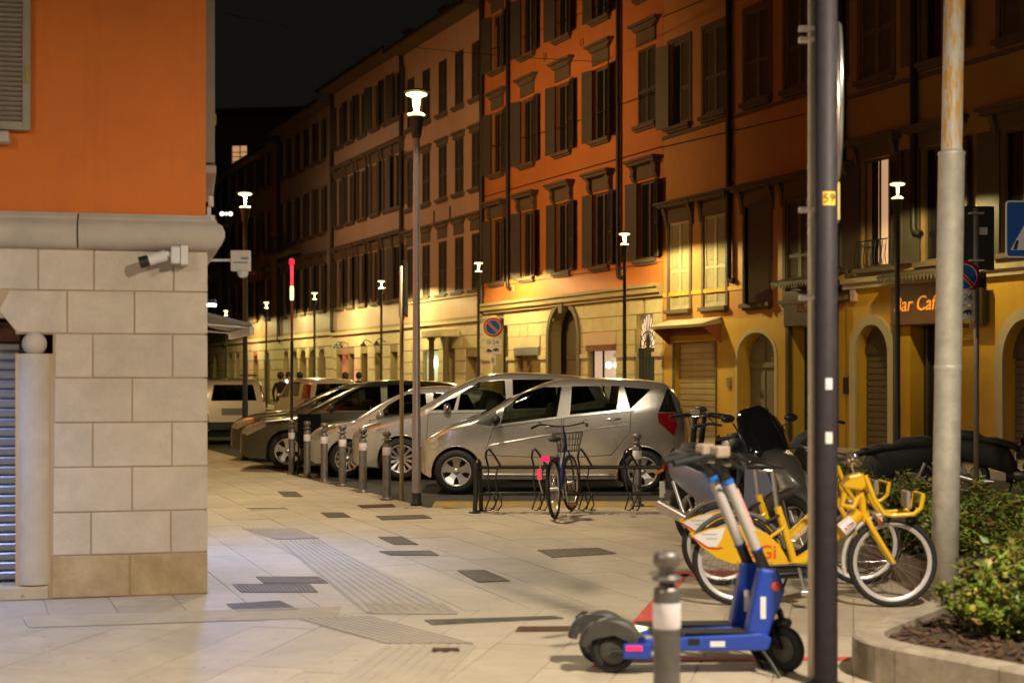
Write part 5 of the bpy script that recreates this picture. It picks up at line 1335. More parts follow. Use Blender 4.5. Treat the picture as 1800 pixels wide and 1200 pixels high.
# big dark pole with the yellow number plate
p59 = Vector((1.645, 7.45, 0))
t = pole('lamp_mast', 'thick dark lamp mast with the yellow number 59 plate in the foreground', p59, 7.5, .060, .056, M['dark_metal'], 'pole')
MB().lathe([(.10, 0), (.10, .012), (.061, .02)], 20).build('base_flange', M['dark_metal'], t)
z59 = EYE + (661 - 351) * 7.45 / FPX
YEL = mat('tag_yellow', (.72, .46, .04), .55)
pl = MB().lathe([(.0596, -.035), (.0598, .035)], 10, (0, 0, z59), a0=R(-118), a1=R(-52)).build('number_plate', YEL, t)
nm = text('number', '59', .066, mat('ink_brown', (.08, .05, .01), .6), t, .001, (.004, -.0612, z59), sx=.95)
for z, m in ((1.58, 'sticker_blue'), (1.30, 'sticker_white')):
    MB().lathe([(.0606, -.03), (.0608, .03)], 6, (0, 0, z), a0=R(-105), a1=R(-70)).build('sticker', mat(m, (.62, .62, .72) if 'blue' in m else (.72, .68, .68), .6, var=.4, vscale=60), t)
MB().tube((0, 0, 7.45), (-.9, .35, 7.6), .03).build('arm', M['dark_metal'], t)
MB().box(-1.35, -.85, .22, .48, 7.56, 7.64).build('lamp_head', M['dark_metal'], t, bevel=.02)
# slim pale pole right beside it, with white clamps
sp = Vector((1.606, 7.62, 0)); t = pole('sign_pole', 'slim pale pole with white clamps right beside the dark mast', sp, 5.5, .021, .021, mat('pale_pole', (.62, .52, .40), .5, .3, var=.12, vscale=6), 'pole')
for z in (3.48, 3.42, 2.51, 2.04):
    MB().box(-.068, -.018, -.02, .02, z - .014, z + .014).box(-.024, .024, -.026, .026, z - .011, z + .011).build('clamp', mat('pink_white', (.78, .70, .68), .5), t, bevel=.002)
# round sign edge on, fixed to the far side of the mast
rs_ = empty('round_sign', (1.785, 7.80, 3.12)); tag(rs_, 'round metal sign seen edge on, just right of the dark mast', 'sign')
MB().lathe([(0, -.006), (.42, -.006), (.43, .0), (.42, .012), (0, .02)], 40, axis='x').build('disc', M['alu'], rs_)
rs_.rotation_euler.z = R(-10.4)
MB().box(-.10, -.005, -.02, .02, -.02, .02).build('bracket', M['galv'], rs_)
MB().box(-.004, .004, -.17, .17, -.66, -.46).build('lower_plate', mat('yellow_plate', (.62, .5, .2), .5), rs_)
# galvanised mast, rust stained above the collar
GALV2 = weathered('rust_stained_zinc', (.54, .51, .45), (.56, .30, .04), scale=5, rough=.55, bump=.1)
for nd in GALV2.node_tree.nodes:
    if nd.type == 'MAPPING': nd.inputs['Scale'].default_value = (14, 14, 2.6) if nd.inputs['Scale'].default_value[2] < .9 else nd.inputs['Scale'].default_value
    if nd.type == 'MATH': nd.inputs[1].default_value = .95
    if nd.type == 'VALTORGB' and abs(nd.color_ramp.elements[0].position - .5) < .01: nd.color_ramp.elements[0].position = .45; nd.color_ramp.elements[1].position = .55
zc_ = EYE + (661 - 272) * 10.2 / FPX
gm = empty('zinc_mast', (3.10, 10.2, 0)); tag(gm, 'tall galvanised mast with a rust stained upper half behind the planter', 'pole')
gm.rotation_euler.y = R(.95)
MB().lathe([(0, 0), (.098, 0), (.095, 1.0), (.092, zc_ - .01), (.097, zc_), (.097, zc_ + .015), (.076, zc_ + .03)], 24).build('lower_shaft', M['galv'], gm)
MB().lathe([(.074, zc_ + .02), (.070, 9)], 24).build('upper_shaft', GALV2, gm)
MB().lathe([(.0955, 1.66), (.0975, 1.67), (.0975, 1.69), (.0955, 1.70)], 24).build('joint_ring', M['galv'], gm)
# sign post at the right: back of a dark panel, no parking disc and two plates
def disc_sign(parent, z, r, y, name='no_parking_disc', x=0.0):
    d = MB().lathe([(0, 0), (r, 0), (r, .006), (0, .006)], 36, (x, y, z), 'y').build(name, RED, parent)
    MB().lathe([(0, 0), (r * .80, 0)], 36, (x, y - .002, z), 'y').build('white_ring', WHT, d); MB().lathe([(0, 0), (r * .74, 0)], 36, (x, y - .004, z), 'y').build('blue_field', BLU, d)
    rt = Matrix.Translation((x, y - .0055, z)) @ Matrix.Rotation(R(45), 4, 'Y')
    MB().box(-r * .80, r * .80, -.0004, 0, -r * .12, r * .12, M=rt).build('bar', WHT, d)
    rt = Matrix.Translation((x, y - .007, z)) @ Matrix.Rotation(R(45), 4, 'Y'); MB().box(-r * .82, r * .82, -.0004, 0, -r * .085, r * .085, M=rt).build('bar', RED, d)
    return d
def truck_print(parent, x, y, z, w):
    INK = mat('print_black', (.02, .02, .022), .6); k = w / .34
    mb = MB(); mb.prism([(-.13 * k, -.02 * k), (-.02 * k, -.02 * k), (-.02 * k, .012 * k), (-.055 * k, .012 * k), (-.07 * k, .035 * k), (-.115 * k, .035 * k), (-.13 * k, .01 * k)], 0, .001)
    mb.prism([(-.01 * k, -.012 * k), (.13 * k, .015 * k), (.12 * k, .045 * k), (.06 * k, .055 * k), (.0, .03 * k)], 0, .001)
    for xx in (-.105, -.045, .06, .11): mb.lathe([(0, 0), (.017 * k, 0)], 10, (xx * k, 0, (-.028 if xx < 0 else -.012) * k), 'y')
    o = mb.build('tow_truck_print', INK, parent); o.location = (x, y, z); return o
g = G(1716, 880); t = empty('sign_post', (g.x, g.y, 0)); tag(t, 'grey sign post with a dark panel back, no parking disc and two plates', 'sign')
MB().lathe([(0, 0), (.036, 0), (.036, 3.80), (0, 3.805)], 14).build('post', mat('post_grey', (.30, .27, .26), .45, .5, var=.15), t)
zz = lambda py, Y=18.5: EYE + (661 - py) * Y / FPX
MB().box(-.20, .25, .045, .06, zz(474), zz(362)).build('dark_panel', mat('panel_back', (.016, .015, .013), .6), t)
MB().box(.055, .16, .040, .044, zz(412), zz(399)).build('paper_label', M['white_plastic'], t)
for z in (zz(375), zz(458)): MB().box(-.09, .09, -.045, .044, z - .012, z + .012).build('clamp', M['galv'], t)
disc_sign(t, zz(487) , .21, -.05, x=-.17)
pa = MB().box(-.36, -.03, -.052, -.044, zz(536), zz(510)).build('plate', WHT, t); text('lettering', '0 - 24', .11, mat('print_black', (.02, .02, .022), .6), pa, .001, (-.20, -.055, (zz(536) + zz(510)) / 2))
pa = MB().box(-.36, -.03, -.052, -.044, zz(562), zz(538)).build('plate', WHT, t); truck_print(pa, -.18, -.054, (zz(562) + zz(538)) / 2, .28)
MB().box(-.10, -.04, -.05, -.042, zz(576), zz(563)).build('plate', mat('pale_yellow', (.7, .6, .3), .5), t)
MB().box(.045, .15, .05, .058, zz(505), zz(478)).build('plate', mat('board_brown2', (.05, .035, .02), .6), t)
# pedestrian crossing sign at the right edge
g = Vector((5.53, 15.0, 0)); t = empty('crossing_sign', g, R(3)); tag(t, 'blue pedestrian crossing sign cut by the right edge', 'sign')
zz2 = lambda py: EYE + (661 - py) * 15.0 / FPX
MB().lathe([(0, 0), (.03, 0), (.03, 3.55), (0, 3.555)], 14, (0, .05, 0)).build('post', M['galv'], t)
z0, z1 = zz2(453), zz2(353); hw = .33
def rrect(x0, x1, z0, z1, r, n=5):
    P = []
    for cx, cz, a0 in ((x1 - r, z1 - r, 0), (x0 + r, z1 - r, 90), (x0 + r, z0 + r, 180), (x1 - r, z0 + r, 270)):
        for k in range(n + 1): a = R(a0 + 90 * k / n); P.append((cx + r * math.cos(a), cz + r * math.sin(a)))
    return P
MB().prism(rrect(-hw, hw, z0, z1, .04), 0, .012).build('white_border', WHT, t); MB().prism(rrect(-hw + .016, hw - .016, z0 + .016, z1 - .016, .03), -.002, .0).build('blue_panel', BLU, t)
zb, zt = z0 + .08, z1 - .06
MB().prism([(-hw + .05, zb), (hw - .05, zb), (.02, zt), (-.02, zt)], -.004, -.0022).build('triangle', WHT, t)
for k in range(4):
    x = -.22 + k * .13; MB().prism([(x - .03, zb + .005), (x + .01, zb + .005), (x + .03, zb + .10), (x + .0, zb + .10)], -.0058, -.0045).build('stripe', MATS['print_black'], t)
wm = MB().path([(0, -.006, zb + .40), (-.01, -.006, zb + .27)], [.022, .034], 6, flat=.05).ball((.012, -.006, zb + .45), .026, 10, M=Matrix.Diagonal((1, .05, 1, 1)))
wm.path([(-.02, -.006, zb + .27), (-.07, -.006, zb + .17), (-.11, -.006, zb + .06)], .016, 6, flat=.06).path([(0, -.006, zb + .27), (.05, -.006, zb + .17), (.05, -.006, zb + .05)], .016, 6, flat=.06)
wm.path([(-.01, -.006, zb + .38), (-.08, -.006, zb + .30), (-.10, -.006, zb + .24)], .011, 6, flat=.08).path([(.0, -.006, zb + .38), (.07, -.006, zb + .32), (.10, -.006, zb + .27)], .011, 6, flat=.08)
wm.build('walking_figure', MATS['print_black'], t)
# no parking sign on the far lamp post
Yn = 44.3; zf = lambda py: EYE + (661 - py) * Yn / FPX
t = empty('no_parking_sign', ((866.5 - 900) / FPX * Yn, Yn, 0)); tag(t, 'round red and blue no parking sign with 0-24 and tow plates', 'sign')
disc_sign(t, zf(575), .30, 0)
pa = MB().box(-.26, .26, .0, .01, zf(608), zf(595)).build('plate', WHT, t); text('lettering', '0-24', .18, MATS['print_black'], pa, .001, (0, -.004, zf(601.5)), sx=1.1)
pa = MB().box(-.26, .26, .0, .01, zf(622.5), zf(609)).build('plate', WHT, t); truck_print(pa, 0, -.003, zf(616), .5)
pa = MB().box(-.09, .09, .0, .01, zf(642), zf(624)).build('plate', WHT, t); text('lettering', '088', .13, MATS['print_black'], pa, .001, (0, -.004, zf(633)), rot=(R(90), R(90), 0), sx=.9)
MB().box(-.42, .26, .012, .03, zf(563), zf(560)).box(-.42, .26, .012, .03, zf(600), zf(598)).build('bracket', M['galv'], t)
# thin pole with edge-on dark panel
g = G(706, 880); t = pole('thin_post', 'thin brassy post with a dark panel edge on, left of the pale lamp post', (g.x, g.y, 0), 3.05, .028, .026, mat('brass_pole', (.36, .28, .15), .45, .5, var=.15), 'sign')
MB().box(.035, .06, -.3, .3, 2.40, 3.10).build('panel', mat('panel_back', (.016, .015, .013), .6), t); MB().box(-.01, .04, -.02, .02, 2.9, 2.93).build('clamp', M['galv'], t)
# marker pole with red and white head
g = G(513, 832); t = empty('marker_pole', (g.x, g.y, 0)); tag(t, 'dark marker pole with glowing red and white head', 'pole')
MB().lathe([(0, 0), (.045, 0), (.045, .04), (.028, .06), (.026, 2.2), (0, 2.2)], 12).build('shaft', M['lamp_dark'], t)
tilt = Matrix.Rotation(R(1.2), 4, 'Y')
MB().lathe([(.020, 2.2), (.024, 2.88)], 12).build('lower_rod', mat('red_rod', (.25, .03, .03), .5, var=.6, vscale=30), t)
MB().lathe([(.028, 2.88), (.036, 2.92), (.036, 3.08), (.030, 3.12)], 12).build('white_lamp', emis('marker_white', (.75, 1.0, .55), .85), t)
MB().lathe([(.026, 3.12), (.030, 3.44), (.026, 3.46)], 12).build('red_tube', emis('marker_red', (1.0, .05, .12), .75), t)
MB().lathe([(.026, 3.46), (.048, 3.48), (.050, 3.55), (.03, 3.58), (0, 3.585)], 12).build('red_cap', emis('marker_red2', (1.0, .03, .08), .5), t)
# black panel on legs behind the bollard
g = G(536, 837); t = empty('standing_sign', (g.x + .02, g.y + .35, 0), R(4)); tag(t, 'black free standing panel on thin legs behind the bollards', 'sign')
MB().box(-.19, .19, -.015, .015, .44, 1.0).build('panel', mat('panel_black', (.006, .006, .007), .9, spec=.1), t)
for s in (-1, 1): MB().tube((s * .17, .02, .5), (s * .19, .14, 0), .011, n=6).tube((s * .17, -.02, .5), (s * .19, -.10, 0), .011, n=6).build('leg', M['lamp_dark'], t)
MB().box(-.18, .18, -.08, -.06, .14, .16).build('brace', M['lamp_dark'], t)
text('lettering', 'ET', .09, M['white_band'], t, .001, (.12, -.018, .58))
# suspended cables over the street
sc_ = MB().path([FP(36 - i * .6, .0 + i * 1.55, 10.55 - .9 * math.sin(math.pi * i / 14)) for i in range(15)], .008, 5).build('street_cable', M['gutter']); tag(sc_, 'thin cable strung across the street in front of the orange house', 'cable')

# ------------------------------------------------------------------ bike rack
rk = empty('bike_rack', (G(838, 900).x, G(838, 900).y + .02, 0)); tag(rk, 'long dark metal bike rack with wheel hoops', 'bike rack')
RKM = mat('rack_paint', (.028, .027, .026), .42, .3, var=.2, vscale=12)
LR = 3.3
for x in (0.0, LR):
    po = MB().path([(x - .02, -.10, .01), (x + .0, -.02, .58), (x + .02, .02, .61), (x + .03, .06, .58), (x + .05, .14, .01)], .028, 8).build('end_post', RKM, rk)
    MB().lathe([(0, 0), (.075, 0), (.075, .01), (0, .012)], 14, (x - .02, -.10, .002)).lathe([(0, 0), (.075, 0), (.075, .01), (0, .012)], 14, (x + .05, .14, .002)).build('foot_plate', RKM, po)
MB().tube((0, .02, .535), (LR, .02, .535), .024).build('upper_rail', RKM, rk); MB().tube((.03, .06, .215), (LR, .06, .215), .024).build('lower_rail', RKM, rk)
hoop = None
for k in range(6):
    x = .14 + k * .545
    if hoop is None:
        hoop = MB().path([(0, .02, .53), (-.03, -.10, .66), (-.02, -.16, .74), (0.01, -.12, .76), (.08, .0, .66), (.15, .02, .54)], .013, 6) \
            .path([(0, .02, .53), (-.01, -.10, .38), (.02, -.22, .20), (-.03, -.30, .06), (.03, -.28, .05), (.09, -.14, .10), (.06, .04, .22)], .009, 6).path([(.11, .02, .53), (.08, -.10, .38), (.12, -.2, .20), (.06, -.30, .06), (.12, -.28, .05), (.16, -.14, .10), (.14, .04, .22)], .009, 6).build('wheel_hoop', RKM, rk)
        hoop.location.x = x
    else: share(hoop, rk, (x, 0, 0))
# ------------------------------------------------------------------ bicycles
def cycle_wheel(parent, loc, Rr, tyre_r, rim_m, spokes=24, steer=0.0, rimw=.010, tilt=None):
    w = empty('wheel', loc, steer, parent)
    MB().torus((0, 0, 0), Rr - tyre_r, tyre_r, 40, 8).build('tyre', M['black_rubber'], w)
    MB().lathe([(Rr - 2 * tyre_r + .006, -rimw), (Rr - 2 * tyre_r - .022, -rimw * .8), (Rr - 2 * tyre_r - .026, 0), (Rr - 2 * tyre_r - .022, rimw * .8), (Rr - 2 * tyre_r + .006, rimw)], 40, axis='y').build('rim', rim_m, w)
    mb = MB()
    for k in range(spokes):
        a = 2 * math.pi * k / spokes; b = a + (.5 if k % 2 else -.5); s = .025 if (k // 2) % 2 else -.025
        mb.path([(math.cos(b) * .02, s, math.sin(b) * .02), (math.cos(a) * (Rr - 2 * tyre_r - .02), 0, math.sin(a) * (Rr - 2 * tyre_r - .02))], .0016, 4, caps=False)
    mb.build('spokes', M['steel'], w)
    MB().tube((0, -.045, 0), (0, .045, 0), .018, n=10).tube((0, -.06, 0), (0, .06, 0), .006, n=6).build('hub', M['alu'], w)
    return w
YEP = mat('bike_yellow', (.80, .47, .012), .32, coat=.5); GRYP = mat('bike_grey_plastic', (.10, .095, .09), .45); ALR = mat('rim_white', (.66, .62, .62), .35, .3)
def share_bike(name, label, loc, rz, lean=0.0, steer=0.0, group='yellow share bikes'):
    """yellow share bike: x forwards, rear wheel at 0"""
    t = empty(name, loc, rz); t.rotation_euler.x = lean; tag(t, label, 'bicycle', group)
    Rr, WB = .318, 1.08
    cycle_wheel(t, (0, 0, Rr), Rr, .022, ALR, 24); cycle_wheel(t, (WB, 0, Rr), Rr, .022, ALR, 24, steer)
    hd = Vector((.86, 0, .82)); bb = Vector((.42, 0, .30))
    fr = MB(); fr.path([(.86, 0, .66), (.70, 0, .52), (.52, 0, .36), (.40, 0, .29)], [.045, .05, .05, .045], 10)        # wide down tube
    fr.path([(.40, 0, .29), (.34, 0, .52), (.28, 0, .70)], .028, 10).path([(.845, 0, .86), (.90, 0, .60)], .030, 10)
    for s in (-1, 1): fr.path([(.38, s * .03, .30), (.18, s * .065, .31), (0, s * .07, .318)], .014, 8).path([(.33, s * .02, .56), (.15, s * .06, .44), (0, s * .07, .32)], .013, 8)
    fr.build('frame', YEP, t)
    MB().path([(.80, -.049, .607), (.72, -.052, .541)], [.0475, .0525], 12).build('frame_badge', WHT, t)
    text('lettering', 'ATM', .04, RED, t, .001, (.765, -.103, .575), rot=(R(90), R(-40), 0)); text('lettering', 'bikemi', .066, WHT, t, .001, (.595, -.102, .425), rot=(R(90), R(-43), 0), sx=1.2)
    # rear skirt: wide sector plate each side
    for s in (-1, 1):
        P = [(-.335, .50), (-.20, .552), (-.04, .578), (.08, .57), (.20, .52), (.285, .44), (.335, .355), (.355, .295), (.08, .292), (-.04, .305), (-.15, .345), (-.26, .425)]
        sk = MB().prism(P, s * .062, s * .070).build('wheel_skirt', YEP, t, bevel=.003)
        P2 = [(-.315, .497), (-.20, .540), (-.09, .560), (-.12, .47), (-.15, .425), (-.21, .425), (-.27, .455)]
        MB().prism(P2, s * .0705, s * .072).build('white_panel', WHT, sk)
        MB().path([(-.33, s * .073, .494), (-.26, s * .073, .450), (-.21, s * .073, .417), (-.15, s * .073, .412), (-.11, s * .073, .42)], .0055, 5).build('red_edge', RED, sk)
        if s < 0: text('lettering', 'BiGi', .135, mat('bigi_red', (.75, .09, .01), .5), sk, .001, (.155, -.073, .385), bold=.002, sx=.95); text('lettering', 'bikesharing', .028, mat('bigi_faint', (.70, .32, .02), .5), sk, .001, (.17, -.073, .315), sx=1.1); MB().box(-.255, -.15, -.0735, -.0722, .505, .517).box(-.225, -.15, -.0735, -.0722, .475, .487).build('print', mat('faint_grey', (.5, .5, .55), .6), sk)
    MB().torus((0, 0, Rr), Rr + .025, .018, 22, 6, a0=R(15), a1=R(150)).build('rear_mudguard', GRYP, t)
    MB().path([(.10, -.055, .255), (.30, -.06, .235), (.46, -.06, .25), (.50, -.055, .29), (.40, -.06, .30), (.12, -.055, .285)], .024, 8, flat=.5).prism([(.02, .295), (.50, .300), (.53, .26), (.49, .205), (.30, .20), (.12, .245)], -.06, -.03).build('chain_case', M['black_plastic'], t, bevel=.006)
    # seat
    MB().path([(.28, 0, .68), (.245, 0, .96)], .0155, 10).build('seat_post', M['alu'], t)
    sd = MB().path([(.06, 0, .985), (.13, 0, .995), (.22, 0, .985), (.33, 0, .975)], [.060, .085, .055, .022], 12, flat=.38).build('saddle', M['black_plastic'], t)
    MB().path([(.15, -.03, .962), (.24, -.03, .955)], .013, 8).path([(.15, .03, .962), (.24, .03, .955)], .013, 8).build('saddle_spring', M['steel'], sd)
    MB().path([(.33, -.0, .66), (.20, -.055, .60)], .012, 8).build('seat_lever', M['black_plastic'], t)
    # fork, handlebar, front carrier
    fk = MB()
    for s in (-1, 1): fk.path([(.905, s * .03, .62), (.93, s * .055, .56), (WB, s * .055, .315)], [.022, .020, .015], 8)
    fk.path([(.845, 0, .86), (.905, 0, .62)], .026, 10); fk.build('fork', YEP, t)
    MB().path([(.845, 0, .86), (.80, 0, 1.0)], .014, 8).path([(.70, -.29, 1.06), (.78, -.20, 1.05), (.82, -.05, 1.0), (.82, .05, 1.0), (.78, .20, 1.05), (.70, .29, 1.06)], .012, 8).build('handlebar', M['steel'], t)
    for s in (-1, 1): MB().path([(.60, s * .30, 1.06), (.71, s * .29, 1.06)], .017, 8).build('grip', M['black_rubber'], t); MB().path([(.76, s * .22, 1.06), (.80, s * .24, 1.04), (.72, s * .29, 1.03)], .008, 6).build('brake_lever', M['steel'], t)
    MB().ball((.80, -.11, 1.06), .028, 10).build('bell', M['steel'], t)
    for s in (-1, 1): MB().path([(.78, s * .22, 1.045), (.93, s * .14, 1.02), (.96, s * .05, .92), (.90, s * .03, .80), (.90, s * .035, .68)], .0035, 5).build('brake_cable', M['black_rubber'], t)
    MB().prism([(.72, .84), (.86, .82), (.92, .87), (.86, .95), (.76, .93)], -.075, .075).build('control_box', YEP, t, bevel=.02)
    MB().path([(.74, -.05, .80), (.72, -.06, .72), (.80, -.06, .70), (.84, -.05, .78)], .022, 8).build('lamp_housing', YEP, t)
    cr = MB()
    for s in (-1, 1): cr.path([(.88, s * .07, .93), (.94, s * .10, .76), (1.0, s * .12, .665), (1.06, s * .125, .655), (1.20, s * .13, .665), (1.25, s * .13, .71), (1.265, s * .13, .80)], .017, 8)
    cr.path([(1.06, -.125, .655), (1.06, .125, .655)], .012, 6).path([(1.265, -.13, .80), (1.265, .13, .80)], .012, 6).path([(1.19, -.13, .665), (1.19, .13, .665)], .012, 6); cr.build('front_carrier', YEP, t)
    MB().box(1.16, 1.19, -.09, .09, .70, .82).build('carrier_plate', mat('grey_rubber', (.28, .24, .22), .7), t, bevel=.008)
    MB().ball((.99, 0, .60), .035, 10).build('front_reflector', mat('reflector_peach', (.85, .42, .22), .3), t)
    MB().torus((WB, 0, Rr), Rr + .022, .016, 20, 6, a0=R(95), a1=R(195)).build('front_mudguard', mat('guard_white', (.60, .55, .52), .4), t)
    # crank, pedals, kick stand
    ck = MB().path([(.42, -.07, .28), (.46, -.09, .12)], .013, 8).path([(.42, .07, .28), (.38, .09, .44)], .013, 8).build('crank', M['alu'], t)
    MB().box(.42, .50, -.19, -.10, .10, .135).build('pedal', M['alu'], t, bevel=.005); MB().box(.34, .42, .10, .19, .425, .455).build('pedal', M['alu'], t, bevel=.005)
    MB().path([(.38, .04, .26), (.30, .16, .01)], .010, 6).build('kick_stand', M['black_plastic'], t)
    return t
pr_, pf_ = G(1300, 1068), G(1570, 1069); ang = math.atan2(pf_.y - pr_.y, pf_.x - pr_.x)
share_bike('share_bike', 'yellow share bike with BiGi on its rear skirt, nearest to the dark mast', (pr_.x, pr_.y + .1, 0), ang - R(2), 0, R(4))
pr2 = G(1283, 1030); share_bike('share_bike', 'second yellow share bike standing just behind the first', (pr2.x - .05, pr2.y + .05, 0), ang + R(3), 0, R(-6))

# blue city bike parked in the rack, tail to the viewer
t = empty('city_bike', (G(976, 912).x, G(976, 912).y + .02, 0), R(77)); tag(t, 'dark blue city bike with wire basket parked in the rack, rear to the viewer', 'bicycle')
t.rotation_euler.x = R(-3)
BLF = mat('bike_blue', (.02, .035, .14), .35, coat=.4); Rr, WB = .34, 1.04
cycle_wheel(t, (0, 0, Rr), Rr, .020, M['alu'], 28); cycle_wheel(t, (WB, 0, Rr), Rr, .020, M['alu'], 28, R(-6))
fr = MB().path([(.80, 0, .84), (.60, 0, .56), (.42, 0, .30)], .020, 8).path([(.42, 0, .29), (.30, 0, .72)], .017, 8).path([(.80, 0, .80), (.55, 0, .58), (.36, 0, .50)], .015, 8).path([(.79, 0, .93), (.83, 0, .74)], .020, 8)
for s in (-1, 1): fr.path([(.42, s * .03, .29), (0, s * .065, .34)], .010, 6).path([(.31, s * .02, .68), (0, s * .065, .34)], .009, 6).path([(.83, s * .03, .74), (.90, s * .05, .60), (WB, s * .05, .34)], .012, 6)
fr.build('frame', BLF, t)
MB().path([(.30, 0, .70), (.27, 0, .86)], .013, 8).build('seat_post', M['alu'], t)
MB().path([(.12, 0, .885), (.19, 0, .90), (.28, 0, .885), (.38, 0, .875)], [.05, .08, .05, .02], 12, flat=.4).build('saddle', M['black_plastic'], t)
MB().path([(.79, 0, .90), (.76, 0, 1.03)], .012, 8).path([(.60, -.31, 1.045), (.70, -.26, 1.06), (.76, -.08, 1.03), (.76, .08, 1.03), (.70, .26, 1.06), (.60, .31, 1.045)], .011, 8).build('handlebar', M['lamp_dark'], t)
for s in (-1, 1): MB().path([(.52, s * .33, 1.03), (.63, s * .30, 1.047)], .017, 8).build('grip', M['black_rubber'], t); MB().path([(.70, s * .25, 1.07), (.68, s * .29, 1.09)], .010, 6).build('brake_clamp', M['steel'], t)
MB().torus((0, 0, Rr), Rr + .018, .022, 20, 6, a0=R(20), a1=R(185)).build('rear_mudguard', M['black_plastic'], t)
rd = mat('reflector_red_glow', (.75, .01, .08), .25, emit=(1, .02, .16), es=.55)  # reflector glows by itself, reflected lamp light put into the material
MB().box(-.29, -.27, -.03, .07, .67, .73).build('tail_reflector', rd, t, bevel=.006); MB().box(-.28, -.05, .0, .05, .60, .64).build('carrier', M['black_plastic'], t)
MB().path([(-.17, .10, .64), (-.10, .14, .44), (-.02, .13, .30)], .008, 6).build('lock', M['alu'], t); MB().box(-.16, -.12, .10, .15, .46, .58).build('side_reflector', mat('reflector_pink_glow', (.85, .08, .12), .3, emit=(1, .08, .16), es=.35), t, bevel=.006)  # side reflector given a glow of its own for reflected light
bk = MB(); zb0, zb1 = .72, .94
for k in range(26):
    a = 2 * math.pi * k / 26; c, s = math.cos(a), math.sin(a); bk.path([(1.0 + .11 * c, .13 * s, zb0), (1.0 + .15 * c, .19 * s, zb1)], .0028, 4, caps=False)
for f in (0, .33, .66, 1.0): bk.path([(1.0 + (.11 + .04 * f) * math.cos(2 * math.pi * k / 24), (.13 + .06 * f) * math.sin(2 * math.pi * k / 24), zb0 + (zb1 - zb0) * f) for k in range(24)], .004 if f in (0, 1) else .0028, 4, closed=True)
for y in (-.08, -.04, 0, .04, .08): bk.path([(.90, y, zb0), (1.10, y, zb0)], .0028, 4)
bk.build('basket', M['lamp_dark'], t)
MB().path([(.42, -.06, .29), (.40, -.08, .13)], .010, 6).path([(.42, .06, .29), (.44, .08, .45)], .010, 6).build('crank', M['steel'], t)
pd = MB().box(.36, .44, -.19, -.09, .115, .145).build('pedal', M['black_plastic'], t); MB().box(.352, .358, -.185, -.095, .12, .14).build('pedal_reflector', CARMAT['amber'], pd)
pd = MB().box(.40, .48, .09, .19, .435, .465).build('pedal', M['black_plastic'], t); MB().box(.392, .398, .095, .185, .44, .46).build('pedal_reflector', CARMAT['amber'], pd)
MB().lathe([(.09, -.02), (.09, -.017)], 20, (.42, -.03, .29), 'y').torus((.42, -.04, .29), .085, .006, 20, 6).build('chainring', M['steel'], t)

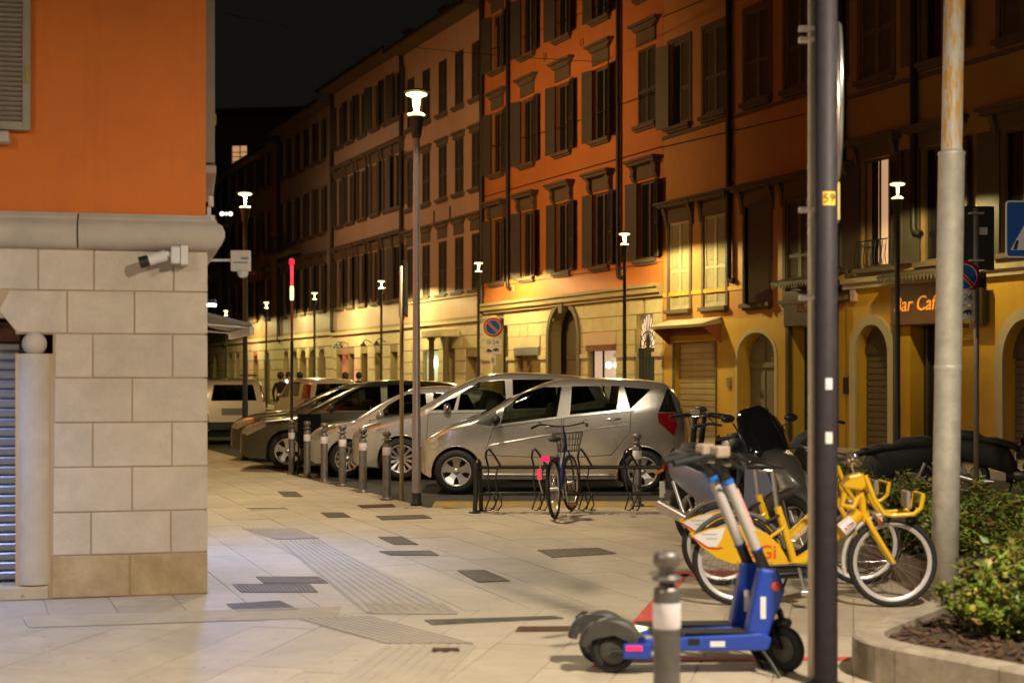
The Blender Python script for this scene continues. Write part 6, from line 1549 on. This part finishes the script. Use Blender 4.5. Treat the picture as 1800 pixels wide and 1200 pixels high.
# ------------------------------------------------------------------ kick scooters
SBL = mat('scooter_blue', (.012, .055, .42), .34, coat=.3); SWH = mat('scooter_white', (.46, .42, .40), .45, var=.06); SBK = M['black_plastic']; SGR = mat('scooter_grey', (.06, .058, .052), .5, var=.2, vscale=10)
ORD = mat('orange_dot', (.85, .10, .03), .4)
def kick_scooter(name, label, loc, rz, cm, sm, steer, group, pinkside=False):
    """x forwards, rear wheel axle over 0"""
    t = empty(name, loc, rz); tag(t, label, 'scooter', group); Rr, WB = .125, .90
    def wh(x, st, par=None):
        w = empty('wheel', (x, 0, Rr), st, t)
        MB().torus((0, 0, 0), Rr - .028, .028, 30, 10).build('tyre', M['black_rubber'], w)
        rm = MB().lathe([(.075, -.022), (.07, -.026), (.03, -.03), (0, -.032)], 20, axis='y').lathe([(.075, .022), (.07, .026), (.03, .03), (0, .032)], 20, axis='y')
        for k in range(5): a = k * 2 * math.pi / 5; rm.path([(math.cos(a) * .02, 0, math.sin(a) * .02), (math.cos(a) * .085, 0, math.sin(a) * .085)], .013, 6)
        rm.build('rim', SGR, w); return w
    wh(0, 0)
    # rear: big mudguard, swing arm, tail lamp
    mb = MB(); V = []; n = 14
    for k in range(n + 1):
        a = R(28 + 142 * k / n); rr = Rr + .008 + (.012 if k > 9 else 0)
        for s, q in ((-1, .0), (-1, .03), (-.6, .045), (.6, .045), (1, .03), (1, .0)): V.append((math.cos(a) * (rr + q), s * .055, Rr + math.sin(a) * (rr + q)))
    F = [(i * 6 + k, i * 6 + k + 1, (i + 1) * 6 + k + 1, (i + 1) * 6 + k) for i in range(n) for k in range(5)]
    mb.add(V, F, True); mb.prism([(-.145, .18), (-.14, .265), (-.10, .292), (.01, .285), (.08, .245), (.125, .185), (.10, .165), (.0, .215), (-.085, .20)], -.056, -.048).prism([(-.145, .18), (-.14, .265), (-.10, .292), (.01, .285), (.08, .245), (.125, .185), (.10, .165), (.0, .215), (-.085, .20)], .048, .056)
    mb.build('rear_mudguard', SGR, t)
    for s in (-1, 1): MB().path([(-.02, s * .065, .125), (.12, s * .07, .13), (.22, s * .07, .16)], .018, 8).build('swing_arm', SBK, t)
    MB().box(.045, .20, -.09, -.07, .09, .175).build('side_cover', cm, t, bevel=.012); MB().box(.06, .15, -.096, -.088, .135, .165).build('tail_lamp', mat('scooter_tail', (.75, .02, .12), .3, emit=(1, .03, .15), es=.5), t, bevel=.006)
    # deck
    dk = MB().prism([(.13, .13), (.17, .20), (.80, .225), (.86, .20), (.84, .13)], -.085, .085).build('deck', cm, t, bevel=.012)
    MB().box(.20, .76, -.07, .07, .224, .229).build('deck_mat', M['black_rubber'], dk); MB().box(.40, .46, -.0875, -.086, .165, .20).build('hatch', SBK, dk)
    MB().box(.215, .235, -.0872, -.086, .155, .18).box(.24, .262, -.0872, -.086, .152, .178).build('print', WHT, dk); MB().box(.52, .60, -.0872, -.086, .155, .185).build('label', WHT, dk)
    # neck and steering column, leaning back
    nk = MB().prism([(.71, .145), (.83, .145), (.865, .26), (.94, .45), (.90, .565), (.80, .575), (.765, .42)], -.055, .055).build('neck', cm, t, bevel=.016)
    MB().lathe([(0, 0), (.026, 0), (.026, .004), (0, .004)], 16, (.885, -.060, .475), 'y').build('dot', ORD, nk); MB().box(.80, .83, -.0575, -.056, .30, .42).build('label', WHT, nk)
    a0, a1 = Vector((.845, 0, .54)), Vector((.60, 0, 1.12)); P = lambda f: a0.lerp(a1, f)
    MB().path([P(0), P(.22)], [.032, .030], 12).build('column_base', SBK, t); MB().path([P(.215), P(.235)], .035, 12).build('collar', cm, t)
    cl = MB().path([P(.23), P(.84)], [.031, .029], 14, flat=1.15).build('column', sm, t); MB().path([P(.84), P(.885)], .031, 12).build('collar', mat('bright_blue', (.02, .16, .65), .4), t)
    MB().path([P(.56) + Vector((0, -.030, 0)), P(.66) + Vector((0, -.030, 0))], .006, 6).build('print', mat('faint_grey', (.5, .5, .55), .6), cl)
    if pinkside: MB().path([P(.40) + Vector((.026, -.012, 0)), P(.80) + Vector((.026, -.012, 0))], .012, 8).build('pink_print', mat('pink_print', (.72, .20, .30), .5, var=.5, vscale=60, c2=(.62, .52, .48)), cl)
    MB().path([P(.88), P(1.06)], .026, 10).build('column_top', SBK, t)
    hb = empty('handlebar', P(1.06), steer, t)
    MB().path([(-.05, -.27, .0), (0, -.10, .03), (.01, 0, .03), (0, .10, .03), (-.05, .27, .0)], .013, 8).build('bar', SBK, hb)
    for s in (-1, 1): MB().path([(-.02, s * .15, .02), (-.06, s * .30, -.005)], .020, 8).build('grip', M['black_rubber'], hb); MB().path([(.03, s * .11, .02), (.05, s * .20, .0)], .008, 6).build('brake_lever', SBK, hb)
    MB().box(-.03, .04, -.05, .05, .02, .085).build('display', mat('display_case', (.42, .33, .26), .4), hb, bevel=.012); MB().path([(.03, -.04, .0), (.03, .04, .0)], .03, 10).build('head_lamp', M['steel'], hb)
    for s in (-1, 1): MB().path([P(1.06) + Vector((.03, s * .08, .02)), P(1.0) + Vector((.10, s * .05, 0)), P(.88) + Vector((.06, s * .03, 0)), P(.80) + Vector((.03, s * .02, 0))], .0035, 5).build('brake_cable', M['black_rubber'], t)
    # front wheel with twin suspension legs
    w = wh(WB + .05, steer)
    for s in (-1, 1): MB().path([(-.13, s * .05, .30), (-.09, s * .052, .20)], .014, 8).build('fork_leg', M['alu'], w); MB().path([(-.09, s * .052, .20), (0, s * .05, .0)], .019, 8).build('fork_arm', SBK, w)
    MB().box(-.20, -.08, -.06, .06, .27, .33).build('fork_crown', SBK, w, bevel=.015)
    MB().torus((0, 0, 0), Rr + .02, .026, 14, 8, a0=R(80), a1=R(200)).build('front_mudguard', SGR, w)
    MB().path([(.80, -.06, .14), (.84, -.12, .08), (.88, -.17, .005)], .011, 6).build('kick_stand', SBK, t)
    return t
sr = G(1078, 1183); sf = G(1365, 1172); ang = math.atan2(sf.y - sr.y, sf.x - sr.x)
GS = 'blue kick scooters'
kick_scooter('kick_scooter', 'blue kick scooter nearest the viewer, pink print on its column', (sr.x + .0, sr.y + .02, 0), R(2), SBL, SWH, R(-52), GS, True)
kick_scooter('kick_scooter', 'blue kick scooter just behind the nearest one', (sr.x - .05, sr.y + .25, 0), R(3), SBL, SWH, R(-48), GS)
for x, y, lb_, rz in ((1238, 915, 'black kick scooter behind the maxi scooter, left of two', 95), (1262, 910, 'black kick scooter behind the maxi scooter, right of two with white tag', 100)):
    g = G(x, y); k = kick_scooter('kick_scooter', lb_, (g.x, g.y - .2, 0), R(rz), SBK, SBK, R(-8), 'black kick scooters')
    if x > 1250: MB().box(-.035, .035, -.005, .0, -.03, .03, M=Matrix.Translation((.80, -.0, .96)) @ Matrix.Rotation(R(-90), 4, 'Z')).build('paper_tag', WHT, k)
# ------------------------------------------------------------------ planters
GRAN = rand_tint(mat('granite_kerb', (.40, .34, .26), .7, var=.25, vscale=12, bump=.25, bscale=120), .12); soil_marks(GRAN, .4, 3.0); GRAN2 = mat('granite_mass2', (.40, .34, .26), .7, var=.25, vscale=12, bump=.25, bscale=120)
SOIL = mat('soil', (.06, .04, .025), .95, var=.5, vscale=12, bump=.6, bscale=40)
def round_poly(P, r, n=6):
    out = []
    for i in range(len(P)):
        a, b, c = Vector(P[i - 1]), Vector(P[i]), Vector(P[(i + 1) % len(P)])
        u, v = (a - b).normalized(), (c - b).normalized(); p0, p1 = b + u * r[i], b + v * r[i]
        if r[i] < .01: out.append(b); continue
        for k in range(n + 1):
            t = k / n; out.append(p0 * (1 - t) ** 2 + b * 2 * t * (1 - t) + p1 * t * t)
    return out
def inset(P, d):
    out = []; n = len(P); area = sum(P[i].x * P[(i + 1) % n].y - P[(i + 1) % n].x * P[i].y for i in range(n)); sg = 1 if area > 0 else -1
    for i in range(n):
        t = (P[(i + 1) % n] - P[i - 1]).normalized(); out.append(P[i] + Vector((-t.y, t.x)) * d * sg)
    return out
def planter(name, label, P, r, h, w, soilz, seg=.62):
    O = round_poly(P, r); t = empty(name, (0, 0, 0)); tag(t, label, 'planter')
    # resample the outline into kerb stones
    pts = []; n = len(O)
    for i in range(n):
        a, b = O[i], O[(i + 1) % n]; m = max(1, int((b - a).length / .12))
        for k in range(m): pts.append(a.lerp(b, k / m))
    I = inset(pts, w); n = len(pts); i = 0
    while i < n:
        acc = 0; j = i
        while j < n and acc < seg: acc += (pts[(j + 1) % n] - pts[j]).length; j += 1
        idx = [k % n for k in range(i, j + 1)]; V = []
        for q, k in enumerate(idx):
            o_, i_ = pts[k], I[k]
            if q == 0 or q == len(idx) - 1:
                sgn = 1 if q == 0 else -1; kk = idx[1] if q == 0 else idx[-2]; d = (pts[kk] - o_).normalized() * .003; o_, i_ = o_ + d, i_ + d
            V += [(o_.x, o_.y, -.01), (o_.x, o_.y, h - .012), (o_.x + (i_.x - o_.x) * .08, o_.y + (i_.y - o_.y) * .08, h), (i_.x, i_.y, h), (i_.x, i_.y, -.01)]
        F = [(q * 5 + a, q * 5 + a + 1, (q + 1) * 5 + a + 1, (q + 1) * 5 + a) for q in range(len(idx) - 1) for a in range(4)]
        F += [tuple(range(5)), tuple(range(len(V) - 5, len(V)))]
        MB().add(V, F).build('kerb_stone', GRAN, t); i = j
    MB().add([(p.x, p.y, soilz) for p in I], [tuple(range(n))]).build('soil', SOIL, t)
    return t, I
P1 = [(1.735, 7.72), (3.75, 5.0), (7.5, 7.2), (4.75, 11.9)]
pl1, I1 = planter('granite_planter', 'low granite edged planter in the right foreground', P1, [.42, .1, .1, .2], .21, .17, .17)
P2 = [(3.13, 10.75), (8.5, 11.0), (9.2, 16.4), (2.55, 15.4)]
pl2, I2 = planter('granite_planter', 'second granite edged planter behind the share bikes', P2, [.1, .1, .1, .1], .22, .16, .18)
# bark chips
ch = MB(); rg = random.Random(5)
CHIP = mat('bark_chips', (.16, .085, .04), .9, var=.6, vscale=30, c2=(.05, .03, .02))
def in_poly(P, x, y):
    c = False; n = len(P)
    for i in range(n):
        a, b = P[i], P[i - 1]
        if (a.y > y) != (b.y > y) and x < (b.x - a.x) * (y - a.y) / (b.y - a.y) + a.x: c = not c
    return c
k = 0
while k < 3200:
    x, y = rg.uniform(1.9, 5.0), rg.uniform(5.6, 10.5)
    if not in_poly(I1, x, y): continue
    k += 1; l, w_ = rg.uniform(.012, .035), rg.uniform(.006, .014)
    Mx = Matrix.Translation((x, y, .172 + rg.random() * .02)) @ Matrix.Rotation(rg.random() * 6.3, 4, 'Z') @ Matrix.Rotation(rg.uniform(-.6, .6), 4, 'X') @ Matrix.Rotation(rg.uniform(-.5, .5), 4, 'Y')
    ch.box(-l, l, -w_, w_, -.003, .003, M=Mx)
o = ch.build('bark_chips', CHIP); tag(o, 'brown bark chips covering the planter soil', 'bark', kind='stuff')
# shrubs: many small leaves on thin stems
def leaf_mat(name, c, c2):
    m = mat(name, c, .5, var=.6, vscale=4, c2=c2); nt = m.node_tree; b = nt.nodes['Principled BSDF']
    b.inputs['Subsurface Weight'].default_value = 0; b.inputs['Transmission Weight'].default_value = 0
    return m
LG = leaf_mat('leaf_green', (.24, .36, .04), (.05, .10, .015)); LY = leaf_mat('leaf_olive', (.44, .37, .06), (.09, .10, .02)); LR = leaf_mat('leaf_bronze', (.22, .10, .025), (.10, .06, .02))
STM = mat('stem', (.07, .045, .025), .8)
def shrub_meshes(seed, rad, h, n, ls):
    rg = random.Random(seed); fb = MB(); sb = MB(); tips = []
    for k in range(int(rad * 46)):
        a = rg.random() * 6.283; r = rad * math.sqrt(rg.random()); hh = h * (1 - .5 * (r / rad) ** 2) * rg.uniform(.6, 1.12)
        b0 = Vector((math.cos(a) * r * .35, math.sin(a) * r * .35, 0)); b1 = Vector((math.cos(a) * r, math.sin(a) * r, hh)); mid = b0.lerp(b1, .5) + Vector((rg.uniform(-.04, .04), rg.uniform(-.04, .04), .03))
        sb.path([b0, mid, b1], [.006, .004, .002], 4, caps=False); tips.append((b0, mid, b1))
    for k in range(n):
        b0, mid, b1 = rg.choice(tips); f = rg.random() ** .6; p = mid.lerp(b1, (f - .4) / .6) if f > .4 else b0.lerp(mid, f / .4)
        p = p + Vector((rg.gauss(0, .028), rg.gauss(0, .028), rg.gauss(0, .022)))
        if p.z < .02: continue
        d = Vector((rg.gauss(0, 1), rg.gauss(0, 1), rg.uniform(-.2, .9))).normalized(); s = Vector((rg.gauss(0, 1), rg.gauss(0, 1), rg.gauss(0, .5))); s = (s - d * s.dot(d)).normalized(); nn = d.cross(s)
        L = ls * rg.choice((.6, .8, 1.0, 1.2, 1.7)) * rg.uniform(.8, 1.2); Wd = L * .30
        V = [p, p + d * L * .4 + s * Wd + nn * L * .06, p + d * L, p + d * L * .4 - s * Wd + nn * L * .06, p + d * L * .45]
        r_ = rg.random(); mi = 0 if r_ < .62 else 1 if r_ < .86 else 2
        if f > .9 and rg.random() < .4: mi = 1
        fb.add(V, [(0, 1, 4), (1, 2, 4), (0, 4, 3), (4, 2, 3)], False, mi)
    return meshof(fb, 'foliage', [LG, LY, LR]), meshof(sb, 'stems', STM)
SH = [shrub_meshes(s, .42, .46, 4300, .036) for s in (1, 2, 3)]
def shrub(x, y, z, k, sc_, rz, label, group):
    t = empty('shrub', (x, y, z), rz); t.scale = (sc_, sc_, sc_ * random.uniform(.85, 1.1)); tag(t, label, 'shrub', group)
    obj('foliage', SH[k % 3][0], t); obj('stems', SH[k % 3][1], t); return t
near = [(2.66, 8.05, .72, 'small bright green shrub nearest the planter corner'), (2.95, 7.66, 1.12, 'bright leafy shrub at the front of the planter'), (3.22, 8.5, 1.25, 'leafy shrub behind the front one, right of the zinc mast'),
        (3.30, 7.2, 1.1, 'leafy shrub at the lower right corner of the picture'), (3.62, 9.35, 1.15, 'taller shrub with bronze tips beside the zinc mast'), (3.7, 8.1, 1.3, 'bushy shrub with olive tips at the right edge')]
for i, (x, y, s, lb_) in enumerate(near): shrub(x, y, .16, i, s, i * 1.3, lb_, 'shrubs in the front planter')
for i, (x, y, s) in enumerate([(4.15, 9.4, 1.2), (4.5, 8.4, 1.2), (4.25, 10.4, 1.2), (5.2, 9.0, 1.25), (4.0, 6.6, 1.1), (4.7, 7.3, 1.2), (3.75, 9.95, 1.1)]): shrub(x, y, .16, i + 1, s, i * 2.1 + .4, 'leafy shrub filling the back of the front planter', 'shrubs in the front planter')
rg = random.Random(8)
for i in range(26):
    x, y = 3.3 + (i % 6) * .78 + rg.uniform(-.15, .15) + (i // 6) * .02, 11.3 + (i // 6) * .85 + rg.uniform(-.15, .15)
    if not in_poly(I2, x, y): continue
    shrub(x, y, .17, i, rg.uniform(.95, 1.25), rg.random() * 6, 'dark shrub in the second planter behind the share bikes', 'dark shrubs in the second planter')
# small weeds and dry litter under the bike rack
lt = MB(); rg = random.Random(12)
for k in range(260):
    x = rg.uniform(-.2, 3.4); y = 16.75 + rg.gauss(0, .10); a = rg.random() * 6.28; l = rg.uniform(.01, .05)
    lt.add([(x, y, .003), (x + math.cos(a) * l, y + math.sin(a) * l, .012), (x + math.cos(a + .8) * l * .5, y + math.sin(a + .8) * l * .5, .004)], [(0, 1, 2)])
o = lt.build('litter', mat('dry_litter', (.07, .05, .03), .9)); tag(o, 'dry leaves and dirt gathered along the bike rack', 'litter', kind='stuff')

# ------------------------------------------------------------------ motor scooters
PANB = mat('scooter_bluegrey', (.17, .20, .29), .34, .25, coat=.3); PANG = mat('scooter_darkgrey', (.095, .09, .085), .38, .3, coat=.3); SEAT = mat('seat_vinyl', (.012, .012, .012), .7)
MATB = mat('matt_black', (.010, .010, .010), .75)
def motor_scooter(name, label, loc, rz, body_m, side_m, lean=0.0, screen=True, box_=False):
    """x forwards; rear axle at 0"""
    t = empty(name, loc, rz); t.rotation_euler.x = lean; tag(t, label, 'motor scooter', 'motor scooters parked beyond the share bikes'); Rr, WB = .29, 1.46
    for x in (0, WB):
        w = empty('wheel', (x, 0, Rr), 0, t)
        MB().torus((0, 0, 0), Rr - .055, .055, 34, 10).build('tyre', M['black_rubber'], w)
        rm = MB().lathe([(.20, -.03), (.185, -.035), (.175, 0), (.185, .035), (.20, .03)], 28, axis='y').lathe([(0, -.05), (.05, -.05), (.05, .05), (0, .05)], 12, axis='y')
        for k in range(6): a = k * math.pi / 3; rm.path([(.04 * math.cos(a), 0, .04 * math.sin(a)), (.185 * math.cos(a), 0, .185 * math.sin(a))], .014, 6)
        rm.build('rim', M['alu'], w)
    def loft(st, nm, m, bev=0):
        mb = MB(); V = []; n = 12
        for (x, z0, z1, hw) in st:
            for k in range(n):
                a = 2 * math.pi * k / n; c, s = math.cos(a), math.sin(a)
                V.append((x, hw * (abs(c) ** .6) * (1 if c > 0 else -1), (z0 + z1) / 2 + (z1 - z0) / 2 * (abs(s) ** .6) * (1 if s > 0 else -1)))
        F = [(i * n + k, i * n + (k + 1) % n, (i + 1) * n + (k + 1) % n, (i + 1) * n + k) for i in range(len(st) - 1) for k in range(n)] + [tuple(range(n)), tuple(range((len(st) - 1) * n, len(st) * n))]
        mb.add(V, F, True); return mb.build(nm, m, t)
    loft([(-.36, .70, .80, .06), (-.20, .58, .82, .13), (.05, .48, .80, .17), (.30, .40, .76, .19), (.52, .34, .68, .18), (.62, .30, .48, .15)], 'rear_fairing', side_m)
    loft([(-.34, .78, .86, .08), (-.15, .78, .92, .14), (.10, .76, .90, .16), (.22, .74, .82, .16), (.35, .72, .82, .17), (.58, .66, .76, .13), (.66, .62, .70, .06)], 'seat', SEAT)
    loft([(.50, .22, .42, .17), (.80, .20, .40, .19), (1.02, .22, .48, .18)], 'floor_board', M['black_plastic'])
    loft([(.96, .30, .62, .17), (1.06, .30, .90, .21), (1.20, .38, .98, .21), (1.34, .48, .92, .17), (1.46, .56, .78, .11), (1.54, .62, .68, .04)], 'front_fairing', body_m)
    for s in (-1, 1):
        MB().prism([(1.0, .42), (1.18, .50), (1.40, .62), (1.30, .80), (1.14, .95), (1.02, .90)], s * .205, s * .216).build('side_panel', side_m, t, bevel=.006)
        MB().prism([(1.30, .66), (1.42, .60), (1.53, .655), (1.44, .76), (1.34, .79)], s * .06, s * .165).build('headlight', CARMAT['head'], t, bevel=.02)
        MB().path([(.95, s * .10, 1.06), (.92, s * .24, 1.08), (.86, s * .36, 1.05)], .014, 8).build('handlebar', M['lamp_dark'], t); MB().path([(.90, s * .30, 1.065), (.84, s * .40, 1.045)], .02, 8).build('grip', M['black_rubber'], t)
        MB().path([(.92, s * .18, 1.08), (.98, s * .32, 1.20)], .008, 6).build('mirror_stem', M['lamp_dark'], t); MB().ball((.97, s * .37, 1.24), .062, 12, .62, M=Matrix.Diagonal((.5, 1.35, 1, 1))).build('mirror', M['black_plastic'], t)
        MB().path([(-.02, s * .11, .30), (-.16, s * .13, .60)], .020, 8).build('shock_absorber', M['alu'], t)
        MB().path([(1.34, s * .08, .62), (WB, s * .08, .29)], .024, 8).build('fork_leg', M['lamp_dark'], t)
    if screen:
        mb = MB(); V = []; st = [(1.28, .84, .22), (1.20, .98, .27), (1.11, 1.13, .28), (1.03, 1.26, .24), (.985, 1.33, .16), (.97, 1.355, .07)]; n = 8
        for (x, z, hw) in st:
            for k in range(n + 1): f = -1 + 2 * k / n; V.append((x - .10 * f * f, hw * f, z - .02 * f * f))
        mb.add(V, [(i * (n + 1) + k, i * (n + 1) + k + 1, (i + 1) * (n + 1) + k + 1, (i + 1) * (n + 1) + k) for i in range(len(st) - 1) for k in range(n)], True)
        o = mb.build('windscreen', mat('smoked_screen', (.008, .008, .009), .08, spec=.7), t); sm_ = o.modifiers.new('s', 'SOLIDIFY'); sm_.thickness = .005
    MB().torus((WB, 0, Rr), Rr + .03, .06, 14, 8, a0=R(35), a1=R(150)).build('front_mudguard', body_m, t); MB().torus((0, 0, Rr), Rr + .03, .05, 14, 8, a0=R(70), a1=R(175)).build('rear_mudguard', M['black_plastic'], t)
    MB().path([(.35, -.15, .24), (.1, -.17, .25), (-.30, -.19, .36)], [.03, .05, .055], 12).build('exhaust', M['alu'], t)
    MB().path([(-.36, -.10, .70), (-.40, -.17, .66)], .014, 8).build('turn_signal', CARMAT['amber'], t); MB().path([(-.36, .10, .70), (-.40, .17, .66)], .014, 8).build('turn_signal', CARMAT['amber'], t)
    MB().box(-.385, -.355, -.10, .10, .70, .78).build('tail_lamp', CARMAT['tail'], t, bevel=.01); MB().box(-.44, -.43, -.09, .09, .42, .58).build('number_plate', CARMAT['plate'], t); MB().box(-.43, -.30, -.02, .02, .50, .72).build('plate_bracket', M['black_plastic'], t)
    MB().path([(.55, .12, .22), (.5, .26, .01)], .014, 6).path([(.55, -.10, .22), (.52, -.12, .01)], .014, 6).build('stand', M['lamp_dark'], t)
    if box_: MB().box(-.40, -.02, -.20, .20, .92, 1.22).build('top_box', M['black_plastic'], t, bevel=.06)
    return t
ra, fa = Vector((1.76, 13.75, 0)), Vector((2.52, 12.45, 0)); a = math.atan2(fa.y - ra.y, fa.x - ra.x)
motor_scooter('maxi_scooter', 'grey blue maxi scooter with a tall dark windscreen behind the share bikes', ra, a, PANG, PANB)
motor_scooter('black_scooter', 'black motor scooter between the dark mast and the zinc mast', (4.75, 16.9, 0), R(160), MATB, MATB, screen=False)
BLKG = mat('gloss_black', (.008, .008, .009), .12, coat=1.0)
motor_scooter('black_scooter', 'glossy black motor scooter at the right edge behind the sign post', (6.05, 18.9, 0), R(-24), BLKG, MATB, screen=True)
motor_scooter('black_scooter', 'black motor scooter seen through the handlebars of the blue scooters', (2.0, 15.3, 0), R(60), M['black_plastic'], BLKG, screen=False)
motor_scooter('black_scooter', 'black motor scooter furthest right, mostly out of the picture', (7.3, 19.3, 0), R(-30), BLKG, BLKG, screen=True)

# ------------------------------------------------------------------ people behind the cars
SKIN = mat('skin', (.42, .25, .17), .6); HAIR = mat('hair_dark', (.012, .009, .007), .6)
def person(label, loc, rz, coat, trousers, walk=.18, hair_long=False, arm=0.0):
    t = empty('person', loc, rz); tag(t, label, 'person', 'people walking behind the parked cars')
    J = {'pel': (0, 0, .95, .125), 'bel': (0, .01, 1.10, .12), 'che': (0, .0, 1.30, .15), 'nek': (0, .0, 1.47, .055), 'jaw': (0, -.02, 1.54, .06), 'hea': (0, -.005, 1.63, .085), 'top': (0, .01, 1.71, .06)}
    E = [('pel', 'bel'), ('bel', 'che'), ('che', 'nek'), ('nek', 'jaw'), ('jaw', 'hea'), ('hea', 'top')]
    for s, n_ in ((-1, 'l'), (1, 'r')):
        w = walk * s
        J.update({n_ + 'sh': (s * .18, 0, 1.41, .065), n_ + 'el': (s * .24, w * .35 + .03, 1.13, .045), n_ + 'wr': (s * .22, w * .6 - .06 - arm * .1, .90 + arm * .25, .032), n_ + 'ha': (s * .21, w * .7 - .09 - arm * .12, .82 + arm * .28, .035),
                  n_ + 'hp': (s * .10, 0, .88, .095), n_ + 'kn': (s * .105, -w * .5 - .02, .50, .062), n_ + 'an': (s * .10, -w * .9 + (.10 if s > 0 else 0), .09, .042), n_ + 'to': (s * .11, -w * .9 - .14 + (.1 if s > 0 else 0), .035, .035)})
        E += [('che', n_ + 'sh'), (n_ + 'sh', n_ + 'el'), (n_ + 'el', n_ + 'wr'), (n_ + 'wr', n_ + 'ha'), ('pel', n_ + 'hp'), (n_ + 'hp', n_ + 'kn'), (n_ + 'kn', n_ + 'an'), (n_ + 'an', n_ + 'to')]
    K = list(J); me = bpy.data.meshes.new('body'); me.from_pydata([J[k][:3] for k in K], [(K.index(a), K.index(b)) for a, b in E], [])
    o = bpy.data.objects.new('body', me); col.objects.link(o); o.parent = t
    sk = o.modifiers.new('skin', 'SKIN'); sk.use_smooth_shade = True
    for i, k in enumerate(K): me.skin_vertices[0].data[i].radius = (J[k][3], J[k][3] * (.75 if k in ('che', 'bel', 'pel') else 1)); me.skin_vertices[0].data[i].use_root = (k == 'pel')
    ss = o.modifiers.new('sub', 'SUBSURF'); ss.levels = 1; ss.render_levels = 2
    # one body, coloured by height: shoes and trousers below, coat above, skin for face and hands
    m = bpy.data.materials.new('clothes'); m.use_nodes = True; nt = m.node_tree; b = nt.nodes['Principled BSDF']; b.inputs['Roughness'].default_value = .8
    tc = nt.nodes.new('ShaderNodeTexCoord'); sp = nt.nodes.new('ShaderNodeSeparateXYZ'); nt.links.new(tc.outputs['Object'], sp.inputs[0])
    cr = nt.nodes.new('ShaderNodeValToRGB'); cr.color_ramp.interpolation = 'CONSTANT'; e = cr.color_ramp.elements
    e[0].position = 0; e[0].color = (.01, .01, .01, 1); e[1].position = .05; e[1].color = (*trousers, 1)
    for pos, c in ((.45, coat), (.735, (.42, .25, .17))): q = e.new(pos); q.color = (*c, 1)
    dv = nt.nodes.new('ShaderNodeMath'); dv.operation = 'DIVIDE'; dv.inputs[1].default_value = 2.0
    nt.links.new(sp.outputs[2], dv.inputs[0]); nt.links.new(dv.outputs[0], cr.inputs[0]); nt.links.new(cr.outputs[0], b.inputs['Base Color']); me.materials.append(m)
    MB().ball((0, .022, 1.665), .112, 14, 1.12).build('hair', HAIR, t) if not hair_long else MB().ball((0, .025, 1.66), .115, 14, 1.1).path([(0, .06, 1.66), (0, .09, 1.5), (0, .09, 1.40)], [.10, .10, .07], 10).build('hair', HAIR, t)
    for s in (-1, 1): MB().ball((s * .033, -.087, 1.625), .011, 8).build('eye', M['white_plastic'], t); MB().ball((s * .092, .0, 1.62), .022, 8).build('ear', SKIN, t)
    MB().path([(0, -.088, 1.63), (0, -.108, 1.595), (0, -.09, 1.585)], [.008, .014, .008], 6).build('nose', SKIN, t); MB().path([(-.025, -.083, 1.553), (.025, -.083, 1.553)], .006, 6).build('mouth', mat('lips', (.3, .1, .08), .5), t)
    return t
def gp(px, Y): return ((px - 900) / FPX * Y, Y, -.014)
person('person in a black coat behind the dark cars, left of the marker pole', gp(494, 45), R(160), (.010, .010, .011), (.012, .012, .014))
pp = person('person in a dark jacket holding a glowing phone by the marker pole', gp(508, 46), R(20), (.014, .014, .018), (.012, .012, .016), .05, False, 1.0)
ph = MB().box(-.045, .045, -.006, .006, -.07, .07).build('mobile_phone', M['black_plastic']); ph.location = ((504 - 900) / FPX * 45.6, 45.6, 1.45); tag(ph, 'glowing mobile phone held up by the person at the marker pole', 'phone')
MB().box(-.04, .04, -.008, -.0062, -.06, .06).build('screen', emis('phone_screen', (.55, .7, 1.0), 4), ph)
person('person in black just right of the marker pole', gp(527, 47), R(200), (.012, .011, .011), (.012, .012, .014))
person('person with long dark hair in front of the pink lit doorway', gp(607, 48), R(190), (.012, .010, .010), (.012, .012, .014), .15, True)
person('person in a dark coat right of the pink lit doorway', gp(631, 48.5), R(170), (.014, .013, .012), (.012, .012, .014))
